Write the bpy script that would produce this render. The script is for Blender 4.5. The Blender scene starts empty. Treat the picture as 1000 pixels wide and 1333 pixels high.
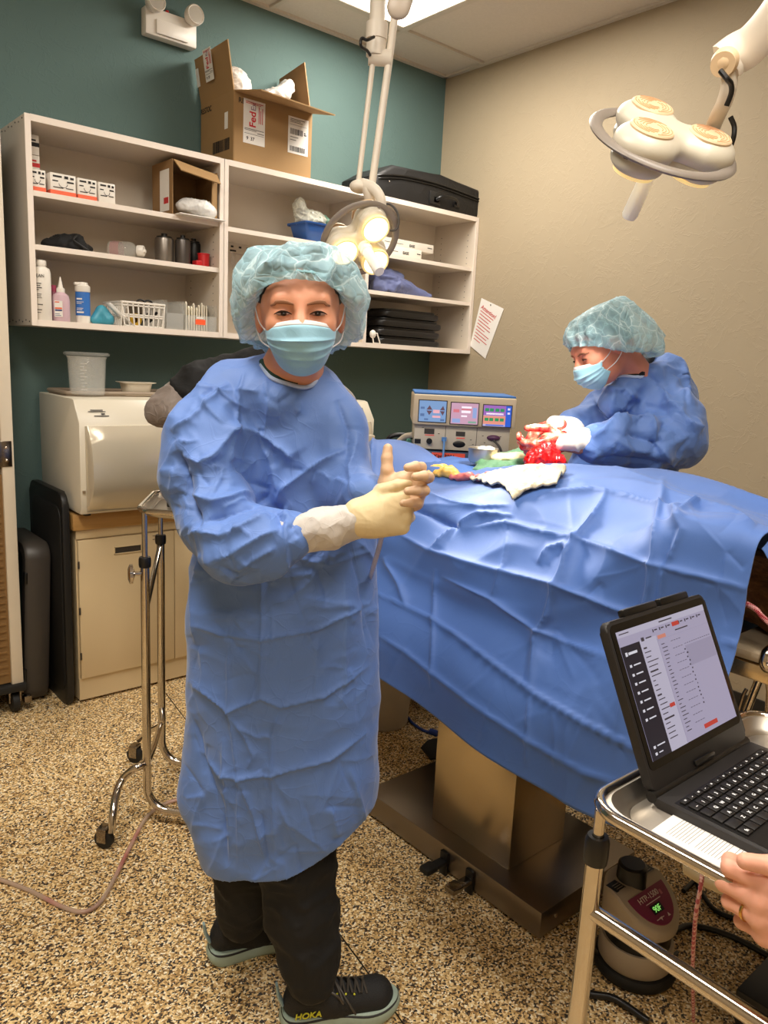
import bpy, bmesh, math, random
import numpy as np
from mathutils import Vector, Matrix, noise
random.seed(7); rng=np.random.RandomState(7)
SC=bpy.context.scene; COL=SC.collection
PI=math.pi
# ---------------------------------------------------------------- camera
YAW,PIT,ROLL,FPX,CH=0.713166,0.191533,0.049856,1004.0,1.5
O=np.array([0,0,CH])
_f=np.array([math.sin(YAW)*math.cos(PIT),math.cos(YAW)*math.cos(PIT),-math.sin(PIT)])
_r=np.array([math.cos(YAW),-math.sin(YAW),0]);_u=np.cross(_r,_f)
CR=math.cos(ROLL)*_r+math.sin(ROLL)*_u; CU=-math.sin(ROLL)*_r+math.cos(ROLL)*_u; CF=_f
FH=np.array([CF[0],CF[1],0]);FH/=np.linalg.norm(FH)
RH=np.array([FH[1],-FH[0],0]); UP=np.array([0,0,1.])
def ray(x,y): return CF+(x-500)/FPX*CR-(y-666.5)/FPX*CU
def PL(x,y,ax,v):                    # point seen at a pixel, on a world plane
    d=ray(x,y);k='xyz'.index(ax);return O+d*((v-O[k])/d[k])
def G(x,y,g):                        # point seen at a pixel, at a horizontal distance from the camera
    d=ray(x,y);return O+d*(g/(d@FH))
def dep(p): return float((np.asarray(p,float)-O)@CF)
def PR(P):
    v=np.asarray(P,float)-O;z=v@CF
    return np.stack([500+FPX*(v@CR)/z,666.5-FPX*(v@CU)/z],-1)
cd=bpy.data.cameras.new('camera');cam=bpy.data.objects.new('camera',cd);COL.objects.link(cam)
cam.matrix_world=Matrix(((CR[0],CU[0],-CF[0],0),(CR[1],CU[1],-CF[1],0),(CR[2],CU[2],-CF[2],CH),(0,0,0,1)))
cd.sensor_fit='VERTICAL';cd.sensor_height=24;cd.lens=24*FPX/1333;cd.clip_start=.02;SC.camera=cam
SC.view_settings.view_transform='Standard';SC.view_settings.look='None';SC.view_settings.gamma=1
SC.view_settings.use_curve_mapping=False;SC.view_settings.exposure=0.1
# ---------------------------------------------------------------- materials
def lin(c):
    return tuple((v/12.92 if v<=.04045 else ((v+.055)/1.055)**2.4) for v in [x/255 for x in c])+(1,)
MATS={}
class N:
    def __init__(s,name):
        s.m=bpy.data.materials.new(name);s.m.use_nodes=True;s.t=s.m.node_tree;s.n=s.t.nodes;s.l=s.t.links
        s.p=s.n['Principled BSDF'];s.o=s.n['Material Output'];s.tc=None
    def nd(s,ty,**k):
        x=s.n.new(ty)
        for a,b in k.items():
            if a.startswith('i_'): x.inputs[a[2:].replace('_',' ')].default_value=b
            else: setattr(x,a,b)
        return x
    def co(s,kind='Object',scale=None):
        if not s.tc: s.tc=s.nd('ShaderNodeTexCoord')
        o=s.tc.outputs[kind]
        if scale:
            mp=s.nd('ShaderNodeMapping');mp.inputs['Scale'].default_value=scale;s.l.new(o,mp.inputs[0]);o=mp.outputs[0]
        return o
    def noise(s,sc,det=3,ro=.5,co=None,dist=0):
        x=s.nd('ShaderNodeTexNoise');x.inputs['Scale'].default_value=sc;x.inputs['Detail'].default_value=det
        x.inputs['Roughness'].default_value=ro;x.inputs['Distortion'].default_value=dist
        s.l.new(co or s.co(),x.inputs['Vector']);return x.outputs['Fac']
    def vor(s,sc,feat='F1',co=None,out='Distance',rnd=1):
        x=s.nd('ShaderNodeTexVoronoi',feature=feat);x.inputs['Scale'].default_value=sc;x.inputs['Randomness'].default_value=rnd
        s.l.new(co or s.co(),x.inputs['Vector']);return x.outputs[out]
    def ramp(s,fac,stops,interp='LINEAR'):
        x=s.nd('ShaderNodeValToRGB');x.color_ramp.interpolation=interp;e=x.color_ramp.elements
        while len(e)<len(stops): e.new(.5)
        for i,(p,c) in enumerate(stops): e[i].position=p;e[i].color=c if len(c)==4 else lin(c)
        s.l.new(fac,x.inputs[0]);return x.outputs[0]
    def math(s,op,a,b=None):
        x=s.nd('ShaderNodeMath',operation=op)
        for i,v in enumerate((a,b)):
            if v is None: continue
            if isinstance(v,(int,float)): x.inputs[i].default_value=v
            else: s.l.new(v,x.inputs[i])
        return x.outputs[0]
    def mix(s,fac,a,b):
        x=s.nd('ShaderNodeMix',data_type='RGBA')
        if isinstance(fac,(int,float)): x.inputs[0].default_value=fac
        else: s.l.new(fac,x.inputs[0])
        for i,v in ((6,a),(7,b)):
            if isinstance(v,tuple): x.inputs[i].default_value=v
            else: s.l.new(v,x.inputs[i])
        return x.outputs[2]
    def bump(s,h,st=.3,dist=.01,prev=None):
        x=s.nd('ShaderNodeBump');x.inputs['Strength'].default_value=st;x.inputs['Distance'].default_value=dist
        s.l.new(h,x.inputs['Height'])
        if prev: s.l.new(prev,x.inputs['Normal'])
        s.l.new(x.outputs[0],s.p.inputs['Normal']);return x.outputs[0]
    def base(s,v): 
        if isinstance(v,tuple): s.p.inputs['Base Color'].default_value=v
        else: s.l.new(v,s.p.inputs['Base Color'])
    def set(s,**k):
        for a,b in k.items(): s.p.inputs[a.replace('_',' ')].default_value=b
def mat(name,c,rough=.5,metal=0,var=.06,vs=30,bump=0,bs=200,**k):
    """general procedural material: base colour with a little noise variation, optional bump"""
    if name in MATS: return MATS[name]
    s=N(name);b=lin(c)
    nz=s.noise(vs,4)
    dark=tuple(x*(1-var) for x in b[:3])+(1,);lite=tuple(min(1,x*(1+var)) for x in b[:3])+(1,)
    s.base(s.mix(nz,dark,lite));s.set(Roughness=rough,Metallic=metal)
    if bump: s.bump(s.noise(bs,3),bump,.003)
    for a,v in k.items(): s.p.inputs[a.replace('_',' ')].default_value=v
    MATS[name]=s.m;return s.m
def emis(name,c,st,base=(255,255,255)):
    if name in MATS: return MATS[name]
    s=N(name);s.base(lin(base));s.set(Emission_Strength=st,Roughness=.4);s.p.inputs['Emission Color'].default_value=lin(c)
    MATS[name]=s.m;return s.m
def clearm(name,c,alpha,rough=.15,bump=0,ior=1.45,streak=None,trans=0):
    if name in MATS: return MATS[name]
    s=N(name);s.base(lin(c));s.set(Roughness=rough,IOR=ior,Alpha=alpha)
    if trans: s.p.inputs['Transmission Weight'].default_value=trans
    if streak:
        a=s.ramp(s.vor(streak,'DISTANCE_TO_EDGE'),[(0,(1,1,1,1)),(.12,(alpha,alpha,alpha,1)),(1,(alpha*.8,alpha*.8,alpha*.8,1))])
        s.l.new(a,s.p.inputs['Alpha'])
    if bump: s.bump(s.noise(40,4),bump,.01)
    MATS[name]=s.m;return s.m
def wallmat(name,c,c2,st=.35):
    s=N(name);n=s.noise(2.5,3);s.base(s.mix(n,lin(c),lin(c2)))
    a=s.noise(38,4,.55);b=s.ramp(s.noise(9,5,.6,dist=.8),[(.47,(0,0,0,1)),(.5,(1,1,1,1)),(.53,(0,0,0,1))])
    pv=s.bump(a,st*.5,.004);s.bump(b,st,.004,pv);s.set(Roughness=.72);s.p.inputs['Specular IOR Level'].default_value=.3
    MATS[name]=s.m;return s.m
M_TEAL=wallmat('teal_paint',(93,116,113),(87,110,107),.22)
M_BEIGE=wallmat('beige_paint',(172,157,132),(166,151,126),.22)
def floormat():
    s=N('speckled_floor');co=s.co('Object')
    w=s.noise(60,2,co=co)
    a=s.nd('ShaderNodeVectorMath',operation='ADD');s.l.new(co,a.inputs[0])
    sc=s.nd('ShaderNodeVectorMath',operation='SCALE');sc.inputs[3].default_value=.006
    nt=s.nd('ShaderNodeTexNoise');nt.inputs['Scale'].default_value=70;s.l.new(co,nt.inputs['Vector']);s.l.new(nt.outputs['Color'],sc.inputs[0]);s.l.new(sc.outputs[0],a.inputs[1])
    v=s.vor(215,'F1',a.outputs[0],'Color')
    sep=s.nd('ShaderNodeSeparateColor');s.l.new(v,sep.inputs[0])
    c=s.ramp(sep.outputs[0],[(0,(48,38,32)),(.17,(96,72,46)),(.27,(172,134,80)),(.45,(214,178,118)),(.68,(240,212,158)),(.9,(255,242,212))],'CONSTANT')
    s.base(c);s.set(Roughness=.55)
    s.bump(s.vor(250,'F1',a.outputs[0]),.4,.003)
    MATS['floor']=s.m;return s.m
M_FLOOR=floormat()
def clothmat(name,c,c2,rough=.62,sheen=.25,cr=.5,scale=1.,weave=700,alpha=None):
    s=N(name);co=s.co('Object')
    n=s.noise(420,3,.7);n2=s.noise(14,4)
    s.base(s.mix(s.math('MULTIPLY',s.math('ADD',n,n2),.5),lin(c),lin(c2)))
    s.set(Roughness=rough);s.p.inputs['Sheen Weight'].default_value=sheen;s.p.inputs['Sheen Roughness'].default_value=.4
    nt=s.nd('ShaderNodeTexNoise');nt.inputs['Scale'].default_value=6*scale;nt.inputs['Detail'].default_value=2;s.l.new(co,nt.inputs['Vector'])
    sc=s.nd('ShaderNodeVectorMath',operation='SCALE');sc.inputs[3].default_value=.16/scale;s.l.new(nt.outputs['Color'],sc.inputs[0])
    a=s.nd('ShaderNodeVectorMath',operation='ADD');s.l.new(co,a.inputs[0]);s.l.new(sc.outputs[0],a.inputs[1])
    e=s.ramp(s.vor(15*scale,'DISTANCE_TO_EDGE',a.outputs[0]),[(0,(1,1,1,1)),(.05,(.35,.35,.35,1)),(.3,(0,0,0,1))])
    e2=s.vor(8*scale,'F1',a.outputs[0])
    msk=s.ramp(s.noise(4.5*scale,2),[(.4,(0,0,0,1)),(.62,(1,1,1,1))])
    pv=s.bump(s.math('MULTIPLY',e,msk),cr*.8,.006);pv=s.bump(e2,cr,.02,pv);s.bump(n,.12,.001,pv)
    MATS[name]=s.m;return s.m
M_GOWN=clothmat('blue_gown_fabric',(84,118,186),(98,132,198),cr=.26,scale=1.3)
M_DRAPE=clothmat('blue_drape_fabric',(62,98,166),(74,110,178),cr=.08,scale=.7)
M_BLACKCL=clothmat('black_cloth',(8,8,9),(12,11,11),cr=.25,sheen=0,rough=.85)
M_GREYSL=clothmat('grey_knit',(118,106,98),(132,120,112),cr=.5,scale=1.2)
M_WHITECL=clothmat('white_cloth',(214,208,196),(228,222,210),cr=.4,scale=2)
M_MAT={}
def brushed(name,c,rough=.3,ax=(1,60,1)):
    s=N(name);n=s.noise(60,4,.6,co=s.co('Object',ax));s.base(s.mix(n,tuple(x*.85 for x in lin(c)[:3])+(1,),lin(c)))
    s.set(Metallic=1,Roughness=rough);s.bump(n,.05,.001)
    MATS[name]=s.m;return s.m
M_STEEL=brushed('brushed_steel',(222,202,168),.26,(1,60,1))
M_STEELD=brushed('dark_steel',(150,140,130),.3,(1,60,1))
M_TRAY=brushed('tray_steel',(200,192,180),.4,(1,40,1))
M_CHROME=mat('chrome',(205,196,184),.12,1,.02)
M_CHROMED=mat('aged_chrome',(150,140,128),.2,1,.06)
M_SHELF=mat('shelf_laminate',(216,204,188),.45,0,.02)
M_SHELFE=mat('shelf_edge',(236,224,212),.4,0,.02)
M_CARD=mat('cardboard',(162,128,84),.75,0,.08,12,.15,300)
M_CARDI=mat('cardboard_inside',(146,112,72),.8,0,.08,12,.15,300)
M_WHITE=mat('white_plastic',(232,226,216),.35,0,.02)
M_OFFW=mat('cream_plastic',(214,202,182),.38,0,.02)
M_CREAM2=mat('grey_cream_plastic',(196,184,164),.4,0,.03)
M_PAPER=mat('white_paper',(236,232,226),.7,0,.02)
M_BLK=mat('black_plastic',(16,15,15),.35,0,.1)
M_BLKR=mat('black_rubber',(20,19,18),.6,0,.1)
M_DKGREY=mat('dark_grey_plastic',(62,56,50),.45,0,.1)
M_CAB=mat('cabinet_metal',(216,194,154),.42,0,.03,4)
M_BLUE=mat('blue_plastic',(44,92,168),.35,0,.05)
M_RED=mat('red_plastic',(196,32,38),.35,0,.05)
M_TEALP=mat('teal_silicone',(64,152,176),.45,0,.05)
M_GREYTXT=mat('grey_print',(70,66,64),.7)
M_REDTXT=mat('red_print',(196,48,50),.7)
M_BLKTXT=mat('black_print',(28,26,26),.7)
M_ORANGE=mat('orange_print',(232,104,70),.6)
M_BRASS=mat('gold',(214,170,96),.25,1)
# ---------------------------------------------------------------- mesh helpers
def V(p): return Vector((float(p[0]),float(p[1]),float(p[2])))
class MB:
    def __init__(s): s.b=bmesh.new();s.mi=0
    def _tag(s,vs,M=None):
        if M is not None: bmesh.ops.transform(s.b,matrix=M,verts=vs)
        fs=set()
        for v in vs:
            for f in v.link_faces: fs.add(f)
        for f in fs: f.material_index=s.mi
        return s
    def box(s,lo,hi,M=None,bev=0,seg=2):
        lo=Vector(lo);hi=Vector(hi);c=(lo+hi)/2;d=hi-lo
        r=bmesh.ops.create_cube(s.b,size=1,matrix=Matrix.Translation(c)@Matrix.Diagonal((abs(d.x),abs(d.y),abs(d.z),1)))
        vs=r['verts']
        if bev:
            es=list({e for v in vs for e in v.link_edges})
            q=bmesh.ops.bevel(s.b,geom=es,offset=bev,segments=seg,profile=.5,affect='EDGES')
            vs=list({v for f in q['faces'] for v in f.verts}|{v for v in vs if v.is_valid})
            # collect everything connected
            st=list(vs);seen=set(vs)
            while st:
                v=st.pop()
                for e in v.link_edges:
                    o=e.other_vert(v)
                    if o not in seen: seen.add(o);st.append(o)
            vs=list(seen)
        return s._tag(vs,M)
    def pts(s,P,F,M=None):
        vs=[s.b.verts.new((float(p[0]),float(p[1]),float(p[2]))) for p in P]
        for f in F:
            try: s.b.faces.new([vs[i] for i in f])
            except ValueError: pass
        return s._tag(vs,M)
    def sweep(s,path,rad,n=12,cap=True,M=None,flat=1.0,upv=None):
        """tube along a path; rad may be a number or list"""
        P=[V(p) for p in path];m=len(P);R=rad if hasattr(rad,'__len__') else [rad]*m
        T=[]
        for i in range(m):
            t=(P[min(i+1,m-1)]-P[max(i-1,0)]);T.append(t.normalized() if t.length>1e-9 else Vector((0,0,1)))
        a=Vector(upv) if upv is not None else (Vector((0,0,1)) if abs(T[0].z)<.9 else Vector((1,0,0)))
        rings=[]
        for i in range(m):
            a=(a-T[i]*a.dot(T[i]))
            if a.length<1e-6: a=T[i].orthogonal()
            a.normalize();b=T[i].cross(a)
            rings.append([s.b.verts.new(P[i]+(a*math.cos(2*PI*k/n)+b*math.sin(2*PI*k/n)*flat)*R[i]) for k in range(n)])
        for i in range(m-1):
            for k in range(n): s.b.faces.new((rings[i][k],rings[i][(k+1)%n],rings[i+1][(k+1)%n],rings[i+1][k]))
        if cap:
            s.b.faces.new(rings[0][::-1]);s.b.faces.new(rings[-1])
        return s._tag([v for r in rings for v in r],M)
    def cyl(s,a,b,r,r2=None,n=24,M=None): return s.sweep([a,b],[r,r if r2 is None else r2],n,True,M)
    def lathe(s,prof,c=(0,0,0),n=32,M=None,ax='z',close=False):
        """prof: list of (radius,height)"""
        rings=[]
        for (r,h) in prof:
            if r<1e-6:
                p=(0,0,h);rings.append([p])
            else: rings.append([(r*math.cos(2*PI*k/n),r*math.sin(2*PI*k/n),h) for k in range(n)])
        vs=[];R=[]
        for rg in rings:
            q=[]
            for p in rg:
                if ax=='x': p=(p[2],p[0],p[1])
                elif ax=='y': p=(p[0],p[2],p[1])
                q.append(s.b.verts.new((p[0]+c[0],p[1]+c[1],p[2]+c[2])))
            R.append(q);vs+=q
        L=len(R)
        for i in range(L-1 if not close else L):
            A=R[i];B=R[(i+1)%L]
            if len(A)==1 and len(B)==1: continue
            for k in range(n):
                k2=(k+1)%n
                if len(A)==1: f=(A[0],B[k2],B[k])
                elif len(B)==1: f=(A[k],A[k2],B[0])
                else: f=(A[k],A[k2],B[k2],B[k])
                try: s.b.faces.new(f)
                except ValueError: pass
        return s._tag(vs,M)
    def prism(s,poly,z0,z1,M=None,bev=0,seg=2):
        a=[s.b.verts.new((p[0],p[1],z0)) for p in poly];b=[s.b.verts.new((p[0],p[1],z1)) for p in poly];n=len(poly)
        fs=[s.b.faces.new(a[::-1]),s.b.faces.new(b)]
        for i in range(n): fs.append(s.b.faces.new((a[i],a[(i+1)%n],b[(i+1)%n],b[i])))
        vs=a+b
        if bev:
            es=list(set(fs[0].edges)|set(fs[1].edges))
            q=bmesh.ops.bevel(s.b,geom=es,offset=bev,segments=seg,profile=.5,affect='EDGES')
            seen={v for v in vs if v.is_valid}|{v for f in q['faces'] for v in f.verts};st=list(seen)
            while st:
                v=st.pop()
                for e in v.link_edges:
                    o=e.other_vert(v)
                    if o not in seen: seen.add(o);st.append(o)
            vs=list(seen)
        return s._tag(vs,M)
    def ball(s,c,r,M=None,u=20,v=12):
        rr=r if hasattr(r,'__len__') else (r,r,r)
        q=bmesh.ops.create_uvsphere(s.b,u_segments=u,v_segments=v,radius=1,matrix=Matrix.Translation(V(c))@(M or Matrix())@Matrix.Diagonal((rr[0],rr[1],rr[2],1)))
        return s._tag(q['verts'])
    def grid(s,P,closed_u=False,M=None,thick=0):
        """P: array [m][n] of points"""
        P=np.asarray(P,float);m,n=P.shape[:2]
        vs=[[s.b.verts.new(P[i,j]) for j in range(n)] for i in range(m)]
        for i in range(m-1):
            for j in range(n-1 if not closed_u else n):
                s.b.faces.new((vs[i][j],vs[i][(j+1)%n],vs[i+1][(j+1)%n],vs[i+1][j]))
        al=[v for r in vs for v in r]
        return s._tag(al,M)
ANG=math.radians(38)
def wloc(o):
    t=Vector((0,0,0))
    while o is not None: t+=o.location;o=o.parent
    return t
def obj(name,mb,mats,parent=None,smooth=True,local=False,M=None,ang=ANG,fixn=True):
    """link the collected shapes as ONE mesh object; vertices are given in world space unless local"""
    b=mb.b
    if M is not None: bmesh.ops.transform(b,matrix=M,verts=b.verts)
    if fixn: bmesh.ops.recalc_face_normals(b,faces=b.faces)
    if parent is not None and not local:
        bmesh.ops.translate(b,verts=b.verts,vec=-wloc(parent))
    if smooth:
        for f in b.faces: f.smooth=True
        for e in b.edges:
            if len(e.link_faces)==2: 
                if e.calc_face_angle(0)>ang: e.smooth=False
    me=bpy.data.meshes.new(name);b.to_mesh(me);b.free()
    if not isinstance(mats,(list,tuple)): mats=[mats]
    for m in mats: me.materials.append(m)
    o=bpy.data.objects.new(name,me);COL.objects.link(o)
    if parent is not None: o.parent=parent
    return o
def meshobj(name,P,F,mats,parent=None,mi=None,solid=0):
    me=bpy.data.meshes.new(name);P=np.asarray(P,float)
    off=np.array(wloc(parent)) if parent is not None else np.zeros(3)
    me.from_pydata((P-off).tolist(),[],[tuple(int(i) for i in f) for f in F])
    me.shade_smooth()
    if not isinstance(mats,(list,tuple)): mats=[mats]
    for m in mats: me.materials.append(m)
    if mi is not None: me.polygons.foreach_set('material_index',np.asarray(mi,dtype=np.int32))
    me.update()
    o=bpy.data.objects.new(name,me);COL.objects.link(o)
    if parent is not None: o.parent=parent
    if solid:
        md=o.modifiers.new('thick','SOLIDIFY');md.thickness=solid;md.offset=0
    return o
def tag(o,label,cat=None,group=None,kind=None):
    if label: o['label']=label
    if cat: o['category']=cat
    if group: o['group']=group
    if kind: o['kind']=kind
    return o
def thing(name,label,cat,loc=(0,0,0),group=None):
    o=bpy.data.objects.new(name,None);o.empty_display_size=.05;COL.objects.link(o);o.location=V(loc)
    return tag(o,label,cat,group)
def struct(name,mb,m,**k):
    o=obj(name,mb,m,**k);o['kind']='structure';return o
def copy_tree(o,parent=None):
    c=o.copy();COL.objects.link(c)
    if parent is not None: c.parent=parent
    for ch in list(o.children): copy_tree(ch,c)
    return c
def text_on(name,s,size,p,right,up,mat_,parent,ext=.0004,align='LEFT',shear=0,bold=0,xs=1):
    """flat lettering as a mesh, baseline start at p, running along right"""
    cu=bpy.data.curves.new(name,'FONT');cu.body=s;cu.size=size;cu.extrude=ext;cu.align_x=align;cu.shear=shear;cu.offset=bold*size
    t=bpy.data.objects.new(name,cu);COL.objects.link(t)
    dg=bpy.context.evaluated_depsgraph_get();me=bpy.data.meshes.new_from_object(t.evaluated_get(dg))
    bpy.data.objects.remove(t);bpy.data.curves.remove(cu)
    r=V(right).normalized();u=V(up);u=(u-r*u.dot(r)).normalized();n=r.cross(u)
    me.transform(Matrix(((r.x*xs,u.x,n.x,p[0]),(r.y*xs,u.y,n.y,p[1]),(r.z*xs,u.z,n.z,p[2]),(0,0,0,1))))
    off=wloc(parent) if parent else Vector((0,0,0));me.transform(Matrix.Translation(-off))
    me.materials.clear();me.materials.append(mat_)
    o=bpy.data.objects.new(name,me);COL.objects.link(o)
    if parent: o.parent=parent
    return o
def bars_on(mb,p,right,up,rects,th=.0006):
    """thin printed bars: rects = (x0,y0,x1,y1) in the frame (p,right,up)"""
    r=V(right).normalized();u=V(up);u=(u-r*u.dot(r)).normalized();n=r.cross(u)
    M=Matrix(((r.x,u.x,n.x,p[0]),(r.y,u.y,n.y,p[1]),(r.z,u.z,n.z,p[2]),(0,0,0,1)))
    for a in rects: mb.box((a[0],a[1],0),(a[2],a[3],th),M=M)
    return mb
def frame(p,x,y,z):
    x,y,z=V(x),V(y),V(z)
    return Matrix(((x.x,y.x,z.x,p[0]),(x.y,y.y,z.y,p[1]),(x.z,y.z,z.z,p[2]),(0,0,0,1)))
def cr(pts,n):
    """Catmull-Rom through points, n samples per span"""
    P=np.asarray(pts,float);P=np.vstack([2*P[0]-P[1],P,2*P[-1]-P[-2]]);out=[]
    for i in range(1,len(P)-2):
        for t in np.linspace(0,1,n,endpoint=False):
            a,b,c,d=P[i-1:i+3]
            out.append(.5*((2*b)+(c-a)*t+(2*a-5*b+4*c-d)*t*t+(3*b-a-3*c+d)*t**3))
    out.append(P[-2]);return np.array(out)
# ---------------------------------------------------------------- numpy noise + implicit surfaces
_perm=rng.rand(64,64,64).astype(np.float32)
def vn(P):
    P=np.asarray(P,float);i=np.floor(P).astype(int);f=P-i;f=f*f*(3-2*f);i&=63;j=(i+1)&63
    def g(a,b,c): return _perm[a,b,c]
    x0,y0,z0=i.T;x1,y1,z1=j.T;fx,fy,fz=f.T
    return ((g(x0,y0,z0)*(1-fx)+g(x1,y0,z0)*fx)*(1-fy)+(g(x0,y1,z0)*(1-fx)+g(x1,y1,z0)*fx)*fy)*(1-fz)+\
           ((g(x0,y0,z1)*(1-fx)+g(x1,y0,z1)*fx)*(1-fy)+(g(x0,y1,z1)*(1-fx)+g(x1,y1,z1)*fx)*fy)*fz
def ridged(P,sc,oct=3,warp=.6,seed=0):
    P=np.asarray(P,float)*sc+seed*7.31
    W=np.stack([vn(P*.7+11),vn(P*.7+23),vn(P*.7+37)],-1)-.5
    P=P+W*warp*2;o=np.zeros(len(P));a=1;tt=0
    for k in range(oct):
        o+=a*(1-np.abs(2*vn(P)-1))**2;tt+=a;P=P*2.1+5.3;a*=.5
    return o/tt
def nets(vol,org,h):
    s=vol<0;nx,ny,nz=vol.shape
    c=np.zeros((nx-1,ny-1,nz-1),np.int8)
    for a in (0,1):
        for b in (0,1):
            for d in (0,1): c+=s[a:nx-1+a,b:ny-1+b,d:nz-1+d]
    act=(c>0)&(c<8);idx=-np.ones(act.shape,int);I=np.argwhere(act);idx[act]=np.arange(len(I))
    S=np.zeros((len(I),3));Cn=np.zeros(len(I))
    cor=[(a,b,d) for a in (0,1) for b in (0,1) for d in (0,1)]
    val={q:vol[I[:,0]+q[0],I[:,1]+q[1],I[:,2]+q[2]].astype(float) for q in cor}
    for q in cor:
        for ax in range(3):
            if q[ax]: continue
            w=list(q);w[ax]=1;w=tuple(w);a=val[q];b=val[w];m=(a<0)!=(b<0)
            t=np.where(m,a/np.where(np.abs(a-b)<1e-12,1,a-b),0)
            p=np.tile(np.array(q,float),(len(I),1));p[:,ax]+=t
            S[m]+=p[m];Cn+=m
    P=(I+S/Cn[:,None])*h+org;F=[]
    for ax in range(3):
        sl=[slice(1,-1)]*3
        A=[slice(1,n-1) for n in (nx,ny,nz)];A[ax]=slice(0,(nx,ny,nz)[ax]-1)
        B=list(A);B[ax]=slice(1,(nx,ny,nz)[ax])
        sa=s[tuple(A)];sb=s[tuple(B)];E=np.argwhere(sa!=sb);
        off=np.array([1,1,1]);off[ax]=0;E0=E+off;fl=sa[tuple(E.T)]
        u=(ax+1)%3;v=(ax+2)%3;eu=np.zeros(3,int);eu[u]=1;ev=np.zeros(3,int);ev[v]=1
        q=[idx[tuple((E0-eu-ev).T)],idx[tuple((E0-ev).T)],idx[tuple(E0.T)],idx[tuple((E0-eu).T)]]
        q=np.stack(q,1);q[~fl]=q[~fl][:,::-1];F.append(q)
    return P,np.vstack(F)
def sdf(prims,h,pad=.02,post=None,k0=.02):
    """prims: ('c',a,ra,b,rb,{opts}) tapered capsule | ('e',centre,radii,3x3 axes,{opts}); opts: k blend, sub carve, sq=(dir,factor)"""
    lo=np.full(3,1e9);hi=-lo
    for p in prims:
        if p[-1].get('sub'): continue
        if p[0]=='c':
            for q,r in ((p[1],p[2]),(p[3],p[4])): lo=np.minimum(lo,np.asarray(q)-r);hi=np.maximum(hi,np.asarray(q)+r)
        else:
            R=max(p[2]);lo=np.minimum(lo,np.asarray(p[1])-R);hi=np.maximum(hi,np.asarray(p[1])+R)
    lo=lo-pad;hi=hi+pad;n=np.ceil((hi-lo)/h).astype(int)+1
    vol=np.full(n,1.,np.float32)
    ax=[lo[i]+np.arange(n[i])*h for i in range(3)]
    for p in prims:
        o=p[-1];k=o.get('k',k0);mg=k+3*h+.012
        if p[0]=='c': a=np.asarray(p[1],float);b=np.asarray(p[3],float);R=max(p[2],p[4]);l=np.minimum(a,b)-R-mg;u=np.maximum(a,b)+R+mg
        else: a=np.asarray(p[1],float);R=max(p[2]);l=a-R-mg;u=a+R+mg
        i0=np.maximum(np.floor((l-lo)/h).astype(int),0);i1=np.minimum(np.ceil((u-lo)/h).astype(int)+1,n)
        if (i1<=i0).any(): continue
        X,Y,Z=np.meshgrid(*[ax[i][i0[i]:i1[i]] for i in range(3)],indexing='ij');P=np.stack([X,Y,Z],-1)
        if p[0]=='c':
            sc=1.
            if 'sq' in o:
                dv,fa=o['sq'];dv=np.asarray(dv,float);c=a;P=P+dv*((P-a)@dv)[...,None]*(1/fa-1);b=b+dv*((b-a)@dv)*(1/fa-1);sc=min(1,fa)
            d=b-a;L=max(d@d,1e-12);t=np.clip(((P-a)@d)/L,0,1)
            D=(np.linalg.norm(P-a-t[...,None]*d,axis=-1)-(p[2]+(p[4]-p[2])*t))*sc
        else:
            A=np.asarray(p[3],float);q=(P-a)@A.T;r=np.asarray(p[2]);k0_=np.linalg.norm(q/r,axis=-1);k1=np.linalg.norm(q/(r*r),axis=-1)
            D=k0_*(k0_-1)/np.maximum(k1,1e-9)
        S=vol[i0[0]:i1[0],i0[1]:i1[1],i0[2]:i1[2]]
        if o.get('sub'):
            D=-D;hh=np.maximum(k-np.abs(S-D),0)/k;S[...]=np.maximum(S,D)+hh*hh*k*.25
        else:
            hh=np.maximum(k-np.abs(S-D),0)/k;S[...]=np.minimum(S,D)-hh*hh*k*.25
    if post is not None:
        X,Y,Z=np.meshgrid(*ax,indexing='ij');vol=post(vol,X,Y,Z)
    return nets(vol,lo,h)
def vnorm(P,F):
    F=np.asarray(F);n=np.cross(P[F[:,2]]-P[F[:,0]],P[F[:,3]]-P[F[:,1]]);N_=np.zeros_like(P)
    for i in range(4): np.add.at(N_,F[:,i],n)
    return N_/np.maximum(np.linalg.norm(N_,axis=1,keepdims=True),1e-12)
def smooth_mesh(P,F,it=2,lam=.5):
    for _ in range(it):
        A=np.zeros_like(P);C=np.zeros(len(P))
        for i in range(4):
            j=(i+1)%4;np.add.at(A,F[:,i],P[F[:,j]]);np.add.at(C,F[:,i],1);np.add.at(A,F[:,j],P[F[:,i]]);np.add.at(C,F[:,j],1)
        P=P+lam*(A/C[:,None]-P)
    return P
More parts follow.
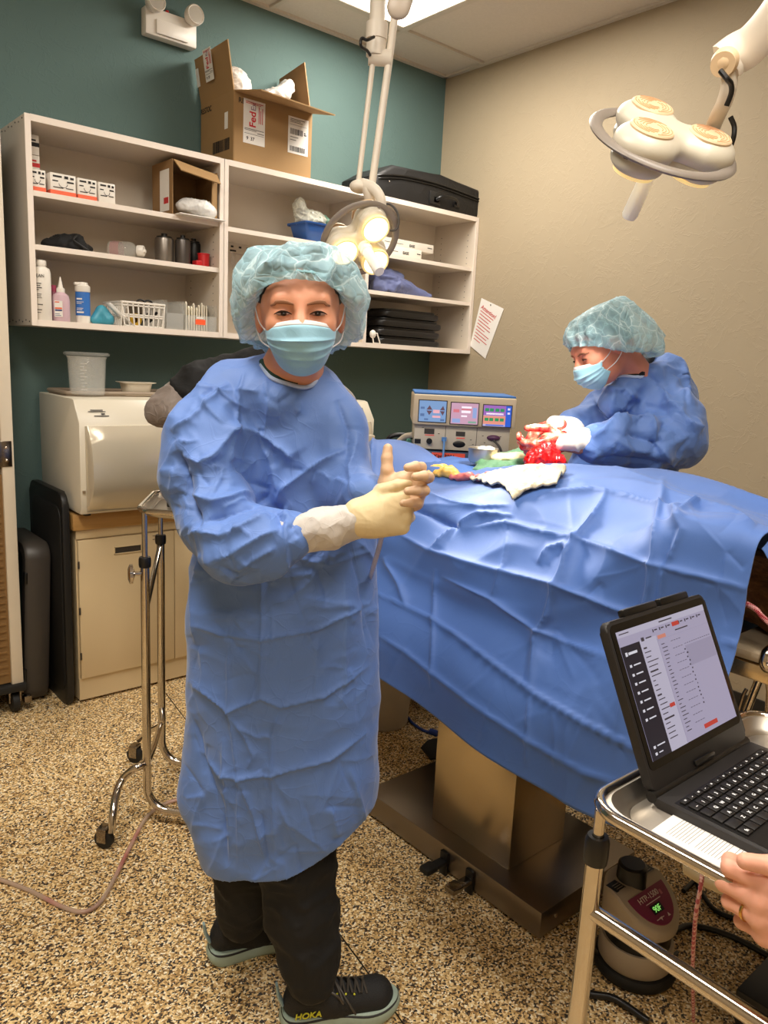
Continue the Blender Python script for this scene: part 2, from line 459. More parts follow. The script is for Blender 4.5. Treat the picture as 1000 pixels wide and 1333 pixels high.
def creases(P,Nn,lines,mask=None,d0=None):
    """fold lines (pixel polylines of the reference view) pressed into cloth: (pts, height m, width m left, width right)"""
    q=PR(P);z=(P-O)@CF;disp=np.zeros(len(P))
    for L in lines:
        pts=np.asarray(L[0],float);A=L[1];w1=L[2];w2=L[3] if len(L)>3 else w1
        best=np.full(len(P),1e9);side=np.zeros(len(P));tp=np.zeros(len(P));m=len(pts)-1
        for i in range(m):
            a=pts[i];b=pts[i+1];d=b-a;t=np.clip(((q-a)@d)/(d@d),0,1);v=q-a-t[:,None]*d;dd=np.linalg.norm(v,axis=1)
            c=dd<best;best[c]=dd[c];side[c]=np.sign(d[0]*v[c,1]-d[1]*v[c,0]);tp[c]=(i+t[c])/m
        dm=best*z/FPX;w=np.where(side>0,w1,w2)
        prof=np.exp(-dm/w*1.6)*(1+.3*np.exp(-dm/w*5))
        fade=np.clip(np.minimum(tp,1-tp)*6,.0,1)**.7
        disp+=A*prof*np.where(L[4] if len(L)>4 else True,fade,1)
    if mask is not None: disp*=mask
    return P+Nn*disp[:,None]

def crinkles(n,box,hh=.003,w=.007,seed=0,lmin=14,lmax=60,dirs=None):
    """many short straight creases, some meeting in star points (crisp nonwoven fabric)"""
    R=np.random.RandomState(seed);out=[]
    for k in range(n):
        x=R.uniform(box[0],box[2]);y=R.uniform(box[1],box[3]);a=R.uniform(0,PI) if dirs is None else R.choice(dirs)+R.normal()*.35
        for j in range(R.randint(1,4)):
            L=R.uniform(lmin,lmax);a2=a+j*R.uniform(.7,1.6);p1=(x+math.cos(a2)*L,y+math.sin(a2)*L)
            m=((x+p1[0])/2+R.normal()*2,(y+p1[1])/2+R.normal()*2)
            out.append(([(x,y),m,p1],hh*R.choice([-1,1,1])*R.uniform(.5,1.2),w*R.uniform(.5,.9),w*R.uniform(1.2,2.4)))
    return out
# ================================================================ the room
YB,XR,ZC,XL_,YF_=3.6,3.43,3.16,-1.7,-1.9
def X_(px,py,Y): return float(PL(px,py,'y',Y)[0])
def Z_(px,py,Y): return float(PL(px,py,'y',Y)[2])
b=MB();b.box((XL_-.1,YF_-.1,-.1),(XR+.1,YB+.1,0));struct('floor',b,M_FLOOR)
b=MB();b.box((XL_,YB,0),(XR,YB+.1,ZC+.1));struct('wall_back',b,M_TEAL)
b=MB();b.box((XR,YF_,0),(XR+.1,YB+.1,ZC+.1));struct('wall_right',b,M_BEIGE)
b=MB();b.box((XL_-.1,YF_,0),(XL_,YB+.1,ZC+.1));struct('wall_left',b,M_BEIGE)
b=MB();b.box((XL_-.1,YF_-.1,0),(XR+.1,YF_,ZC+.1));struct('wall_front',b,M_BEIGE)
s=N('ceiling_tile');s.base(s.mix(s.noise(90,4),lin((208,200,190)),lin((222,214,204))));s.set(Roughness=.9);s.bump(s.noise(160,4,.7),.4,.003)
M_CEIL=s.m
M_GRID=mat('ceiling_grid_paint',(206,198,186),.5,0,.02)
# ceiling slab with openings is built from tiles in one mesh; the troffers drop into the grid
TX=2.815;TY=3.285;TROF=[]
b=MB();b.box((XL_,YF_,ZC+.012),(XR,YB,ZC+.1));struct('ceiling',b,M_CEIL)
gx=[TX+.61*k for k in range(-8,2) if XL_<TX+.61*k<XR]; gy=[TY-1.22*k for k in range(0,5) if YF_<TY-1.22*k<YB]
b=MB()
for x in gx: b.box((x-.012,YF_,ZC),(x+.012,YB,ZC+.011))
for y in gy: b.box((XL_,y-.012,ZC-.0005),(XR,y+.012,ZC+.0112))
for lo,hi in (((XL_,YB-.025,ZC-.001),(XR,YB,ZC+.0115)),((XR-.025,YF_,ZC-.001),(XR,YB,ZC+.0115)),((XL_,YF_,ZC-.001),(XL_+.02,YB,ZC+.0115)),((XL_,YF_,ZC-.001),(XR,YF_+.02,ZC+.0115))): b.box(lo,hi)
struct('trim_1',b,M_GRID)
# floor joint
p=[PL(*q,'z',.0) for q in ((214,900),(250,948),(335,1066),(430,1200),(470,1254),(530,1340))]
b=MB();b.sweep([(q[0],q[1],0) for q in p],.004,6,flat=.4,upv=(0,0,1));struct('trim_2',b,M_BLKR)
b=MB();b.box((XR-.012,YF_,0),(XR,YB,.1));struct('baseboard_right',b,M_BLKR)
b=MB();b.box((XL_,YB-.012,0),(XR-.012,YB,.1));struct('baseboard_back',b,M_BLKR)
# troffers: the first is in view, the rest unseen, placed to suit the light
M_DIFF=emis('lit_diffuser',(255,244,226),4.6)
def troffer(x1,y1,label,w=.61,l=1.22,power=38):
    x0,y0=x1-w,y1-l
    t=thing('ceiling_light',label,'light',((x0+x1)/2,(y0+y1)/2,ZC))
    f=MB()
    for lo,hi in (((x0+.01,y0+.01,ZC-.006),(x0+.04,y1-.01,ZC+.01)),((x1-.04,y0+.01,ZC-.006),(x1-.01,y1-.01,ZC+.01)),((x0+.04,y0+.01,ZC-.006),(x1-.04,y0+.04,ZC+.01)),((x0+.04,y1-.04,ZC-.006),(x1-.04,y1-.01,ZC+.01))): f.box(lo,hi,bev=.002)
    obj('light_frame',f,M_GRID,t)
    d=MB();d.box((x0+.035,y0+.035,ZC-.002),(x1-.035,y1-.035,ZC+.008));obj('diffuser',d,M_DIFF,t)
    L=bpy.data.lights.new('troffer_lamp','AREA');L.shape='RECTANGLE';L.size=w-.1;L.size_y=l-.1;L.energy=power;L.color=(1,.94,.85)
    o=bpy.data.objects.new('troffer_lamp',L);COL.objects.link(o);o.parent=t;o.location=(0,0,-.012)
    return t
troffer(TX,TY,'lit rectangular fluorescent ceiling panel above the teal wall')
troffer(TX-.61*4,TY-1.22*1.0,'lit ceiling panel out of frame above the rolling stand',power=41)
troffer(TX-.61*2,TY-1.22*2.0,'lit ceiling panel out of frame over the laptop cart',power=29)
troffer(TX-.61*5,TY-1.22*3.0,'lit ceiling panel behind the photographer',power=27)
# ================================================================ emergency light
zc=2.92
c=np.array([1.673,3.56,2.92])
t=thing('emergency_light','white emergency light box with two round lamp heads high on teal wall','light',(1.673,3.6,2.87))
b=MB();b.box((1.553,3.545,2.862),(1.797,3.598,2.975),bev=.008);b.box((1.60,3.535,2.872),(1.75,3.547,2.93),bev=.003);obj('housing',b,M_WHITE,t)
for x in (1.585,1.768):
    b=MB();b.lathe([(0,.03),(.02,.03),(.036,.022),(.042,.0),(.042,-.02),(.038,-.026),(.034,-.022),(.0,-.018)],(x,3.52,2.985),28,ax='y');h=obj('lamp_head',b,M_WHITE,t)
    b=MB();b.lathe([(.0,-.0235),(.02,-.0238),(.034,-.0225)],(x,3.52,2.985),24,ax='y');obj('lens',b,clearm('lens_glass',(190,184,172),.85,.1),h)
b=MB();b.ball((1.66,3.56,2.98),(.008,.008,.006));obj('indicator',b,M_REDTXT,t)
# ================================================================ wall shelves
YS=3.25
SXL=X_(42,422,YS);SXM=X_(291.5,320,YS);SXR=XR-.004;SXD=X_(477,380,YS)
ZB=(Z_(42,422,YS)+Z_(611,461,YS))/2;ZT=(Z_(40,147,YS)+Z_(625,285,YS))/2
z1=(Z_(41,247,YS)+Z_(283,288,YS))/2;z2=(Z_(44,318,YS)+Z_(284,348,YS))/2
zA=(Z_(297,294,YS)+Z_(616,349,YS))/2;zB2=(Z_(481,378,YS)+Z_(614,393,YS))/2
print('shelf',SXL,SXM,SXD,SXR,ZB,ZT,z1,z2,zA,zB2)
TH=.02
def pins(b,x):
    b.mi=2
    for y in (YS+.06,YB-.07):
        z=ZB+.1
        while z<ZT-.08: b.cyl((x-.001,y,z),(x+.001,y,z),.0026,n=8);z+=.032
    b.mi=0
def shelf_unit(x0,x1,label,shelves,div=None):
    t=thing('wall_shelf',label,'shelf',((x0+x1)/2,YB,ZB))
    b=MB();b.box((x0+TH,YB-.012,ZB+TH),(x1-TH,YB-.003,ZT-TH));obj('back_panel',b,M_SHELF,t)
    for x in (x0,x1-TH):
        b=MB();b.box((x,YS+.004,ZB),(x+TH,YB-.002,ZT));b.mi=1;b.box((x-.001,YS,ZB-.001),(x+TH+.001,YS+.005,ZT+.001))
        if x>x0: pins(b,x)
        o=obj('side_panel',b,[M_SHELF,M_SHELFE,M_GREYTXT],t)
    for z,n in ((ZB,'bottom_panel'),(ZT-TH,'top_panel')):
        b=MB();b.box((x0+TH,YS+.004,z),(x1-TH,YB-.002,z+TH));b.mi=1;b.box((x0+TH,YS,z-.002),(x1-TH,YS+.005,z+TH+.002))
        obj(n,b,[M_SHELF,M_SHELFE],t)
    if div:
        b=MB();b.box((div-TH/2,YS+.004,ZB+TH),(div+TH/2,YB-.012,ZT-TH));b.mi=1;b.box((div-TH/2-.001,YS,ZB+TH),(div+TH/2+.001,YS+.005,ZT-TH));obj('divider',b,[M_SHELF,M_SHELFE],t)
    for (a,c_,z) in shelves:
        b=MB();b.box((a,YS+.016,z-.018),(c_,YB-.013,z));b.mi=1;b.box((a,YS+.01,z-.019),(c_,YS+.017,z+.001));obj('shelf_board',b,[M_SHELF,M_SHELFE],t)
    # shelf pin holes
    xs=[]
    for x in xs:
        for y in (YS+.06,YB-.07):
            z=ZB+.1
            while z<ZT-.08: b.cyl((x-.0008,y,z),(x+.0002,y,z),.0026,n=8);z+=.032
    b.b.free()
    return t
lu=shelf_unit(SXL,SXM,'three-tier white wall shelf holding bottles and small boxes, left of the nurse',[(SXL+TH,SXM-TH,z1),(SXL+TH,SXM-TH,z2)])
b=MB()
for k in range(7): b.cyl((SXL-.002,YS+.03+k*.045,ZT-.012-(k%2)*.006),(SXL+.001,YS+.03+k*.045,ZT-.012-(k%2)*.006),.003,n=8);b.cyl((SXL-.002,YS+.03+k*.045,ZB+.014+(k%2)*.006),(SXL+.001,YS+.03+k*.045,ZB+.014+(k%2)*.006),.003,n=8)
obj('screws',b,M_GREYTXT,lu)
ru=shelf_unit(SXM,SXR,'wide white wall shelf reaching the room corner, black case on top',[(SXM+TH,SXD-TH/2,zA),(SXD+TH/2,SXR-TH,zA),(SXD+TH/2,SXR-TH,zB2)],SXD)
# ---------------------------------------------------------------- small boxes on the top board
def carton(px0,px1,Y,z,h,d,label,grp,band):
    x0=X_(px0,250,Y);x1=X_(px1,255,Y)
    t=thing('suture_box',label,'box',((x0+x1)/2,Y+d/2,z),grp)
    b=MB();b.box((x0,Y,z),(x1,Y+d,z+h),bev=.0015);obj('carton',b,M_WHITE,t)
    if band:
        b=MB();b.box((x0-.0008,Y-.0008,z+.001),(x1+.0008,Y+d-.01,z+h*.24));obj('band',b,M_ORANGE,t)
    b=MB();w=x1-x0
    bars_on(b,(x0,Y-.0006,z+h*.3),(1,0,0),(0,0,1),[(w*.1,h*.52,w*.45,h*.6),(w*.55,h*.5,w*.7,h*.62),(w*.78,h*.5,w*.92,h*.6),(w*.08,h*.33,w*.3,h*.38),(w*.65,h*.33,w*.92,h*.4),(w*.1,h*.05,w*.5,h*.09),(w*.6,h*.06,w*.9,h*.1)])
    # the curved needle drawing
    b.sweep([(x0+w*.5+w*.17*math.cos(a),Y-.0006,z+h*.56+h*.16*math.sin(a)) for a in np.linspace(PI,2*PI,9)],.0009,5)
    obj('printing',b,M_BLKTXT,t);return t
hh=.083
carton(39,60,3.285,z1,hh,.07,'small white box with orange band, first at left on the top board','suture boxes',1)
carton(66,99,3.285,z1,hh,.09,'wider white box with orange band, second from left on the top board','suture boxes',1)
carton(101.5,126,3.285,z1,hh*.98,.07,'small white box with orange band, third from left on the top board','suture boxes',1)
carton(128.5,150,3.285,z1,hh*.97,.07,'white box without orange band at the right of its row','suture boxes',0)
xa=SXL+TH+.002
for k,(nm,) in enumerate((('lowest',),('middle',),('topmost',))):
    t=thing('suture_box','%s white box of the stack against the left side panel'%nm,'box',(xa+.03,3.45,z1+k*.075),'suture boxes in the corner stack')
    b=MB();b.box((xa,3.36,z1+k*.075),(xa+.06,3.46,z1+.073+k*.075),bev=.0015);obj('carton',b,M_WHITE,t)
    b=MB();b.box((xa-.0006,3.359,z1+k*.075+.03),(xa+.0605,3.4,z1+k*.075+.045));bars_on(b,(xa+.008,3.359,z1+k*.075+.05),(1,0,0),(0,0,1),[(0,0,.04,.006),(0,.01,.02,.014)]);obj('band',b,M_REDTXT if k==1 else M_BLKTXT,t)
# ---------------------------------------------------------------- open cardboard box inside the left unit
def card_panel(b,pts,th=.004):
    P=[V(p) for p in pts];n=(P[1]-P[0]).cross(P[2]-P[0]).normalized()*th/2;m=len(P)
    b.pts([p-n for p in P]+[p+n for p in P],[list(range(m))[::-1],[m+i for i in range(m)]]+[[i,(i+1)%m,m+(i+1)%m,m+i] for i in range(m)])
x0=X_(225,275,3.262);x1=SXM-TH-.004;Yf=3.262;zt=Z_(224,206,3.262);Yb=Yf+.2
t=thing('cardboard_box','open cardboard box on its side with white bags, on the top board at right','box',((x0+x1)/2,Yf,z1))
b=MB();xc=x1-.006
for a in ([(x0,Yf,z1),(x0,Yb,z1),(x0,Yb,zt),(x0,Yf,zt)],[(xc,Yf,z1),(xc,Yb,z1),(xc,Yb,zt-.02),(xc,Yf,zt-.02)],[(x0,Yb,z1),(xc,Yb,z1),(xc,Yb,zt),(x0,Yb,zt)],[(x0,Yf,z1+.003),(xc,Yf,z1+.003),(xc,Yb,z1+.003),(x0,Yb,z1+.003)],[(x0,Yf+.01,zt-.004),(xc,Yf+.01,zt-.024),(xc,Yb,zt-.024),(x0,Yb,zt-.004)]): card_panel(b,a)
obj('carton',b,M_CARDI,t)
b=MB();card_panel(b,[(x0+.004,Yf,zt-.002),(xc,Yf,zt-.03),(xc-.012,Yf-.055,zt-.075),(x0+.012,Yf-.055,zt-.052)]);obj('top_flap',b,M_CARD,t)
b=MB();card_panel(b,[(xc,Yf,z1+.01),(xc,Yf,zt-.03),(xc-.03,Yf-.01,zt-.06),(xc-.03,Yf-.01,z1+.02)]);obj('side_flap',b,M_CARD,t)
b=MB();b.box((x0-.0034,Yf+.03,z1+.02),(x0-.0024,Yf+.12,zt-.035));lb=obj('label',b,M_PAPER,t)
b=MB();b.box((x0-.004,Yf+.035,z1+.05),(x0-.0033,Yf+.08,z1+.075));obj('label_print',b,M_REDTXT,lb)
def lumpy(c,r,name,m,parent,seed=0,h=.006,amp=.25,sc=18,sq=None,oct=2):
    P,F=sdf([('e',c,r,np.eye(3),{})],h)
    Nn=vnorm(P,F);P=P+Nn*((ridged(P,sc,oct,seed=seed)-.45)*amp*min(r))[:,None]
    return meshobj(name,P,F,m,parent)
M_BAGW=clearm('white_plastic_bag',(226,224,220),.92,.25,.5)
M_BAGC=clearm('clear_plastic_bag',(215,220,218),.42,.12,.7,streak=26)
bg=thing('plastic_bag','crumpled white plastic bag spilling out of the small cardboard box','bag',((x0+xc)/2+.02,Yf-.01,z1+.004))
P,F=sdf([('e',((x0+xc)/2+.015,Yf+.03,z1+.045),(.095,.05,.034),np.eye(3),{}),('e',(xc-.06,Yf-.005,z1+.035),(.04,.04,.03),np.eye(3),{})],.005)
P=P+vnorm(P,F)*((ridged(P,16,3)-.4)*.022)[:,None];P[:,2]=np.maximum(P[:,2],z1+.007);meshobj('bag_film',P,F,M_BAGW,bg)
b=MB();b.box(((x0+.01),Yf-.05,z1+.001),(xc+.02,Yf+.0,z1+.0045),M=None)
tag(obj('paper_sheet',b,M_PAPER),'white paper sheet sticking out under the small cardboard box','paper')
# ---------------------------------------------------------------- middle board
lumpA=thing('cloth_pouch','black cloth pouch slumped on the middle board','bag',(X_(88,320,3.36),3.36,z2))
xc_=X_(88,320,3.36)
P,F=sdf([('e',(xc_,3.36,z2+.02),(.105,.06,.035),np.eye(3),{}),('e',(xc_+.01,3.36,z2+.045),(.05,.04,.028),np.eye(3),{})],.005)
P=P+vnorm(P,F)*((ridged(P,14,3,seed=2)-.4)*.02)[:,None];P[:,2]=np.maximum(P[:,2],z2+.001);meshobj('pouch_body',P,F,M_BLACKCL,lumpA)
b=MB();b.sweep(cr([(xc_+.02,3.31,z2+.06),(xc_+.0,3.29,z2+.04),(xc_+.03,3.285,z2+.02),(xc_+.06,3.29,z2+.006)],5),.004,8);obj('drawstring',b,M_BLKR,lumpA)
# clear bottle lying on its side
M_CLR=clearm('clear_plastic',(232,232,226),.16,.06)
M_CLRT=clearm('clear_plastic_thick',(236,236,230),.2,.05)
cx=X_(166,325,3.36);R=.036
t=thing('squeeze_bottle','clear empty bottle with white cap lying on its side','bottle',(cx,3.36,z2))
Mt=Matrix.Translation((cx-.055,3.42,z2+R+.001))@Matrix.Rotation(math.radians(-42),4,'Z')@Matrix.Rotation(math.radians(90),4,'Y')
b=MB();b.lathe([(0,0),(.03,.0),(R,.006),(R,.09),(.03,.105),(.016,.118),(.014,.128)],(0,0,0),28,M=Mt);obj('bottle_body',b,M_CLRT,t)
b=MB();b.lathe([(0.008,.122),(.022,.122),(.023,.126),(.023,.146),(.02,.15),(.008,.15),(.006,.158),(0,.158)],(0,0,0),24,M=Mt);obj('cap',b,M_WHITE,t)
b=MB();b.lathe([(R+.0006,.012),(R+.0008,.03),(R+.0006,.05)],(0,0,0),28,M=Mt);obj('label',b,clearm('faded_label',(200,150,150),.5),t)
def canister(px,Y,r,h,label,m,bz=None,grp='steel canisters'):
    x=X_(px,330,Y);bz=z2 if bz is None else bz
    t=thing('steel_canister',label,'canister',(x,Y,bz),grp)
    b=MB();b.lathe([(0,0),(r*.97,0),(r,.004),(r,h*.78),(r*.96,h*.84),(r*.8,h*.86),(0,h*.86)],(x,Y,bz),28);obj('canister_body',b,m,t)
    b=MB();b.lathe([(r*.82,h*.86),(r*.82,h*.9),(r*.4,h*.92),(r*.32,h*.92),(r*.32,h),(0,h)],(x,Y,bz),20);obj('lid',b,M_BLK,t);return t
canister(214,3.38,.041,.13,'steel canister with black lid, left one on the middle board',mat('canister_steel',(140,132,124),.35,.8))
canister(238,3.35,.034,.13,'darker steel canister with black lid beside the red cup',mat('canister_dark',(96,90,86),.35,.7))
canister(252,3.46,.034,.14,'black canister standing behind the others',M_BLK)
x=X_(263,335,3.33)
t=thing('red_cup','small red plastic cup holder beside the canisters','cup',(x,3.33,z2))
b=MB();b.lathe([(0,0),(.026,0),(.026,.055),(.0285,.058),(.0285,.062),(.024,.062),(.022,.008),(0,.008)],(x+.008,3.33,z2),24);b.box((x-.04,3.305,z2),(x-.01,3.35,z2+.028),bev=.004);obj('cup_body',b,M_RED,t)
# ---------------------------------------------------------------- lowest board of the left unit
zb=ZB+TH
def bottle(name,px,Y,prof,m,label,capprof,capm,lab=None,labm=None,cat='bottle',n=28,py=400):
    x=X_(px,py,Y);t=thing(name,label,cat,(x,Y,zb))
    b=MB();b.lathe(prof,(x,Y,zb),n);obj('bottle_body',b,m,t)
    b=MB();b.lathe(capprof,(x,Y,zb),20);obj('cap',b,capm,t)
    if lab:
        r,h0,h1=lab;b=MB();b.lathe([(r,h0),(r,h1)],(x,Y,zb),n);obj('label',b,labm,t)
    return t,x
t,x=bottle('cleaner_bottle',55.5,3.30,[(0,0),(.031,0),(.034,.004),(.034,.185),(.03,.2),(.017,.208),(.017,.212)],M_WHITE,'tall white bottle lettered CLEAN at the left end of the lowest board',[(.0185,.21),(.0195,.212),(.0195,.228),(.017,.232),(0,.232)],M_WHITE)
fx=np.array([-.64,-.77,0]);rt=np.array([.77,-.64,0])
def label_face(t,x,Y,r,z,w,texts,m=M_BLKTXT):
    for (s_,sz,dx,dz) in texts: text_on('lettering',s_,sz,np.array([x,Y,z])+fx*(r+.0008)+rt*dx+UP*dz,rt,UP,m,t)
label_face(t,x,3.30,.034,zb,.06,[('CLEAN',.017,-.028,.165)])
b=MB();q=np.array([x,3.30,zb])+fx*.0345-rt*.018
bars_on(b,q,rt,UP,[(0,.14,.03,.143),(0,.132,.026,.135),(0,.124,.032,.127),(0,.116,.02,.119),(0,.1,.03,.102),(0,.093,.028,.095),(0,.086,.031,.088),(0,.06,.012,.066),(.014,.06,.034,.063),(0,.04,.03,.043),(0,.03,.026,.032)]);obj('printing',b,M_GREYTXT,t)
bottle('shampoo_bottle',70,3.42,[(0,0),(.022,0),(.022,.11),(.016,.125)],clearm('pink_plastic',(214,120,150),.75),'pink bottle standing behind the dropper bottle',[(.012,.125),(.012,.15),(0,.15)],mat('pink_cap',(206,84,120),.4))
t,x=bottle('dropper_bottle',79.5,3.31,[(0,0),(.031,0),(.034,.006),(.034,.085),(.03,.105),(.014,.118)],clearm('milky_pink_plastic',(222,190,200),.8,.2),'pinkish clear bottle with pointed white dropper tip',[(.016,.117),(.016,.132),(.01,.136),(.0055,.16),(.002,.178),(0,.178)],M_WHITE)
b=MB();q=np.array([x,3.31,zb])+fx*.0352-rt*.012;bars_on(b,q,rt,UP,[(0,.02,.032,.082)]);lb=obj('label',b,M_PAPER,t)
b=MB();bars_on(b,q+fx*.0006,rt,UP,[(.002,.05,.03,.056),(.002,.075,.02,.079)]);obj('label_stripe',b,M_ORANGE,lb)
b=MB();bars_on(b,q+fx*.0006,rt,UP,[(.002,.042,.03,.048),(.002,.03,.02,.032),(.002,.024,.026,.026)]);obj('label_stripe',b,mat('navy_print',(40,60,120),.6),lb)
t,x=bottle('lotion_bottle',108,3.32,[(0,0),(.027,0),(.028,.004),(.028,.125),(.025,.13)],M_WHITE,'white bottle with blue label and ribbed white cap',[(.029,.128),(.03,.132),(.03,.15),(.022,.156),(.02,.165),(.0,.168)],M_WHITE,(.0287,.032,.126),mat('blue_label',(52,112,190),.4))
b=MB();q=np.array([x,3.32,zb])+fx*.0295-rt*.014;bars_on(b,q,rt,UP,[(0,.095,.022,.101),(0,.085,.028,.087),(0,.079,.02,.081),(0,.06,.026,.062),(0,.054,.022,.056),(0,.042,.028,.048)]);obj('printing',b,M_PAPER,t)
b=MB();b.box((x-.036,3.305,zb+.152),(x+.0,3.325,zb+.164),bev=.004);obj('spout',b,M_WHITE,t)
# teal silicone mitt
x=X_(133,410,3.31)
t=thing('silicone_bulb','teal rubber bulb shaped piece beside the blue-labelled bottle','bulb',(x,3.31,zb))
P,F=sdf([('c',(x-.03,3.31,zb+.02),.02,(x-.005,3.31,zb+.055),.022,{}),('c',(x+.0,3.31,zb+.06),.02,(x+.02,3.3,zb+.025),.026,{}),('c',(x-.02,3.31,zb+.018),.018,(x+.03,3.31,zb+.018),.018,{})],.004,k0=.012);P[:,2]=np.maximum(P[:,2],zb+.001)
meshobj('bulb_body',P,F,M_TEALP,t)
b=MB();a=PL(137,394,'y',3.30);c2=PL(168,424,'y',3.275);b.grid([[a,a+np.array([.012,-.03,.0])],[(a+c2)/2+[0,0,-.006],(a+c2)/2+np.array([.014,-.03,-.002])],[c2,c2+np.array([.02,-.015,0])]])
o=obj('paper_leaflet',b,M_PAPER);o.modifiers.new('t','SOLIDIFY').thickness=.0012;tag(o,'white folded leaflet leaning between teal bulb and white basket','paper')
# white slotted basket
bx0=X_(169,420,3.27);bx1=X_(213,425,3.27);x0=bx0-.035;x1=bx1+.003;y0=3.265;y1=3.47;z0=zb;z3=zb+.1
t=thing('plastic_basket','white slotted plastic basket holding scissors and tape','basket',((x0+x1)/2,(y0+y1)/2,zb))
b=MB()
def slotwall(b,A,B,inset,nn,h):
    A=np.array(A);B=np.array(B);d=B-A;L=np.linalg.norm(d);d/=L;nrm=np.array([-d[1],d[0]])
    def q(s_,z,o=0):
        k=1-.12*(1-z/h);c=(A+B)/2;pt=c+d*(s_-L/2)*k;return pt
    for i in range(nn+1):
        s_=i*L/nn;p0=q(s_,0);p1=q(s_,h)
        b.sweep([(p0[0],p0[1],z0+.002),(p1[0],p1[1],z0+h)],.0035,6)
    for z in (.004,h*.42,h*.5,h-.012,h): 
        p0=q(0,z);p1=q(L,z);b.sweep([(p0[0],p0[1],z0+z),(p1[0],p1[1],z0+z)],.0035 if z<h else .005,6)
slotwall(b,(x0,y0),(x1,y0),0,8,.1);slotwall(b,(x1,y0),(x1,y1),0,9,.1);slotwall(b,(x1,y1),(x0,y1),0,8,.1);slotwall(b,(x0,y1),(x0,y0),0,9,.1)
b.box((x0+.01,y0+.008,z0),(x1-.01,y1-.008,z0+.004));obj('basket_body',b,M_WHITE,t)
t=thing('scissors','black handled scissors lying in the white basket','scissors',((x0+x1)/2,3.35,zb+.06))
for sx,nm in ((0,.0),(1,.03)):
    b=MB();c=np.array([x0+.12+sx*.035,3.35,zb+.108]);b.sweep([c+np.array([.018*math.cos(a),.004,.012*math.sin(a)]) for a in np.linspace(0,2*PI,15)],.004,8);obj('handle_loop',b,M_BLK,t)
b=MB();b.box((x0+.06,3.34,zb+.02),(x0+.12,3.35,zb+.10));obj('blade',b,M_CHROMED,t)
t=thing('tape_roll','yellow tape roll inside the white basket','tape',(x0+.08,3.3,zb+.02));b=MB();b.lathe([(.014,-.01),(.026,-.01),(.026,.01),(.014,.01)],(x0+.075,3.31,zb+.032),24,ax='y',close=True);obj('roll',b,mat('yellow_tape',(220,176,40),.5),t)
b=MB();b.sweep(cr([(x0+.1,3.3,zb+.01),(x0+.13,3.3,zb+.06),(x0+.15,3.33,zb+.03),(x0+.17,3.3,zb+.07)],6),.006,8);tag(obj('black_tubing',b,M_BLK),'black coiled tubing inside the white basket','cord')
# clear bins and envelopes
def clearbin(x0,x1,y0,y1,h,label,lean=0):
    t=thing('clear_bin',label,'bin',((x0+x1)/2,(y0+y1)/2,zb))
    b=MB()
    for lo,hi in (((x0,y0,zb),(x1,y1,zb+.002)),((x0,y0,zb),(x0+.002,y1,zb+h)),((x1-.002,y0,zb),(x1,y1,zb+h)),((x0,y0,zb),(x1,y0+.002,zb+h*.55)),((x0,y1-.002,zb),(x1,y1,zb+h))): b.box(lo,hi)
    b.sweep([(x0,y0,zb+h*.55),(x1,y0,zb+h*.55)],.002,6);b.sweep([(x0,y0,zb+h*.55),(x0,y0+.05,zb+h),(x0,y1,zb+h),(x1,y1,zb+h),(x1,y0+.05,zb+h),(x1,y0,zb+h*.55)],.002,6)
    obj('bin_body',b,M_CLRT,t);return t
xa=X_(216,420,3.28);xb=X_(238,420,3.28);clearbin(xa,xb,3.27,3.46,.125,'narrow clear plastic bin between basket and envelopes')
xc=X_(240,420,3.27);xd=SXM-TH-.006
t=clearbin(xc,xd,3.262,3.46,.12,'clear plastic bin full of paper pouches with orange label')
b=MB();q=(xc+.05,3.2605,zb+.035);b.box((xc+.05,3.2603,zb+.03),(xc+.098,3.2612,zb+.052));lb=obj('orange_label',b,emis('fluor_orange',(255,80,40),.25,(255,90,50)),t)
b=MB();bars_on(b,(xc+.054,3.2598,zb+.056),(1,0,0),(0,0,1),[(0,0,.034,.006)]);obj('white_label',b,M_PAPER,t)
nE=9
for k in range(nE):
    xx=xc+.012+k*(xd-xc-.03)/nE;hgt=.1+.03*rng.rand();ln=.012*(rng.rand()-.3)
    b=MB();b.prism([(0,0),(.085,0),(.085,hgt-.012),(.06,hgt),(.02,hgt),(0,hgt-.01)],0,.006,bev=.002,M=frame((xx,3.28+.003*k,zb+.004),(.35,.93,0),(ln*3,0,1),(.93,-.35,0)))
    tag(obj('paper_pouch',b,mat('pouch_cream',(232,224,204),.6,0,.03)),'cream paper pouch filed upright in the clear bin','envelope','paper pouches in the clear bin')
# ================================================================ things on and in the right unit
# the large shipping box on top
Yf=3.275;zt0=ZT+.001
x0=X_(304,200,Yf);x1=X_(404,222,Yf);zt=(Z_(306,118,Yf)+Z_(406,147,Yf))/2
yy=np.linspace(3.3,3.58,60);Yb=float(yy[np.argmin([abs(PR([[x0,y,zt]])[0][0]-243) for y in yy])])
t=thing('shipping_box','large open cardboard shipping box standing on top of the shelves','box',((x0+x1)/2,(Yf+Yb)/2,zt0))
b=MB()
for a in ([(x0,Yf,zt0),(x0,Yb,zt0),(x0,Yb,zt),(x0,Yf,zt)],[(x1,Yf,zt0),(x1,Yb,zt0),(x1,Yb,zt),(x1,Yf,zt)],[(x0,Yb,zt0),(x1,Yb,zt0),(x1,Yb,zt),(x0,Yb,zt)],[(x0,Yf,zt0),(x1,Yf,zt0),(x1,Yf,zt),(x0,Yf,zt)],[(x0,Yf,zt0+.003),(x1,Yf,zt0+.003),(x1,Yb,zt0+.003),(x0,Yb,zt0+.003)]): card_panel(b,a,.005)
obj('carton',b,M_CARD,t)
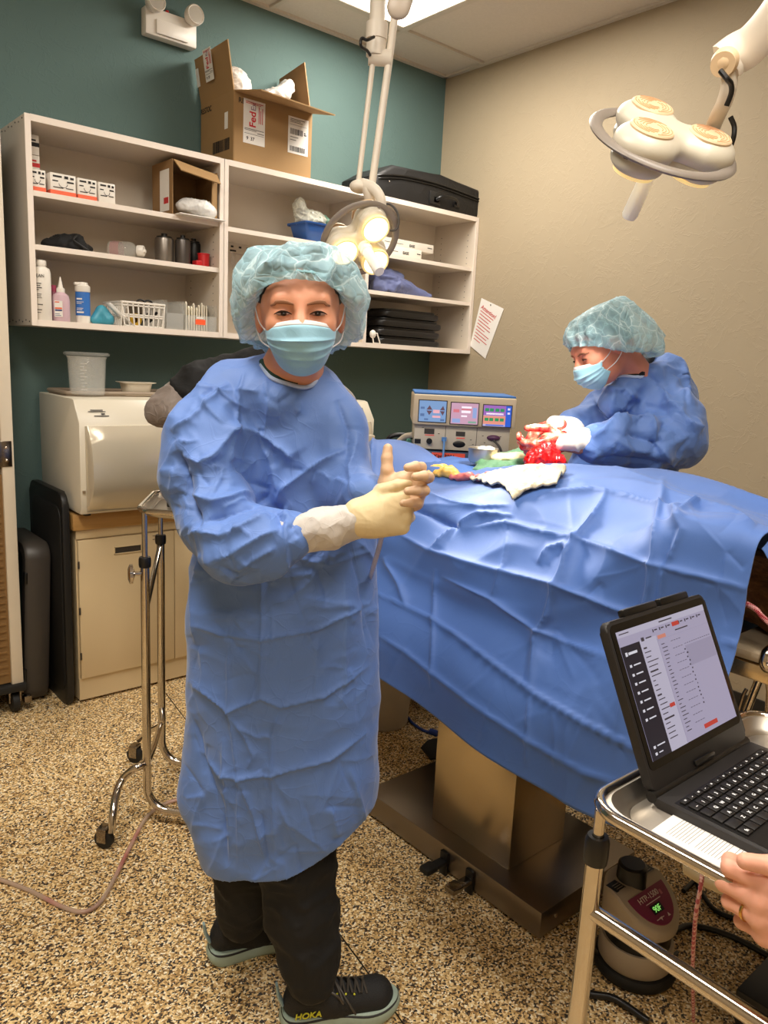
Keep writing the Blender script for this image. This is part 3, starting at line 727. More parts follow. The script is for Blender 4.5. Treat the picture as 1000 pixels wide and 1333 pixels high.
# flaps
fl=G(236,83,2.9)
hL=Z_(294,49,Yf)-zt
b=MB();card_panel(b,[(x0,Yf,zt),(x0,Yb,zt),(x0-.035,Yb,zt+hL*.93),(x0-.03,Yf+.005,zt+hL)],.005);lf=obj('side_flap',b,M_CARD,t)
b=MB();card_panel(b,[(x0,Yf,zt),(x1,Yf,zt),(x1-.002,Yf-.19,zt-.045),(x0+.03,Yf-.18,zt-.03)],.005);obj('front_flap',b,M_CARD,t)
hR=Z_(404,86,Yf+.1)-zt
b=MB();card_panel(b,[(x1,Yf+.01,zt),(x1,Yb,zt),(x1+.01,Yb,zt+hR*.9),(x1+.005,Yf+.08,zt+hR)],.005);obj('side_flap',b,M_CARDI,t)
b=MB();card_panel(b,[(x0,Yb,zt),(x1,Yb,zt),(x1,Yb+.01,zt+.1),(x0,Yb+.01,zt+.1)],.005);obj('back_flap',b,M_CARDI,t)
M_FDXR=mat('label_red',(204,32,44),.6);M_FDXO=mat('label_purple',(110,40,110),.6)
def shiplabel(p,right,up,w,h,kind,parent):
    p=np.array(p,float);r=np.array(right,float);r/=np.linalg.norm(r);u=np.array(up,float);u/=np.linalg.norm(u)
    b=MB();bars_on(b,p,r,u,[(0,0,w,h)],.0006);lb=obj('shipping_label',b,M_PAPER,parent);n=np.cross(r,u);q=p+n*.0008
    if kind=='fx':
        # lettering runs up the label
        text_on('lettering','Fed',h*.25,q+r*w*.56+u*h*.38,u,-r,M_FDXR,lb,bold=.02);text_on('lettering','Ex',h*.19,q+r*w*.56+u*h*.76,u,-r,mat('label_grey_purple',(150,130,150),.6),lb,bold=.01)
        text_on('lettering','Ex',h*.22,q+r*w*.62+u*h*.86-u*h*.0,u,-r,M_GREYTXT,lb) if False else None
        b=MB();bars_on(b,q,r,u,[(w*.1,h*.93,w*.9,h*.945),(w*.1,h*.9,w*.8,h*.912),(w*.70,h*.5,w*.73,h*.88),(w*.78,h*.5,w*.81,h*.8),(w*.86,h*.5,w*.89,h*.86)]);obj('printing',b,M_REDTXT,lb)
        b=MB();bars_on(b,q,r,u,[(w*.05,h*.33,w*.95,h*.342),(w*.05,h*.3,w*.6,h*.31),(w*.65,h*.26,w*.95,h*.275),(w*.05,h*.22,w*.95,h*.228)]);obj('printing',b,M_GREYTXT,lb)
        text_on('lettering','9  37',h*.11,q+r*w*.14+u*h*.08,r,u,M_BLKTXT,lb,bold=.02)
    elif kind=='bar':
        rc=[];x=w*.1
        while x<w*.85:
            ww=w*rng.choice([.012,.02,.035]);rc.append((x,h*.06,x+ww,h*.2));rc.append((x,h*.52,x+ww,h*.68)) if x<w*.7 else None;x+=ww+w*rng.choice([.014,.025])
        rc+=[(w*.1,h*.93,w*.8,h*.945),(w*.1,h*.89,w*.6,h*.905),(w*.1,h*.85,w*.7,h*.862),(w*.08,h*.78,w*.92,h*.785),(w*.1,h*.44,w*.5,h*.455),(w*.1,h*.36,w*.4,h*.375),(w*.78,h*.55,w*.9,h*.58),(w*.78,h*.6,w*.86,h*.63)]
        b=MB();bars_on(b,q,r,u,rc);obj('printing',b,M_BLKTXT,lb)
    return lb
W=x1-x0;H=zt-zt0
# front labels
a=(Z_(320,187,Yf));shiplabel((X_(316,185,Yf),Yf-.0032,Z_(316,185,Yf)),(1,0,0),(0,0,1),X_(344,190,Yf)-X_(316,185,Yf),Z_(320,128,Yf)-Z_(316,185,Yf),'fx',t)
shiplabel((X_(374,198,Yf),Yf-.0032,Z_(374,198,Yf)),(1,0,0),(0,0,1),X_(400,203,Yf)-X_(374,198,Yf),Z_(378,151,Yf)-Z_(374,198,Yf),'bar',t)
text_on('lettering','RE:STOC',.03,(X_(310,131,Yf),Yf-.0032,Z_(310,133,Yf)),(1,0,0),(0,0,1),M_BLKTXT,t,bold=.01)
# left side markings
def ysid(px,z): 
    ys=np.linspace(Yf,Yb,80);return float(ys[np.argmin([abs(PR([[x0,y,z]])[0][0]-px) for y in ys])])
ya=ysid(266,zt-.02);text_on('lettering','RE:STOC',.033,(x0-.0034,ysid(247,zt-.03),zt-.045),(0,-1,0),(0,0,1),M_BLKTXT,t,bold=.01,xs=.8)
yb0=ysid(278,zt0+.05);yb1=ysid(299,zt0+.05);b=MB();rc=[];x=0
while x<yb0-yb1: ww=float(rng.choice([.003,.005,.007]));rc.append((x,0,x+ww,.05));x+=ww+float(rng.choice([.003,.005]))
bars_on(b,(x0-.0034,yb0,zt0+.06),(0,-1,0),(0,0,1),rc);obj('barcode',b,M_BLKTXT,t)
b=MB();bars_on(b,(x0-.0034,ysid(293,zt0+.15),zt0+.15),(0,-1,0),(0,0,1),[(0,0,.03,.07)]);o=obj('small_label',b,M_PAPER,t)
# labels on the raised flap
kx=-.033/hL
shiplabel((x0-.02-.004,ysid(275,zt+.05),zt+.07),(0,-1,0),(-.033,0,hL),.075,.13,'fx',lf)
b=MB();bars_on(b,(x0-.015-.005,ysid(250,zt+.05),zt+.07),(0,-1,0),(-.033,0,hL),[(0,0,.028,.075)]);sl=obj('small_label',b,M_PAPER,lf)
b=MB();bars_on(b,(x0-.015-.0062,ysid(250,zt+.05)-.012,zt+.08),(0,-1,0),(-.033,0,hL),[(0,0,.004,.05)]);obj('label_print',b,M_BLKTXT,sl)
bg=thing('plastic_bag','clear plastic bags bulging out of the large shipping box','bag',((x0+x1)/2,(Yf+Yb)/2,zt-.1))
P,F=sdf([('e',(x0+.075,Yf+.12,zt+.02),(.065,.07,.11),np.eye(3),{}),('c',(x0+.075,Yf+.1,zt-.06),.05,(x1-.1,Yf+.12,zt-.05),.05,{}),('c',(x1-.2,Yf+.12,zt+.0),.05,(x1-.055,Yf+.13,zt+.12),.035,{})],.007)
P=P+vnorm(P,F)*((ridged(P,12,3,seed=4)-.4)*.035)[:,None];meshobj('bag_film',P,F,clearm('bag_film',(222,216,210),.75,.15,.5,streak=30),bg)
# ---------------------------------------------------------------- black padded case
x0=X_(486,262,3.28);x1=X_(629,275,3.28);z0=ZT+.001;zt=(Z_(629,243,3.28)+Z_(520,223,3.28))/2
t=thing('equipment_case','black soft equipment case with handle on top of the shelves','suitcase',((x0+x1)/2,3.42,z0))
P,F=[],[]
b=MB();b.prism([(0,0),(x1-x0,0),(x1-x0,.12),(x1-x0-.03,.155),((x1-x0)*.55,.18),(.12,.17),(.0,.10)],0,.3,bev=.02,seg=3,M=frame((x0,3.57,z0),(1,0,0),(0,0,1),(0,-1,0)))
obj('case_body',b,clothmat('case_fabric',(13,12,12),(20,18,18),cr=.3,scale=1,rough=.6,sheen=0),t)
b=MB();pts=[(x0-.002,3.33,z0+.085),(x0+.03,3.268,z0+.1),(x0+.2,3.267,z0+.125),((x0+x1)/2+.05,3.267,z0+.128),(x1-.05,3.267,z0+.105),(x1+.001,3.28,z0+.09)]
b.sweep(cr(pts,6),.005,8);b.sweep([(p[0],p[1]-.001,p[2]-.014) for p in cr(pts,6)],.003,8);obj('zipper',b,M_BLK,t)
b=MB();xm=x0+(x1-x0)*.62
b.sweep(cr([(xm-.08,3.268,z0+.045),(xm-.06,3.245,z0+.06),(xm,3.235,z0+.066),(xm+.06,3.245,z0+.06),(xm+.08,3.268,z0+.045)],6),.009,8);b.box((xm-.1,3.262,z0+.03),(xm-.06,3.268,z0+.06),bev=.002);b.box((xm+.06,3.262,z0+.03),(xm+.1,3.268,z0+.06),bev=.002);obj('handle',b,M_BLK,t)
b=MB();b.box((xm-.13,3.262,z0+.02),(xm-.05,3.269,z0+.085),bev=.003);obj('pocket',b,M_BLKR,t)
b=MB();b.ball((x0+.09,3.266,z0+.08),.004);obj('rivet',b,M_CHROME,t)
# ---------------------------------------------------------------- blue bin with bags (upper middle)
xc=X_(412,292,3.36);
t=thing('blue_bin','small blue plastic bin under the shipping box','bin',(xc,3.36,zA))
b=MB();w0,w1,hb=.075,.1,.095
def rr(w,d,z,n=6,r=.02):
    pts=[]
    for cx_,cy_,a0 in ((w-r,d-r,0),(-w+r,d-r,PI/2),(-w+r,-d+r,PI),(w-r,-d+r,3*PI/2)):
        for k in range(n+1): a=a0+PI/2*k/n;pts.append((cx_+r*math.cos(a),cy_+r*math.sin(a),z))
    return pts
rings=[rr(.07,.06,.0),rr(.074,.064,.0),rr(.1,.08,hb),rr(.112,.09,hb),rr(.112,.09,hb-.01)]
b.grid([[(xc+p[0],3.38+p[1],zA+.001+p[2]) for p in r] for r in rings[1:]],closed_u=True);b.pts([(xc+p[0],3.38+p[1],zA+.001) for p in rings[1]],[list(range(len(rings[1])))])
o=obj('bin_body',b,M_BLUE,t);o.modifiers.new('t','SOLIDIFY').thickness=.003
bg=thing('plastic_bag','clear and greenish plastic bags heaped in the blue bin','bag',(xc,3.38,zA+.1))
P,F=sdf([('e',(xc-.02,3.38,zA+.11),(.08,.06,.045),np.eye(3),{}),('c',(xc-.06,3.37,zA+.11),.035,(xc-.1,3.36,zA+.17),.03,{})],.005);P=P+vnorm(P,F)*((ridged(P,18,3,seed=5)-.4)*.03)[:,None]
meshobj('bag_film',P,F,clearm('bag_film2',(214,214,200),.7,.15,.5,streak=30),bg)
P,F=sdf([('e',(xc+.03,3.375,zA+.115),(.06,.05,.03),np.eye(3),{})],.005);P=P+vnorm(P,F)*((ridged(P,18,3,seed=6)-.4)*.03)[:,None]
meshobj('green_bag_film',P,F,clearm('green_film',(110,150,130),.8,.3,.5),bg)
# hanging organiser in the hidden middle bay
xa=X_(299,320,3.55);xb=X_(384,330,3.55);zq=Z_(300,322,3.55)
t=thing('pouch_rack','clear hanging rack with a marked white strip behind the nurse cap','rack',((xa+xb)/2,3.55,zq-.3))
b=MB();b.box((xa,3.575,zq-.02),(xb,3.585,zq+.03),bev=.001);st=obj('label_strip',b,M_OFFW,t)
b=MB();bars_on(b,(xa,3.5745,zq),(1,0,0),(0,0,1),[(.02+.045*k,.005,.035+.045*k,.014) for k in range(int((xb-xa-.04)/.045))]+[(.015,-.014,.05,-.006),(.2,-.012,.22,-.002)]);obj('printing',b,M_BLKTXT,st)
for k in range(4):
    xx=xa+.03+k*.07;b=MB();b.sweep([(xx,3.57,zq-.02),(xx+.01,3.565,zq-.2),(xx+.012,3.56,zq-.36)],.01,8,flat=.3);obj('clear_pouch',b,M_CLR,t)
# white flat boxes
def flatbox(px0,px1,z,h,Y,d,label):
    x0=X_(px0,320,Y);x1=X_(px1,330,Y)
    t=thing('flat_box',label,'box',((x0+x1)/2,Y+d/2,z),'white flat boxes');b=MB();b.box((x0,Y,z),(x1,Y+d,z+h),bev=.002);obj('carton',b,M_WHITE,t)
    b=MB();w=x1-x0;text_on('lettering','EASE',h*.42,(x0+w*.52,Y-.0008,z+h*.3),(1,0,0),(0,0,1),M_BLKTXT,t,bold=.02)
    bars_on(b,(x0,Y-.0002,z),(1,0,0),(0,0,1),[(w*.05,h*.45,w*.4,h*.5),(w*.88,h*.5,w*.97,h*.6)]);obj('printing',b,M_GREYTXT,t)
flatbox(497,549,zA+.001,.05,3.29,.16,'lower white flat carton beneath its twin on the shelf')
flatbox(497,564,zA+.053,.045,3.33,.14,'upper white flat carton lying on the lower one')
# folded blue cloth
xc=X_(517,372,3.37)
t=thing('folded_gown','crumpled blue grey surgical cloth on the right shelf','cloth',(xc,3.37,zB2))
P,F=sdf([('e',(xc-.03,3.38,zB2+.04),(.14,.09,.05),np.eye(3),{}),('e',(xc-.06,3.38,zB2+.08),(.08,.07,.04),np.eye(3),{}),('c',(xc+.05,3.34,zB2+.03),.035,(xc+.17,3.3,zB2+.005),.014,{}),('e',(xc-.12,3.36,zB2+.06),(.07,.07,.06),np.eye(3),{})],.006)
P=P+vnorm(P,F)*((ridged(P*[1,1,2.2],6.5,3,seed=8)-.4)*.055)[:,None];P[:,2]=np.maximum(P[:,2],zB2+.001);P[:,0]=np.maximum(P[:,0],SXD+.013)
meshobj('cloth_heap',P,F,clothmat('slate_cloth',(88,98,142),(104,112,156),cr=.4),t)
# four black trays
xa=X_(494,450,3.30);xb=X_(577,450,3.30)
for k,nm in enumerate(('lowest','second from the bottom','third from the bottom','topmost')):
    z0=ZB+TH+.001+k*.05;ox=(.0,-.006,.004,.01)[k]
    t=thing('instrument_tray','black rounded tray, %s of the stack of four'%nm,'tray',((xa+xb)/2,3.4,z0),'stack of black trays')
    pl_=[(p[0],p[1]) for p in rr((xb-xa)/2-(.03 if k==3 else .0),.1,0,6,.04)]
    b=MB();b.prism(pl_,0,.034,bev=.012,seg=3,M=Matrix.Translation(((xa+xb)/2+ox,3.41,z0)));obj('tray_body',b,mat('tray_black',(24,22,21),.45),t)
    b=MB();b.prism([(p[0]*.9,p[1]*.85) for p in pl_],.034,.046,bev=.005,M=Matrix.Translation(((xa+xb)/2+ox,3.41,z0)));obj('tray_lid',b,mat('tray_black',(24,22,21),.45),t)
# white clamp thing
xc=X_(488,440,3.285);z0=ZB+TH
t=thing('hose_clamp','small white wire handled clamp beside the black trays','clamp',(xc,3.285,z0))
b=MB();b.sweep([(xc-.02,3.285,z0+.06),(xc+.015,3.285,z0+.055),(xc+.034,3.28,z0+.004),(xc-.012,3.28,z0+.004),(xc-.02,3.285,z0+.06)],.004,8);obj('wire_handle',b,M_WHITE,t)
b=MB();b.ball((xc-.015,3.285,z0+.05),(.02,.014,.022));obj('clamp_body',b,M_WHITE,t)
# ================================================================ notice on the right wall
A=[PL(*q,'x',XR-.003) for q in ((627,388),(656,402),(632,467),(612,450))]
o_=A[3];r=(A[2]-A[3]);u=(A[0]-A[3]);w=np.linalg.norm(r);h=np.linalg.norm(u);r/=w;u/=h
t=thing('notice_sheet','white paper notice headed Attention! taped crooked on beige wall','sign',(A[0]+A[2])/2)
b=MB();card_panel(b,[A[3],A[2],A[1],A[0]],.0015);obj('sheet',b,M_PAPER,t)
n=np.cross(r,u);n=n/np.linalg.norm(n)
if n[0]>0: n=-n
q=(A[3])+n*.0014
rr_=np.cross(u,n)
if rr_@r<0: rr_=-rr_
text_on('lettering','Attention!',h*.115,A[3]+n*.0016+u*h*.82+r*w*.1,r,u-(u@r)*r,M_REDTXT,t,ext=.0002,bold=.015)
b=MB();rc=[]
for k in range(10):
    y=h*(.74-.062*k);rc.append((w*.1,y,w*(.1+[.8,.7,.6,.75,.78,.5,.8,.7,.78,.4][k]),y+h*.014))
uu=u-(u@r)*r;uu/=np.linalg.norm(uu)
for a in rc:
    sh=(u@r)*a[1]
    bars_on(b,A[3]+n*.0016+r*sh,r,uu,[a],.0003)
obj('printing',b,M_REDTXT,t)
b=MB();b.ball(A[0]*.55+A[1]*.45+n*.002-u*.012,.004);obj('push_pin',b,M_DKGREY,t)
# ================================================================ base cabinet, counter
YC=3.16
CX0=float(PL(104,915,'z',0)[0]);CX1=2.62
zk=float(np.mean([Z_(103,890,YC),Z_(246,848,YC)]));zt=float(Z_(98,690,YC));zwt=float(Z_(98,670,YC-.01))
xs1=X_(226,760,YC);print('cab',CX0,zk,zt,zwt,xs1)
t=thing('base_cabinet','cream metal base cabinet under the wooden counter','cabinet',((CX0+CX1)/2,3.35,0))
b=MB();b.box((CX0,YC+.006,.012),(CX1,YB-.013,zt-.002));b.box((CX0+.02,YC+.03,0),(CX1,YB-.02,.012));obj('carcass',b,M_CAB,t)
b=MB();b.box((CX0,YC,.012),(CX1,YC+.006,zk));obj('kick_plate',b,M_CAB,t)
xs=[CX0+.004,xs1,xs1+.42,xs1+.84,CX1]
for i in range(4):
    b=MB();xa,xb=xs[i]+.002,xs[i+1]-.002
    zd=zt-.045
    b.box((xa,YC-.012,zk+.004),(xb,YC+.006,zd),bev=.002);d=obj('door',b,M_CAB,t)
    hx=xa+(xb-xa)*.32 if i==0 else xa+(xb-xa)*.2
    if i==0: hx0,hx1,hz0,hz1=X_(147,721,YC),X_(183,708,YC),Z_(147,721,YC),Z_(147,711,YC)
    else: hx0,hx1,hz0,hz1=xa+.1,xa+.19,zd-.1,zd-.07
    b=MB()
    for lo,hi in (((hx0,YC-.016,hz0),(hx1,YC-.011,hz0+.004)),((hx0,YC-.016,hz1-.004),(hx1,YC-.011,hz1)),((hx0,YC-.016,hz0),(hx0+.004,YC-.011,hz1)),((hx1-.004,YC-.016,hz0),(hx1,YC-.011,hz1))): b.box(lo,hi)
    h=obj('handle',b,M_CAB,d)
    b=MB();b.box((hx0+.004,YC-.0128,hz0+.004),(hx1-.004,YC-.0118,hz1-.004));obj('handle_recess',b,M_DKGREY,h)
    if i==0:
        for zz in (.2,.4,.6):
            b=MB();b.cyl((xa-.001,YC-.015,zz),(xa-.001,YC-.015,zz+.03),.004,n=10);obj('hinge',b,M_DKGREY,d)
b=MB();b.box((CX0,YC-.004,zt-.04),(CX1,YC+.006,zt-.002),bev=.001);obj('top_rail',b,M_CAB,t)
b=MB();x=X_(197,692,YC);bars_on(b,(x,YC-.0136,zt-.075),(1,0,0),(0,0,1),[(.0,.0,.06,.003),(.01,.008,.05,.011),(0,.016,.055,.018)]);obj('sticker_print',b,M_GREYTXT,t)
s=N('wood_counter');co=s.co('Object',(1,14,14));w=s.noise(6,5,.6,co=co,dist=.5);s.base(s.mix(w,lin((158,118,66)),lin((190,148,90))));s.set(Roughness=.4)
b=MB();b.box((CX0-.015,YC-.02,zt),(CX1+.01,YB-.013,zwt),bev=.004);tag(obj('wooden_countertop',b,s.m),'honey coloured wooden countertop over the cream cabinet','countertop')
ZCT=zwt
# ================================================================ autoclaves
M_AUTO=mat('autoclave_cream',(216,208,190),.32,0,.015,6)
M_AUTOD=mat('autoclave_door',(206,196,176),.22,0,.02,5,Metallic=.35)
def autoclave(x0,x1,label,full=True):
    w=x1-x0;YA=3.07;z0=ZCT+.012;z1=Z_(97,519,3.12)
    t=thing('autoclave',label,'steriliser',((x0+x1)/2,3.3,ZCT))
    zp=z0+(z1-z0)*.80
    # side profile (y,z)
    prof=[(3.56,z0),(YA+.015,z0),(YA,z0+.03),(YA,zp),(YA+.06,z1-.005),(YA+.08,z1),(3.56,z1)]
    b=MB();b.prism([(p[0],p[1]) for p in prof],0,w,bev=.006,M=frame((x0,0,0),(0,1,0),(0,0,1),(1,0,0)));obj('housing',b,M_AUTO,t)
    # bulged door
    rows=[];n=14
    for i in range(n+1):
        s_=i/n;z=z0+.012+(zp-.012-z0-.012)*s_
        bl=-.006-.05*math.sin(PI*min(1,s_*1.02))**.6*(.75+.35*(1-s_)) + (.012 if s_<.12 else 0)
        if .12<=s_<.3: bl+=.012*(1-(s_-.12)/.18)
        rows.append([(x0+.022,YA-.002,z),(x0+.028,YA+bl*.8,z)]+[(x0+.035+(w-.07)*k/8,YA+bl-.006*math.sin(PI*k/8),z) for k in range(9)]+[(x0+w-.028,YA+bl*.8,z),(x0+w-.022,YA-.002,z)])
    b=MB();b.grid(rows);b.pts([rows[-1][k] for k in range(13)]+[(rows[-1][12-k][0],YA,rows[-1][0][2]) for k in (0,12)],[list(range(15))]);b.pts([rows[0][k] for k in range(13)],[list(range(13))]);d=obj('door',b,M_AUTOD,t)
    b=MB();b.box((x0+w*.72,YA-.062,z0+(zp-z0)*.62),(x0+w-.04,YA-.03,z0+(zp-z0)*.8),bev=.006);g=obj('door_handle',b,M_CREAM2,d)
    # control panel
    nrm=np.array([0,-(z1-zp),.06]);nrm/=np.linalg.norm(nrm);upv=np.array([0,.06,z1-zp]);upv/=np.linalg.norm(upv)
    q=np.array([x0+w*.62,YA-.0005,zp+.004])+upv*.008;b=MB();bars_on(b,q,(1,0,0),upv,[(0,0,w*.28,.055)],.002);cp=obj('control_panel',b,mat('panel_grey',(128,128,116),.4),t)
    b=MB();bars_on(b,q+nrm*.002,(1,0,0),upv,[(w*.1,.006,w*.2,.02)],.001);obj('red_button',b,mat('button_red',(214,96,80),.4),cp)
    b=MB();bars_on(b,q+nrm*.002,(1,0,0),upv,[(w*.1,.028,w*.2,.042)],.001);obj('green_button',b,mat('button_green',(96,140,110),.4),cp)
    q=np.array([x0+w*.08,YA-.0008,zp+.004])+upv*.045
    b=MB();bars_on(b,q,(1,0,0),upv,[(0,0,.07,.003),(.01,.006,.06,.01),(.05,-.012,.065,-.006),(.02,-.02,.08,-.016)],.0006);obj('printing',b,M_GREYTXT,t)
    b=MB()
    for yy_ in (3.12,3.5):
        for xx in (x0+.04,x1-.04): b.cyl((xx,yy_,ZCT),(xx,yy_,z0+.003),.015)
    obj('feet',b,M_BLKR,t)
    b=MB();b.cyl((x0+.012,YA-.004,z0+.09),(x0+.012,YA-.004,z0+.1),.006);obj('latch',b,M_CHROME,t)
    return z1
AX0=float(PL(50,600,'y',3.5)[0]);zA1=autoclave(CX0-.005,CX0+.56,'cream tabletop steam steriliser on the counter under a clear beaker')
xr=X_(485,600,3.07);autoclave(xr-.56,xr,'cream tabletop steam steriliser partly hidden behind the nurse shoulder')
# beaker, tray, dish
c=np.array([X_(114,512,3.27),3.27,zA1])
t=thing('beaker','large clear measuring beaker with lid on the steriliser','beaker',c)
b=MB();b.lathe([(0,.0),(.062,0),(.066,.004),(.074,.15),(.08,.158),(.082,.158),(.076,.148),(.069,.006),(0,.004)],c+[0,0,.006],36);obj('vessel',b,M_CLRT,t)
b=MB();b.lathe([(0,.16),(.086,.16),(.09,.163),(.09,.172),(.084,.175),(0,.175)],c+[0,0,.006],36);obj('lid',b,M_CLR,t)
b=MB()
for k in range(9): 
    a=math.radians(-128);r0=.0675+.0008*k
    for j in range(3 if k%2 else 5): b.box((c[0]+math.cos(a+.07*j)*(r0+.001)-.003,c[1]+math.sin(a+.07*j)*(r0+.001)-.001,c[2]+.03+k*.013),(c[0]+math.cos(a+.07*j)*(r0+.001)+.003,c[1]+math.sin(a+.07*j)*(r0+.001)+.001,c[2]+.0315+k*.013))
obj('graduations',b,M_PAPER,t)
x0_=X_(84,512,3.3);x1_=X_(250,512,3.3)
t=thing('flat_tray','long low brown grey tray lying on the steriliser','tray',((x0_+x1_)/2,3.38,zA1))
b=MB();b.prism([(p[0],p[1]) for p in rr((x1_-x0_)/2,.13,0,5,.03)],0,.006,bev=.002,M=Matrix.Translation(((x0_+x1_)/2,3.4,zA1)));obj('tray_base',b,mat('tray_taupe',(150,134,116),.5),t)
b=MB();b.sweep([(p[0]+(x0_+x1_)/2,p[1]+3.4,zA1+.014) for p in rr((x1_-x0_)/2,.13,0,5,.03)]+[((x0_+x1_)/2+rr((x1_-x0_)/2,.13,0,5,.03)[0][0],3.4+rr((x1_-x0_)/2,.13,0,5,.03)[0][1],zA1+.014)],.008,8);obj('rim',b,mat('tray_taupe',(150,134,116),.5),t)
xc=X_(177,500,3.32)
t=thing('plastic_dish','white rectangular dish with flared rim on the brown tray','dish',(xc,3.32,zA1+.007))
b=MB();rings=[rr(.05,.035,.0),rr(.052,.037,.004),rr(.06,.045,.045),rr(.075,.058,.05)]
b.grid([[(xc+p[0],3.32+p[1],zA1+.012+p[2]) for p in r_] for r_ in rings],closed_u=True);b.pts([(xc+p[0],3.32+p[1],zA1+.012) for p in rings[0]],[list(range(28))])
o=obj('dish_body',b,M_OFFW,t);o.modifiers.new('t','SOLIDIFY').thickness=.002
b=MB();b.prism([(p[0],p[1]) for p in rr(.075,.055,0,5,.02)],0,.005,M=Matrix.Translation((xc-.005,3.32,zA1+.0065)));tag(obj('dish_lid',b,M_OFFW),'flat white lid lying under the white dish','lid')
# ================================================================ leaning panels at the left
YP=YC
def pan(X,pts,th,name,label,m,bev=.01,cat='board'):
    """panel in the plane x=X; outline given as pixels"""
    Q=[PL(*q,'x',X) for q in pts];base=Q[0]
    b=MB();b.prism([(q[1],q[2]) for q in Q],0,th,bev=bev,M=frame((X,0,0),(0,1,0),(0,0,1),(1,0,0)));
    return b,Q
q=PL(84,919,'z',0);Xp=float(min(q[0],CX0-.045));print('board foot',q)
yn=max(float(q[1])-.0,3.02);zn=float(PL(93,640,'y',yn)[2]);yf=3.57
t=thing('padded_board','tall black board with rounded corners leaning beside the cream cabinet','board',(Xp,(yn+yf)/2,0))
def rc_poly(y0,z0,y1,z1,r,n=5):
    o=[]
    for cx_,cy_,a0 in ((y1-r,z1-r,0),(y0+r,z1-r,PI/2),(y0+r,z0+r,PI),(y1-r,z0+r,3*PI/2)):
        for k in range(n+1): a=a0+PI/2*k/n;o.append((cx_+r*math.cos(a),cy_+r*math.sin(a)))
    return o
b=MB();b.prism(rc_poly(yn-.03,.0,yf,zn,.05),0,.028,bev=.008,M=frame((Xp+.005,0,0),(0,1,0),(0,0,1),(1,0,0)));obj('board_body',b,mat('board_black',(18,17,16),.5),t)
b=MB();b.prism(rc_poly(yn-.01,.06,yf-.05,zn-.06,.05),0,.004,bev=.001,M=frame((Xp+.001,0,0),(0,1,0),(0,0,1),(1,0,0)));obj('board_pad',b,M_BLKR,t)
Bq=PL(64,912,'z',0);Bq[0]=min(Bq[0],Xp-.02);Tq=PL(82,705,'y',Bq[1]);Tq[0]=min(Tq[0],Xp-.004);print('grey',Bq,Tq)
uu=(Tq-Bq);hg=np.linalg.norm(uu);uu/=hg;nn_=np.cross([0,1,0],uu);nn_/=np.linalg.norm(nn_)
if nn_[0]>0: nn_=-nn_
t=thing('plastic_leaf','dark grey moulded plastic panel with thick rounded rim leaning on the black board','board',(Bq[0],Bq[1]+.2,0))
Mg=frame(Bq,(0,1,0),uu,nn_)      # x=depth, y=up, z=to the left
o_=rc_poly(0,0,.40,hg,.07);i_=rc_poly(.045,.045,.355,hg-.045,.04)
m0=rc_poly(.008,.008,.392,hg-.008,.065)
b=MB();b.grid([[tuple(Mg@Vector((p[0],p[1],z))) for p in L] for L,z in ((i_,.0),(m0,.0),(o_,.012),(o_,.088),(m0,.1),(i_,.1),(i_,.0))],closed_u=True);obj('rim',b,M_DKGREY,t)
b=MB();b.prism(rc_poly(.04,.04,.36,hg-.04,.04),.0,.012,M=Mg);obj('panel',b,mat('panel_dark',(30,27,25),.6),t)
b=MB();b.box((.0,hg-.17,.09),(.03,hg-.12,.104),M=Mg,bev=.004);b.box((.0,.1,.09),(.03,.16,.104),M=Mg,bev=.004);obj('latch',b,M_BLK,t)
b=MB();b.cyl(Mg@Vector((.03,.06,.1)),Mg@Vector((.03,.06,.125)),.018);obj('bolt',b,M_CHROMED,t)
# ---------------------------------------------------------------- tall rolling cabinet at the left edge
pc=PL(4,926,'z',0);print('caster',pc)
gC=float((pc-O)@FH)
pb=G(30,865,gC);pt_=G(12,430,gC);print('post',pb,pt_)
px,py_=pb[0],pb[1];
t=thing('rolling_rack_cabinet','tall rolling cabinet with bright corner post at the left edge','cabinet',(px-.3,py_+.2,0))
w_=.045
b=MB();b.box((px-w_,py_,.13),(px,py_+w_,2.35),bev=.004);obj('corner_post',b,M_OFFW,t)
b=MB();b.box((px-.85,py_,.13),(px-.85+w_,py_+w_,2.35),bev=.004);obj('corner_post',b,M_OFFW,t)
b=MB();b.box((px-.87,py_-.015,.10),(px+.012,py_+.5,.135),bev=.01);obj('base_rail',b,M_BLKR,t)
b=MB();b.box((px-.85,py_+w_,.14),(px-.004,py_+.48,2.35));obj('side_panel',b,mat('rack_grey',(120,112,100),.5),t)
b=MB();b.box((px-.85+w_,py_+.012,1.02),(px-w_,py_+.03,2.33));obj('upper_door',b,mat('rack_brown',(92,76,58),.45),t)
b=MB();b.box((px-.85+w_,py_+.012,.14),(px-w_,py_+.03,1.0));zz=.18
while zz<.97: b.box((px-.8,py_+.005,zz),(px-w_-.01,py_+.014,zz+.008));zz+=.03
obj('lower_door',b,mat('rack_amber',(128,96,56),.45),t)
zh=float(G(8,590,gC)[2]);b=MB();b.box((px-w_-.02,py_-.004,zh-.05),(px-.008,py_+.001,zh+.05),bev=.002);hg=obj('hinge_plate',b,M_CHROMED,t)
b=MB();b.ball((px-.03,py_-.005,zh-.025),.006);b.ball((px-.03,py_-.005,zh+.025),.006);obj('screw',b,M_CHROME,hg)
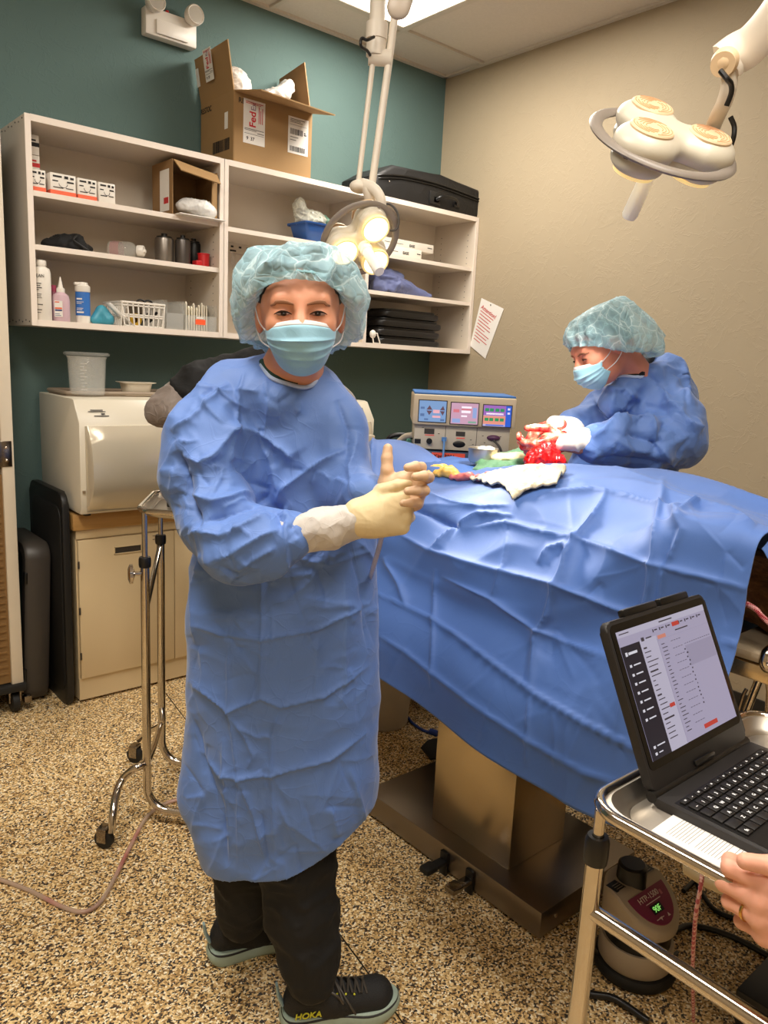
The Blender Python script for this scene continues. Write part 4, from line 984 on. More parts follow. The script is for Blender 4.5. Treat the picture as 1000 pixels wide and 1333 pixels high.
for dx,dy in ((-.03,.04),(-.8,.04),(-.03,.42),(-.8,.42)):
    c=(px+dx,py_+dy,.045)
    b=MB();b.lathe([(0,-.016),(.034,-.016),(.044,-.012),(.045,0),(.044,.012),(.034,.016),(0,.016)],c,24,ax='x');cs=obj('caster',b,M_BLKR,t)
    b=MB();b.box((c[0]-.024,c[1]-.02,.045),(c[0]-.018,c[1]+.02,.1));b.box((c[0]+.018,c[1]-.02,.045),(c[0]+.024,c[1]+.02,.1));b.box((c[0]-.024,c[1]-.02,.095),(c[0]+.024,c[1]+.02,.102));obj('caster_fork',b,M_CHROMED,cs)
# caster brake lever
b=MB();b.box((px+.0,py_-.0,.04),(px+.03,py_+.03,.07),bev=.004);obj('brake_lever',b,M_CHROMED,t)
# ================================================================ surgical lamps
M_LAMP=mat('lamp_cream',(206,198,180),.38,0,.02)
M_LAMPG=mat('lamp_grey',(134,124,114),.4,0,.03)
M_LAMPO=mat('lamp_arm_cream',(226,216,200),.4,0,.03)
M_LENS=emis('lit_lens',(255,226,160),4.5)
M_LENSR=emis('lens_rim_glass',(255,214,130),.55,(240,222,170))
M_HANDLE=mat('sterile_handle',(246,244,238),.4,0,.01)
M_VENTR=mat('vent_orange_ring',(212,158,116),.6)
M_VENT=mat('vent_orange',(224,196,158),.5,0,.05)
def lamp_head(t,Mx,energy,size=1.0,aim=None):
    S=size
    pr=[];
    lob=[(math.cos(a)*.092*S,math.sin(a)*.092*S) for a in (0,2*PI/3,4*PI/3)]
    for x,y in lob: pr.append(('c',(0,0,-.010*S),.056*S,(x,y,-.010*S),.074*S,{'sq':((0,0,1),.6),'k':.012}))
    P,F=sdf(pr,.004*S,post=lambda v,X,Y,Z:np.maximum(v,-.045*S-Z))
    P=np.array([list(Mx@Vector(p)) for p in P]);o=meshobj('lamp_housing',P,F,M_LAMP,t)
    b=MB();prof=[]
    for k in range(10):
        a=2*PI*k/10;prof.append((.163*S+.016*S*math.cos(a),.008*S*math.sin(a)))
    b.lathe(prof,(0,0,.0),56,M=Mx,close=True)
    for x,y in lob:
        L=math.hypot(x,y);b.sweep([Mx@Vector((x/L*.14*S,y/L*.14*S,0)),Mx@Vector((x/L*.165*S,y/L*.165*S,0))],.012*S,8)
    obj('outer_ring',b,M_LAMPG,t)
    # lower shell
    pr=[('c',(0,0,.022*S),.04*S,(x,y,.024*S),.066*S,{'sq':((0,0,1),.55),'k':.012}) for x,y in lob]
    P,F=sdf(pr,.004*S,post=lambda v,X,Y,Z:np.maximum(v,Z-.050*S));P=np.array([list(Mx@Vector(p)) for p in P]);meshobj('lower_shell',P,F,M_LAMPG if energy==0 else M_LAMP,t)
    for x,y in lob:
        b=MB();b.lathe([(.0,.0535),(.034,.0535),(.042,.0525)],(x,y,0),28,M=Mx@Matrix.Diagonal((1,1,1,1)));ln=obj('lens',b,M_LENS,t,fixn=False)
        b=MB();b.lathe([(.041,.050),(.043,.0555),(.048,.0555),(.050,.048)],(x,y,0),28,M=Mx);obj('lens_rim',b,M_LENSR,ln)
        b=MB();b.lathe([(0,-.0494),(.048,-.0492),(.051,-.046),(.051,-.04)],(x,y,0),32,M=Mx);b.mi=1
        for rr0 in (.016,.023,.030,.037,.044):
            for q in range(2 if rr0<.02 else 3):
                A0=2*PI*q/3+rr0*40;b.sweep([Mx@Vector((x+rr0*math.cos(A0+u_),y+rr0*math.sin(A0+u_),-.0494)) for u_ in np.linspace(0,1.65,12)],.0013,5)
        obj('vent_disc',b,[M_VENT,M_VENTR],t)
    b=MB();b.lathe([(0,.035),(.022,.035),(.022,.07),(.0185,.074),(.0195,.178),(.016,.186),(0,.186)],(0,0,0),24,M=Mx);obj('sterile_handle',b,M_HANDLE,t)
    b=MB();b.ball((0,0,0),(.022,.012,.003));bmesh.ops.transform(b.b,matrix=Mx@Matrix.Translation((0,0,-.04)),verts=b.b.verts);obj('badge',b,M_GREYTXT,t)
    L=bpy.data.lights.new('surgical_spot','SPOT');L.energy=energy;L.spot_size=math.radians(34);L.spot_blend=.6;L.color=(1,.93,.82);L.shadow_soft_size=.1
    o=bpy.data.objects.new('surgical_spot',L);COL.objects.link(o);o.parent=t
    z=Mx.to_3x3()@Vector((0,0,1));pos=Mx@Vector((0,0,.07));
    q=(-z).to_track_quat('Z','Y') if False else z.to_track_quat('-Z','Y')
    o.matrix_world=Matrix.Identity(4);o.location=pos-wloc(t)+z*.1;o.rotation_euler=q.to_euler()
def mframe(c,n,xd):
    n=V(n).normalized();x=V(xd);x=(x-n*x.dot(n)).normalized();y=n.cross(x);return frame(c,x,y,n)
g1=2.75;c1=G(469,312,g1);n1=np.array([1.79,1.5,1.15])-c1;n1/=np.linalg.norm(n1);n1=n1+.45*(O-c1)/np.linalg.norm(O-c1)
t=thing('surgical_lamp','lit three-lens surgical lamp hanging on thin rods above the nurse cap','lamp',c1)
lamp_head(t,mframe(c1,n1,CR*2+CU*30),100,.80)
b=MB();a0=G(466,243,g1+.05);a1=G(486,76,g1+.05);b.sweep([a0,a1],.009,12);o=obj('spring_rod',b,M_LAMPO,t)
a2=G(484,243,g1+.05);a3=G(514,20,g1+.05);b=MB();b.sweep([a2,G(507,76,g1+.05),a3],.0125,12);obj('spring_rod',b,M_LAMPO,t)
b=MB();b.sweep([G(480,74,g1+.05),G(510,76,g1+.05)],.026,14);obj('rod_joint',b,M_LAMPO,t)
pt=G(490,52,g1+.05);b=MB();b.cyl(pt+[0,0,-.05],pt+[0,0,.0],.032,n=24);b.cyl(pt+[0,0,0],pt+[0,0,.05],.036,n=24);b.cyl(pt+[0,0,.05],(pt[0],pt[1],ZC),.026,n=20);b.lathe([(0,ZC-.04-pt[2]),(.08,ZC-.04-pt[2]),(.09,ZC-.02-pt[2]),(.09,ZC-pt[2]-.001)],(pt[0],pt[1],pt[2]),32);obj('ceiling_post',b,M_LAMPO,t)
P,F=sdf([('c',G(534,-40,g1-.3),.036,G(519,9,g1-.3),.034,{'sq':(FH,.5)})],.004);meshobj('paddle_cover',P,F,mat('paddle_taupe',(186,172,156),.4),t)
b=MB();b.sweep(cr([G(487,48,g1),G(478,52,g1-.03),G(471,50,g1-.03),G(470,60,g1-.03),G(478,66,g1),G(482,72,g1+.02)],6),.005,8);obj('cable',b,M_BLK,t)
b=MB();b.sweep(cr([G(463,243,g1+.03),G(474,240,g1),G(487,246,g1-.02),G(495,257,g1-.03),G(497,272,g1-.02)],6),[.02]*6+[.018]*19,12,flat=.6);b.ball(G(468,243,g1+.02),(.034,.034,.022));obj('yoke',b,M_LAMPO,t)
b=MB();b.sweep([G(478,244,g1),G(480,252,g1),G(484,268,g1+.03)],.018,10);obj('yoke_neck',b,M_LAMPO,t)
b=MB();b.sweep(cr([G(497,266,g1),G(508,266,g1),G(517,276,g1),G(519,290,g1),G(515,299,g1),G(505,300,g1)],6),.004,8);obj('cable',b,M_GREYTXT,t)
g2=1.93;c2=G(863,186,g2);n2=-.20*CR-.66*CU+.72*CF
t=thing('surgical_lamp','surgical lamp at right seen from behind with three round vents','lamp',c2)
lamp_head(t,mframe(c2,n2,CR*60-CU*22),112,1.0)
def strap(path,w,th,wd,n=10):
    """flat bar along a path"""
    b=MB();b.sweep(path,w,n,flat=th,upv=wd);return b
pa=[G(918,186,g2+.05),G(926,170,g2+.03),G(935,150,g2),G(945,128,g2-.02),G(950,105,g2-.03),G(947,85,g2-.03),G(940,76,g2-.03)]
b=strap(cr(pa,6),[.024]*37,.3,CR+CU*.4);obj('yoke',b,M_LAMPO,t)
b=MB();b.ball(G(944,80,g2-.04),(.03,.03,.03));b.cyl(G(941,84,g2-.06),G(948,76,g2+.0),.026);obj('elbow_joint',b,M_VENT,t)
pb_=[G(945,80,g2-.02),G(958,70,g2-.02),G(978,58,g2-.04),G(1010,20,g2-.1),G(1060,-60,g2-.2)]
b=strap(cr(pb_,6),.046,.42,CU+CR*.4);obj('arm',b,M_LAMPO,t)
q=G(1060,-60,g2-.2);b=MB();b.cyl(q-[0,0,.05],(q[0],q[1],ZC),.03,n=24);obj('ceiling_post',b,M_LAMPO,t)
b=MB();b.sweep(cr([G(938,92,g2-.07),G(946,102,g2-.08),G(952,110,g2-.07),G(952,122,g2-.06),G(946,138,g2-.05)],6),.006,8);obj('cable',b,M_BLK,t)
b=MB();b.sweep(cr([G(951,152,g2),G(956,165,g2),G(955,180,g2),G(950,194,g2+.02)],6),.006,8);obj('cable',b,M_BLK,t)
# ================================================================ electrosurgery tower on a cart
gE=3.2;oE=G(600,588,gE)
FE=lambda x,y,z: oE+RH*x-FH*y+UP*z        # y towards the camera
ME=frame(oE,RH,-FH,UP)
def pxw(px): return (px-600)/FPX*dep(oE)
t=thing('equipment_cart','dark blue cart under the beige surgical unit','cart',(oE[0],oE[1],0))
zc_=oE[2]
b=MB();b.box((-.26,-.36,-.06),(.2,.02,-.002),M=ME,bev=.006);obj('top_shelf',b,mat('cart_blue',(42,66,96),.5),t)
b=MB();b.box((-.24,-.34,-zc_+.1),(.19,.0,-.06),M=ME,bev=.006);obj('cart_body',b,mat('cart_dark',(30,34,40),.5),t)
for sx in (-.2,.15):
    for sy in (-.3,-.04): b=MB();c=FE(sx,sy,-zc_+.05);b.lathe([(0,-.015),(.05,-.015),(.05,.015),(0,.015)],(c[0],c[1],.05),20,ax='x');b.cyl((c[0],c[1],.06),(c[0],c[1],.11),.012);obj('caster',b,M_BLKR,t)
b=MB();b.box((pxw(562),.021,-.034),(pxw(605),.023,-.006),M=ME);lb=obj('red_label',b,emis('red_label_glow',(220,70,50),.15,(220,84,62)),t)  # label colour carries a faint glow, though it is no lamp
text_on('lettering','Kim 3001',.022,FE(pxw(565),.0245,-.028),RH,UP,M_BLKTXT,lb,bold=.02)
Mo=mat('unit_beige',(206,188,158),.4,0,.02);Mo2=mat('unit_beige_lower',(200,190,170),.4,0,.02)
t=thing('electrosurgical_unit','beige surgical unit with three colour screens and blue top','medical device',oE)
hs=dep(oE)/FPX
x0,x1=pxw(538),pxw(662);b=MB();b.box((x0,-.32,.004),(x1,0,34*hs),M=ME,bev=.004);obj('lower_housing',b,Mo2,t)
X0,X1=pxw(534.5),pxw(667);zl,zh=33*hs,73*hs
b=MB();b.box((X0,-.33,zl),(X1,.022,zh-.004),M=ME,bev=.008);obj('upper_housing',b,Mo,t)
b=MB();b.box((X0+.004,-.33,zh-.004),(X1-.004,.012,zh+.004),M=ME,bev=.002);obj('blue_top',b,mat('unit_blue',(58,110,176),.5),t)
for k in range(4):
    b=MB();b.cyl(FE(x0+.03+(k%2)*(x1-x0-.06),-.03-.24*(k//2),0),FE(x0+.03+(k%2)*(x1-x0-.06),-.03-.24*(k//2),.006),.012);obj('foot',b,M_BLKR,t)
def eplate(name,px0,px1,py0,py1,m,par,d=.0235,th=.001,base=588):
    b=MB();b.box((pxw(px0),d,(base-py1)*hs),(pxw(px1),d+th,(base-py0)*hs),M=ME);return obj(name,b,m,par)
E_=lambda n,c,s=1.0: emis(n,c,s,(20,20,20))
for k,(a0_,a1_,m) in enumerate(((542.5,577,E_('screen_blue',(126,160,206),.9)),(583.5,618,E_('screen_pink',(206,160,184),.9)),(625,660.5,E_('screen_lilac',(190,180,216),.9)))):
    y0_,y1_=524+k*1.0,550.5+k*1.0
    eplate('screen_bezel',a0_-1.2,a1_+1.2,y0_-1.2,y1_+1.2,M_DKGREY,t,.0222,.001)
    sc=eplate('screen',a0_,a1_,y0_,y1_,m,t)
    sc['label']=('left screen, blue with diamonds','middle screen, pink and blue','right screen with green number boxes')[k]
    w=a1_-a0_;h=y1_-y0_
    def sp(nm,rects,mm):
        for r_ in rects:
            b=MB();b.box((pxw(a0_+w*r_[0]),.0246,(588-(y0_+h*r_[3]))*hs),(pxw(a0_+w*r_[2]),.0252,(588-(y0_+h*r_[1]))*hs),M=ME);obj(nm,b,mm,sc)
    if k==0:
        b=MB()
        for cx_ in (.38,.88):
            for dz,s_ in ((.0,1),(.02,-1)):
                x=pxw(a0_+w*cx_);z=(588-(y0_+h*.45))*hs;b.pts([FE(x-.012,.0254,z+s_*.002),FE(x+.012 if cx_<.8 else x+.008,.0254,z+s_*.002),FE(x,.0254,z+s_*.02)],[(0,1,2)])
        obj('arrow_icons',b,E_('icon_brown',(120,84,100),.6),sc);sp('pink_field',[(.52,.42,.76,.58),(.5,.7,.8,.8)],E_('icon_pink',(230,170,180),1));sp('buttons',[(.05,.3,.2,.4),(.05,.62,.2,.75),(.2,.85,.35,.93),(.8,.85,.95,.95)],E_('icon_navy',(90,120,170),.8))
    if k==1:
        sp('bars',[(.38,.15,.75,.24),(.38,.35,.72,.47),(.38,.58,.6,.66)],E_('bar_white',(240,225,235),1.1));sp('red_field',[(.08,.3,.3,.45),(.38,.27,.75,.33)],E_('field_red',(220,120,130),.9));sp('green_field',[(.65,.85,.95,.95)],E_('field_green',(140,180,160),.8));sp('blue_field',[(.05,.75,.35,.95),(.8,.2,.95,.7)],E_('field_blue',(150,170,220),.9))
    if k==2:
        sp('side_bar',[(.8,.0,1,1)],E_('bar_blue',(40,90,200),1));sp('purple_field',[(0,0,.8,.48)],E_('field_purple',(170,110,200),.8));sp('orange_field',[(0,.5,.8,.9)],E_('field_orange',(235,150,130),.9))
        b=MB()
        for zz in (.14,.6):
            for xx in (.05,.22,.42,.6): b.box((pxw(a0_+w*xx),.0253,(588-(y0_+h*(zz+.15)))*hs),(pxw(a0_+w*(xx+.14)),.0258,(588-(y0_+h*zz))*hs),M=ME)
        obj('number_boxes',b,E_('box_green',(40,150,90),.9),sc);sp('white_bar',[(.1,.36,.72,.44)],E_('bar_white',(240,225,235),1.1));sp('white_dots',[(.86,.1,.95,.2),(.86,.3,.95,.4)],E_('bar_white',(240,225,235),1.1))
        sp('lower_bar',[(.1,.92,.75,.97)],E_('bar_blue',(40,90,200),1))
for px in (578.5,619): eplate('seam',px-.3,px+.3,556,587,M_DKGREY,t,.0001,.0008)
for (nm,p0,p1,q0,q1,m) in (('readout',551,564,560,567,M_DKGREY),('readout',592,604,562,568,M_DKGREY),('socket',539,547,574,580,M_BLK),('readout_strip',552,564,568,569,E_('led_red',(230,60,50),.8)),('readout_strip',593,604,570,571,E_('led_red',(230,60,50),.8))): eplate(nm,p0,p1,q0,q1,m,t,.0006,.001)
for (px,py,r_) in ((558,576,.012),): b=MB();c=FE(pxw(px),0,(588-py)*hs);b.cyl(c,c-FH*.012,r_);b.cyl(c-FH*.0,c-FH*.02,r_*.5);obj('knob',b,M_BLK,t)
b=MB();c=FE(pxw(597),0,(588-578.5)*hs);b.ball(c,(1,1,1),M=frame((0,0,0),RH,FH,UP)@Matrix.Diagonal((.026,.003,.014,1)));obj('dark_port',b,M_BLK,t)
b=MB();c=FE(pxw(641),.002,(588-568)*hs);b.ball(c,(1,1,1),M=frame((0,0,0),RH,FH,UP)@Matrix.Diagonal((.028,.012,.012,1)));obj('connector',b,mat('plum_plastic',(90,50,84),.4),t)
for px,py in ((549,559),(570,566),(575,575),(612,572),(615,578),(627,566),(650,566),(630,575)): eplate('small_mark',px-1,px+1,py-.4,py+.4,M_GREYTXT,t,.0006,.0005)
b=MB();b.sweep(cr([FE(pxw(577),.01,(588-572)*hs),FE(pxw(577),.03,(588-580)*hs),FE(pxw(576),.05,(588-596)*hs),FE(pxw(574),.06,(588-606)*hs)],6),.0045,8);b.box((pxw(574),.0,(588-575)*hs),(pxw(580),.016,(588-570)*hs),M=ME);tag(obj('cable_blue',b,mat('cable_light_blue',(90,140,200),.4)),'light blue cable plugged into the beige surgical unit','cable')
b=MB();b.sweep(cr([FE(pxw(641),.02,.055),FE(pxw(648),.05,.03),FE(pxw(650),.05,.0),FE(pxw(640),.08,-.02)],6),.005,8);tag(obj('cable',b,M_GREYTXT),'grey cable hanging from the plum connector','cable')
b=MB();b.sweep(cr([G(538,566,3.25),G(528,568,3.28),G(520,574,3.3),G(512,582,3.3),G(505,588,3.3)],6),.012,10);tag(obj('hose',b,M_CREAM2),'pale grey hose curving down left of the surgical unit','hose')
b=MB();b.sweep(cr([G(540,570,3.34),G(525,566,3.36),G(512,567,3.36),G(505,572,3.36),G(500,585,3.36)],6),.01,10);tag(obj('hose',b,M_BLK),'black hose loop behind the pale grey hose','hose')
c=G(532,580,3.3);P,F=sdf([('c',c+[0,0,-.05],.035,c+[0,0,.02],.012,{})],.005);o=meshobj('green_bottle',P,F,clearm('aqua_plastic',(120,196,176),.8));tag(o,'aqua plastic bottle top beside the surgical unit','bottle')
# ================================================================ operating table
bx0,bx1=1.536,1.985;by0,by1=1.058,1.80
t=thing('operating_table','stainless steel operating table with pedestal under the blue drape','table',(1.76,1.4,0))
b=MB();b.box((bx0,by0,.012),(bx1,by1,.09),bev=.003);b.box((bx0+.02,by0+.02,.0),(bx1-.02,by1-.02,.013));obj('base_plate',b,M_STEELD,t)
b=MB();b.box((1.60,1.228,.09),(1.856,1.545,.92),bev=.003);obj('column',b,M_STEEL,t)
b=MB();b.box((1.50,.46,.92),(2.02,2.3,.955),bev=.006);obj('table_top',b,M_STEEL,t)
for (px0,py0,m,l) in ((570,1120,M_BLKR,'dark rubber pedal'),(603,1146,M_CHROMED,'bright steel pedal')):
    q=PL(px0,py0,'z',.045);y=float(PL(px0+10,py0-4,'x',bx0)[1])
    b=MB();b.box((bx0-.01,y-.014,.0),(bx0+.0,y+.014,.075),bev=.002);br=obj('pedal_bracket',b,M_BLK,t)
    b=MB();b.box((bx0-.075,y-.014,.035),(bx0-.005,y+.016,.05),bev=.005);b.box((bx0-.09,y-.018,.034),(bx0-.045,y+.02,.054),bev=.006);o=obj('pedal',b,m,t);o['label']=l
b=MB();c=(1.93,by0-.001,.05);b.cyl((1.6,by0-.003,.055),(1.6,by0,.055),.006);obj('bolt',b,M_CHROME,t)
# drape: control sections along the table
Ys=[2.45,2.25,2.1,1.95,1.8,1.63,1.45,1.3,1.15,1.0,.88,.78,.68,.62]
def itp(y,tab): 
    a=np.array(tab,float);a=a[np.argsort(a[:,0])];return float(np.interp(y,a[:,0],a[:,1]))
zr=[(2.45,1.10),(2.3,1.17),(2.12,1.235),(2.0,1.21),(1.87,1.165),(1.75,1.155),(1.63,1.17),(1.45,1.205),(1.32,1.232),(1.2,1.24),(1.0,1.25),(.85,1.238),(.72,1.212),(.62,1.20)]
zm=[(2.45,1.05),(2.12,1.13),(1.95,1.10),(1.8,1.10),(1.63,1.125),(1.45,1.16),(1.3,1.185),(1.15,1.185),(1.0,1.20),(.88,1.21),(.78,1.215),(.62,1.20)]
z4=[(2.45,1.0),(2.1,1.03),(1.9,1.03),(1.63,1.02),(1.4,1.0),(1.22,1.0),(1.05,1.02),(.93,1.08),(.84,1.16),(.78,1.195),(.7,1.205),(.62,1.20)]
x4=[(2.45,1.46),(1.63,1.46),(1.2,1.45),(1.0,1.46),(.85,1.48),(.62,1.49)]
zh=[(2.45,.72),(2.1,.70),(1.8,.67),(1.52,.645),(1.2,.60),(.95,.575),(.8,.575),(.62,.59)]
xh=[(2.45,1.36),(1.5,1.33),(.95,1.32),(.62,1.36)]
rows=[]
for y in Ys:
    a,m_,e,h=itp(y,zr),itp(y,zm),itp(y,z4),itp(y,zh);X4=itp(y,x4);XH=itp(y,xh)
    sec=[(2.16,.72),(2.13,.95),(2.08,max(1.0,a-.14)),(1.96,a-.03),(1.80,a),(1.62,m_),((X4+1.62)/2,(e+m_)/2+.012),(X4,e),(X4-.022,e-.07),(X4-.035,(e*2+h)/3),(XH+.02,(e+2*h)/3),(XH,h)]
    rows.append([(p[0],y,p[1]) for p in sec])
R_=np.array(rows)                        # [Y][S][3]
def densify(R_,nu,nv):
    A=np.array([cr(R_[i],nv) for i in range(len(R_))]);B=np.array([cr(A[:,j],nu) for j in range(A.shape[1])]);return B.transpose(1,0,2)
D=densify(R_,30,26);nU,nV=D.shape[:2];sV=np.tile(np.linspace(0,11,nV),(nU,1))
P=D.reshape(-1,3).copy();F=[];
for i in range(nU-1):
    for j in range(nV-1): a=i*nV+j;F.append((a,a+1,a+nV+1,a+nV))
F=np.array(F);Nn=vnorm(P,F)
if Nn[:, 2].mean()<0: Nn=-Nn;F=F[:,::-1]
sv=sV.reshape(-1);msk=np.clip((sv-3.2)/.8,0,1)
big=(ridged(P*[1.6,1.,1.],3.2,2,.5,seed=3)-.42)*.035*np.clip((sv-2)/2,0,1)*np.clip((P[:,1]-.62)*8,0.25,1)
sidem=np.clip((sv-7.3)/1.5,0,1)
hang=.006*np.sin(P[:,1]*17+1.5*vn(P*3))*sidem*np.clip((sv-7)/4,0,1)
P=P+Nn*(big*(1-.6*sidem))[:,None];P[:,0]-=hang
LINES=[  # (pixel polyline, height, width one side, other side)
 ([(480,768),(530,790),(567,808),(600,830),(650,868),(700,905),(760,940),(830,975),(900,1000)],.009,.012,.006),
 ([(488,824),(530,850),(575,885),(620,920),(690,965),(760,1005),(830,1030)],.006,.015,.012),
 ([(575,750),(640,780),(700,820),(760,845),(800,858)],.007,.03,.015),
 ([(512,691),(561,718),(649,744),(724,762),(814,795),(900,830)],.010,.035,.02),
 ([(600,690),(662,682),(700,692),(760,706),(850,734),(915,750),(977,766)],.008,.03,.015),
 ([(700,640),(774,640),(820,650),(857,664),(880,672),(911,659),(960,672),(985,684)],.010,.025,.018),
 ([(863,620),(862,655),(852,735),(842,790),(830,840),(800,960)],.010,.03,.022),
 ([(793,640),(775,675),(755,700),(727,762),(715,800),(700,830),(690,900)],.012,.035,.022),
 ([(568,740),(565,808),(562,900)],.005,.012,.012),
 ([(690,905),(686,1000)],.004,.01,.01),
 ([(640,780),(655,745),(662,690)],.005,.02,.015),
 ([(561,718),(590,690),(625,672),(670,672)],.012,.03,.02),
 ([(520,650),(560,668),(592,684),(600,690)],-.014,.03,.02),
 ([(505,620),(545,640),(590,655),(630,662),(666,658)],.008,.025,.02),
 ([(735,760),(745,720),(737,712),(715,716),(700,735)],.009,.02,.02),
 ([(868,740),(890,690),(872,660)],.007,.02,.025),
 ([(860,790),(865,740)],.006,.015,.015),
 ([(935,835),(970,840)],.003,.01,.01),
 ([(880,672),(888,676),(900,666),(911,659)],.010,.012,.015),
 ([(500,725),(520,760),(530,790)],.008,.02,.02),
 ([(488,565),(484,610),(478,660)],.012,.03,.02),
]
LINES=[(a,h*1.4,w_*.8,v_*.85) for (a,h,w_,v_) in LINES]+crinkles(26,(520,640,980,1000),.0022,.012,seed=3,lmin=30,lmax=110)
P=creases(P,Nn,LINES,msk)
M_DR=M_DRAPE
# perforated right-hand edge is simply the free end; give cloth thickness
ext=[]
for k,y in enumerate((.62,.60,.58,.56,.54)):
    d_=.035*k/4
    sec=[(2.16,.72),(2.13,.95),(2.08,1.05),(1.96,1.165-d_),(1.80,1.195-d_),(1.62,1.195-d_*1.3),(1.55,1.19-d_*1.6),(1.50,1.175-d_*2.2)]
    ext.append([(p[0],y,p[1]) for p in sec])
E_x=densify(np.array(ext),8,10);eu,ev=E_x.shape[:2];ex=E_x.reshape(-1,3).copy();ex[:,2]+=(ridged(ex,7,2,seed=5)-.45)*.03
k0=len(P);P=np.vstack([P,ex]);Fe=np.array([(i*ev+j,(i+1)*ev+j,(i+1)*ev+j+1,i*ev+j+1) for i in range(eu-1) for j in range(ev-1)])+k0;F=np.vstack([F,Fe])
o=meshobj('surgical_drape',P,F,M_DR,solid=.0016);tag(o,'large creased blue surgical drape over the patient and operating table','drape')
from mathutils.bvhtree import BVHTree
bvD=BVHTree.FromPolygons([tuple(p) for p in P],[tuple(int(i) for i in f) for f in F])
def onD(px,py,off=.002):
    d=ray(px,py);h=bvD.ray_cast(V(O),V(d));return (np.array(h[0])-d/np.linalg.norm(d)*off) if h[0] else G(px,py,2.2)
# white pad on the drape
def patch(quad,n,m_,off,fn=None):
    q=np.array(quad,float);R=[]
    for i in range(n+1):
        row=[]
        for j in range(m_+1):
            a=q[0]*(1-j/m_)+q[1]*j/m_;c=q[3]*(1-j/m_)+q[2]*j/m_;p=a*(1-i/n)+c*i/n
            row.append(onD(p[0],p[1],off))
        R.append(row)
    return np.array(R)
def drop(x,y,off):
    h=bvD.ray_cast(Vector((x,y,1.8)),Vector((0,0,-1)));return np.array([x,y,(h[0].z if h[0] else 1.15)+off])
def patchz(C4,n,m_,off):
    q=[np.array(c[:2]) for c in C4];R=[]
    for i in range(n+1):
        row=[]
        for j in range(m_+1):
            a=q[0]*(1-j/m_)+q[1]*j/m_;c=q[3]*(1-j/m_)+q[2]*j/m_;p=a*(1-i/n)+c*i/n;row.append(drop(p[0],p[1],off))
        R.append(row)
    return np.array(R)
pc4=[onD(609,626),onD(666,658),onD(724,636),onD(736,616)];print('pad',pc4)
Wp=patchz(pc4,34,34,.012)
hz=ridged(Wp.reshape(-1,3),26,3,seed=9).reshape(Wp.shape[:2]);Wp[:,:,2]+=.016*hz
b=MB();b.grid(Wp);o=obj('gauze_pad',b,mat('gauze_white',(204,194,168),.9,0,.08,60,1,150));o.modifiers.new('t','SOLIDIFY').thickness=.006;tag(o,'bumpy white gauze pad lying on the drape by the surgical field','pad')
# tissue of the surgical field: soft lobes along the opening
def blobs(name,pts,m,label,cat,sd=0,amp=.35):
    pr=[];
    for (px,py,rp,dz) in pts:
        p=onD(px,py+3,.0);r=rp*1.7*dep(p)/FPX;p=p+np.array([0,0,dz+r*.45]);pr.append(('e',p,(r,r,r*.8),np.eye(3),{}))
    P_,F_=sdf(pr,.0035,k0=.02);P_=P_+vnorm(P_,F_)*((ridged(P_,38,2,seed=sd)-.4)*.006)[:,None]
    return tag(meshobj(name,P_,F_,m),label,cat)
blobs('fatty_tissue',[(558,616,4,0),(564,613,4.5,0),(570,616,4,0),(575,613,5,.004),(582,616,5,.004),(589,615,4,.002),(594,618,3.5,0)],mat('tissue_yellow',(232,186,96),.3,0,.15,80),'yellow orange lobed tissue at the left end of the opening','tissue',1)
blobs('patient_tissue',[(590,620,3,0),(600,621,4,0),(612,620,4,0),(624,622,3.5,0),(636,618,3.5,0)],mat('tissue_pink',(206,112,112),.3,0,.15,80),'pink tissue strip between the yellow tissue and white pad','tissue',2)
# ================================================================ instrument stand behind the patient
gi=2.62;oi=G(628,604,gi);zi=float(oi[2])-.005
t=thing('instrument_stand','stand behind the patient covered with a blue cloth','stand',(oi[0],oi[1],0))
MI=frame((oi[0],oi[1],zi),RH,-FH,UP)
b=MB();b.box((-.21,-.2,-.02),(.22,.12,-.008),M=MI,bev=.004);obj('tray',b,M_TRAY,t)
b=MB();b.cyl(MI@Vector((.17,-.1,-.02)),(MI@Vector((.17,-.1,0))).to_tuple()[:2]+(.06,),.014);q=MI@Vector((.17,-.1,0));b.box((q.x-.03,q.y-.25,0.0),(q.x+.03,q.y+.25,.06),bev=.005);obj('post',b,M_CHROME,t)
nn=30;A=[]
for i in range(nn+1):
    row=[]
    for j in range(nn+1):
        x=-.27+.54*i/nn;y=-.25+.44*j/nn;ex=max(0,abs(x+.0)-.215);ey=max(0,y-.13,-.2-y);z=-.9*max(ex,ey)-.006
        p=np.array(MI@Vector((x,y,z)));row.append(p)
    A.append(row)
A=np.array(A);A[:,:,2]+=(ridged(A.reshape(-1,3),9,3,seed=11).reshape(nn+1,nn+1)-.3)*.02
b=MB();b.grid(A);o=obj('stand_cloth',b,mat('stand_blue',(52,88,150),.7,0,.08,20),t);o.modifiers.new('t','SOLIDIFY').thickness=.002
zi+=.012
c=G(628,598,gi-.02);c=np.array([c[0],c[1],zi])
t=thing('steel_bowl','small stainless steel bowl on the instrument stand','bowl',c);b=MB();rb=.048;b.lathe([(0,.002),(rb*.85,.0),(rb,.01),(rb*1.02,.048),(rb*1.08,.05),(rb*1.0,.047),(rb*.95,.012),(0,.008)],c,32);obj('bowl_body',b,M_TRAY,t)
b=MB();b.lathe([(0,.03),(rb*.97,.03)],c,28);obj('bowl_liquid',b,mat('saline_grey',(110,120,96),.1),t)
b=MB();b.ball(c+[.0,.0,.045],(.02,.02,.012));b.ball(c+[.02,-.01,.045],(.018,.02,.012));obj('gauze_ball',b,M_WHITECL,t)
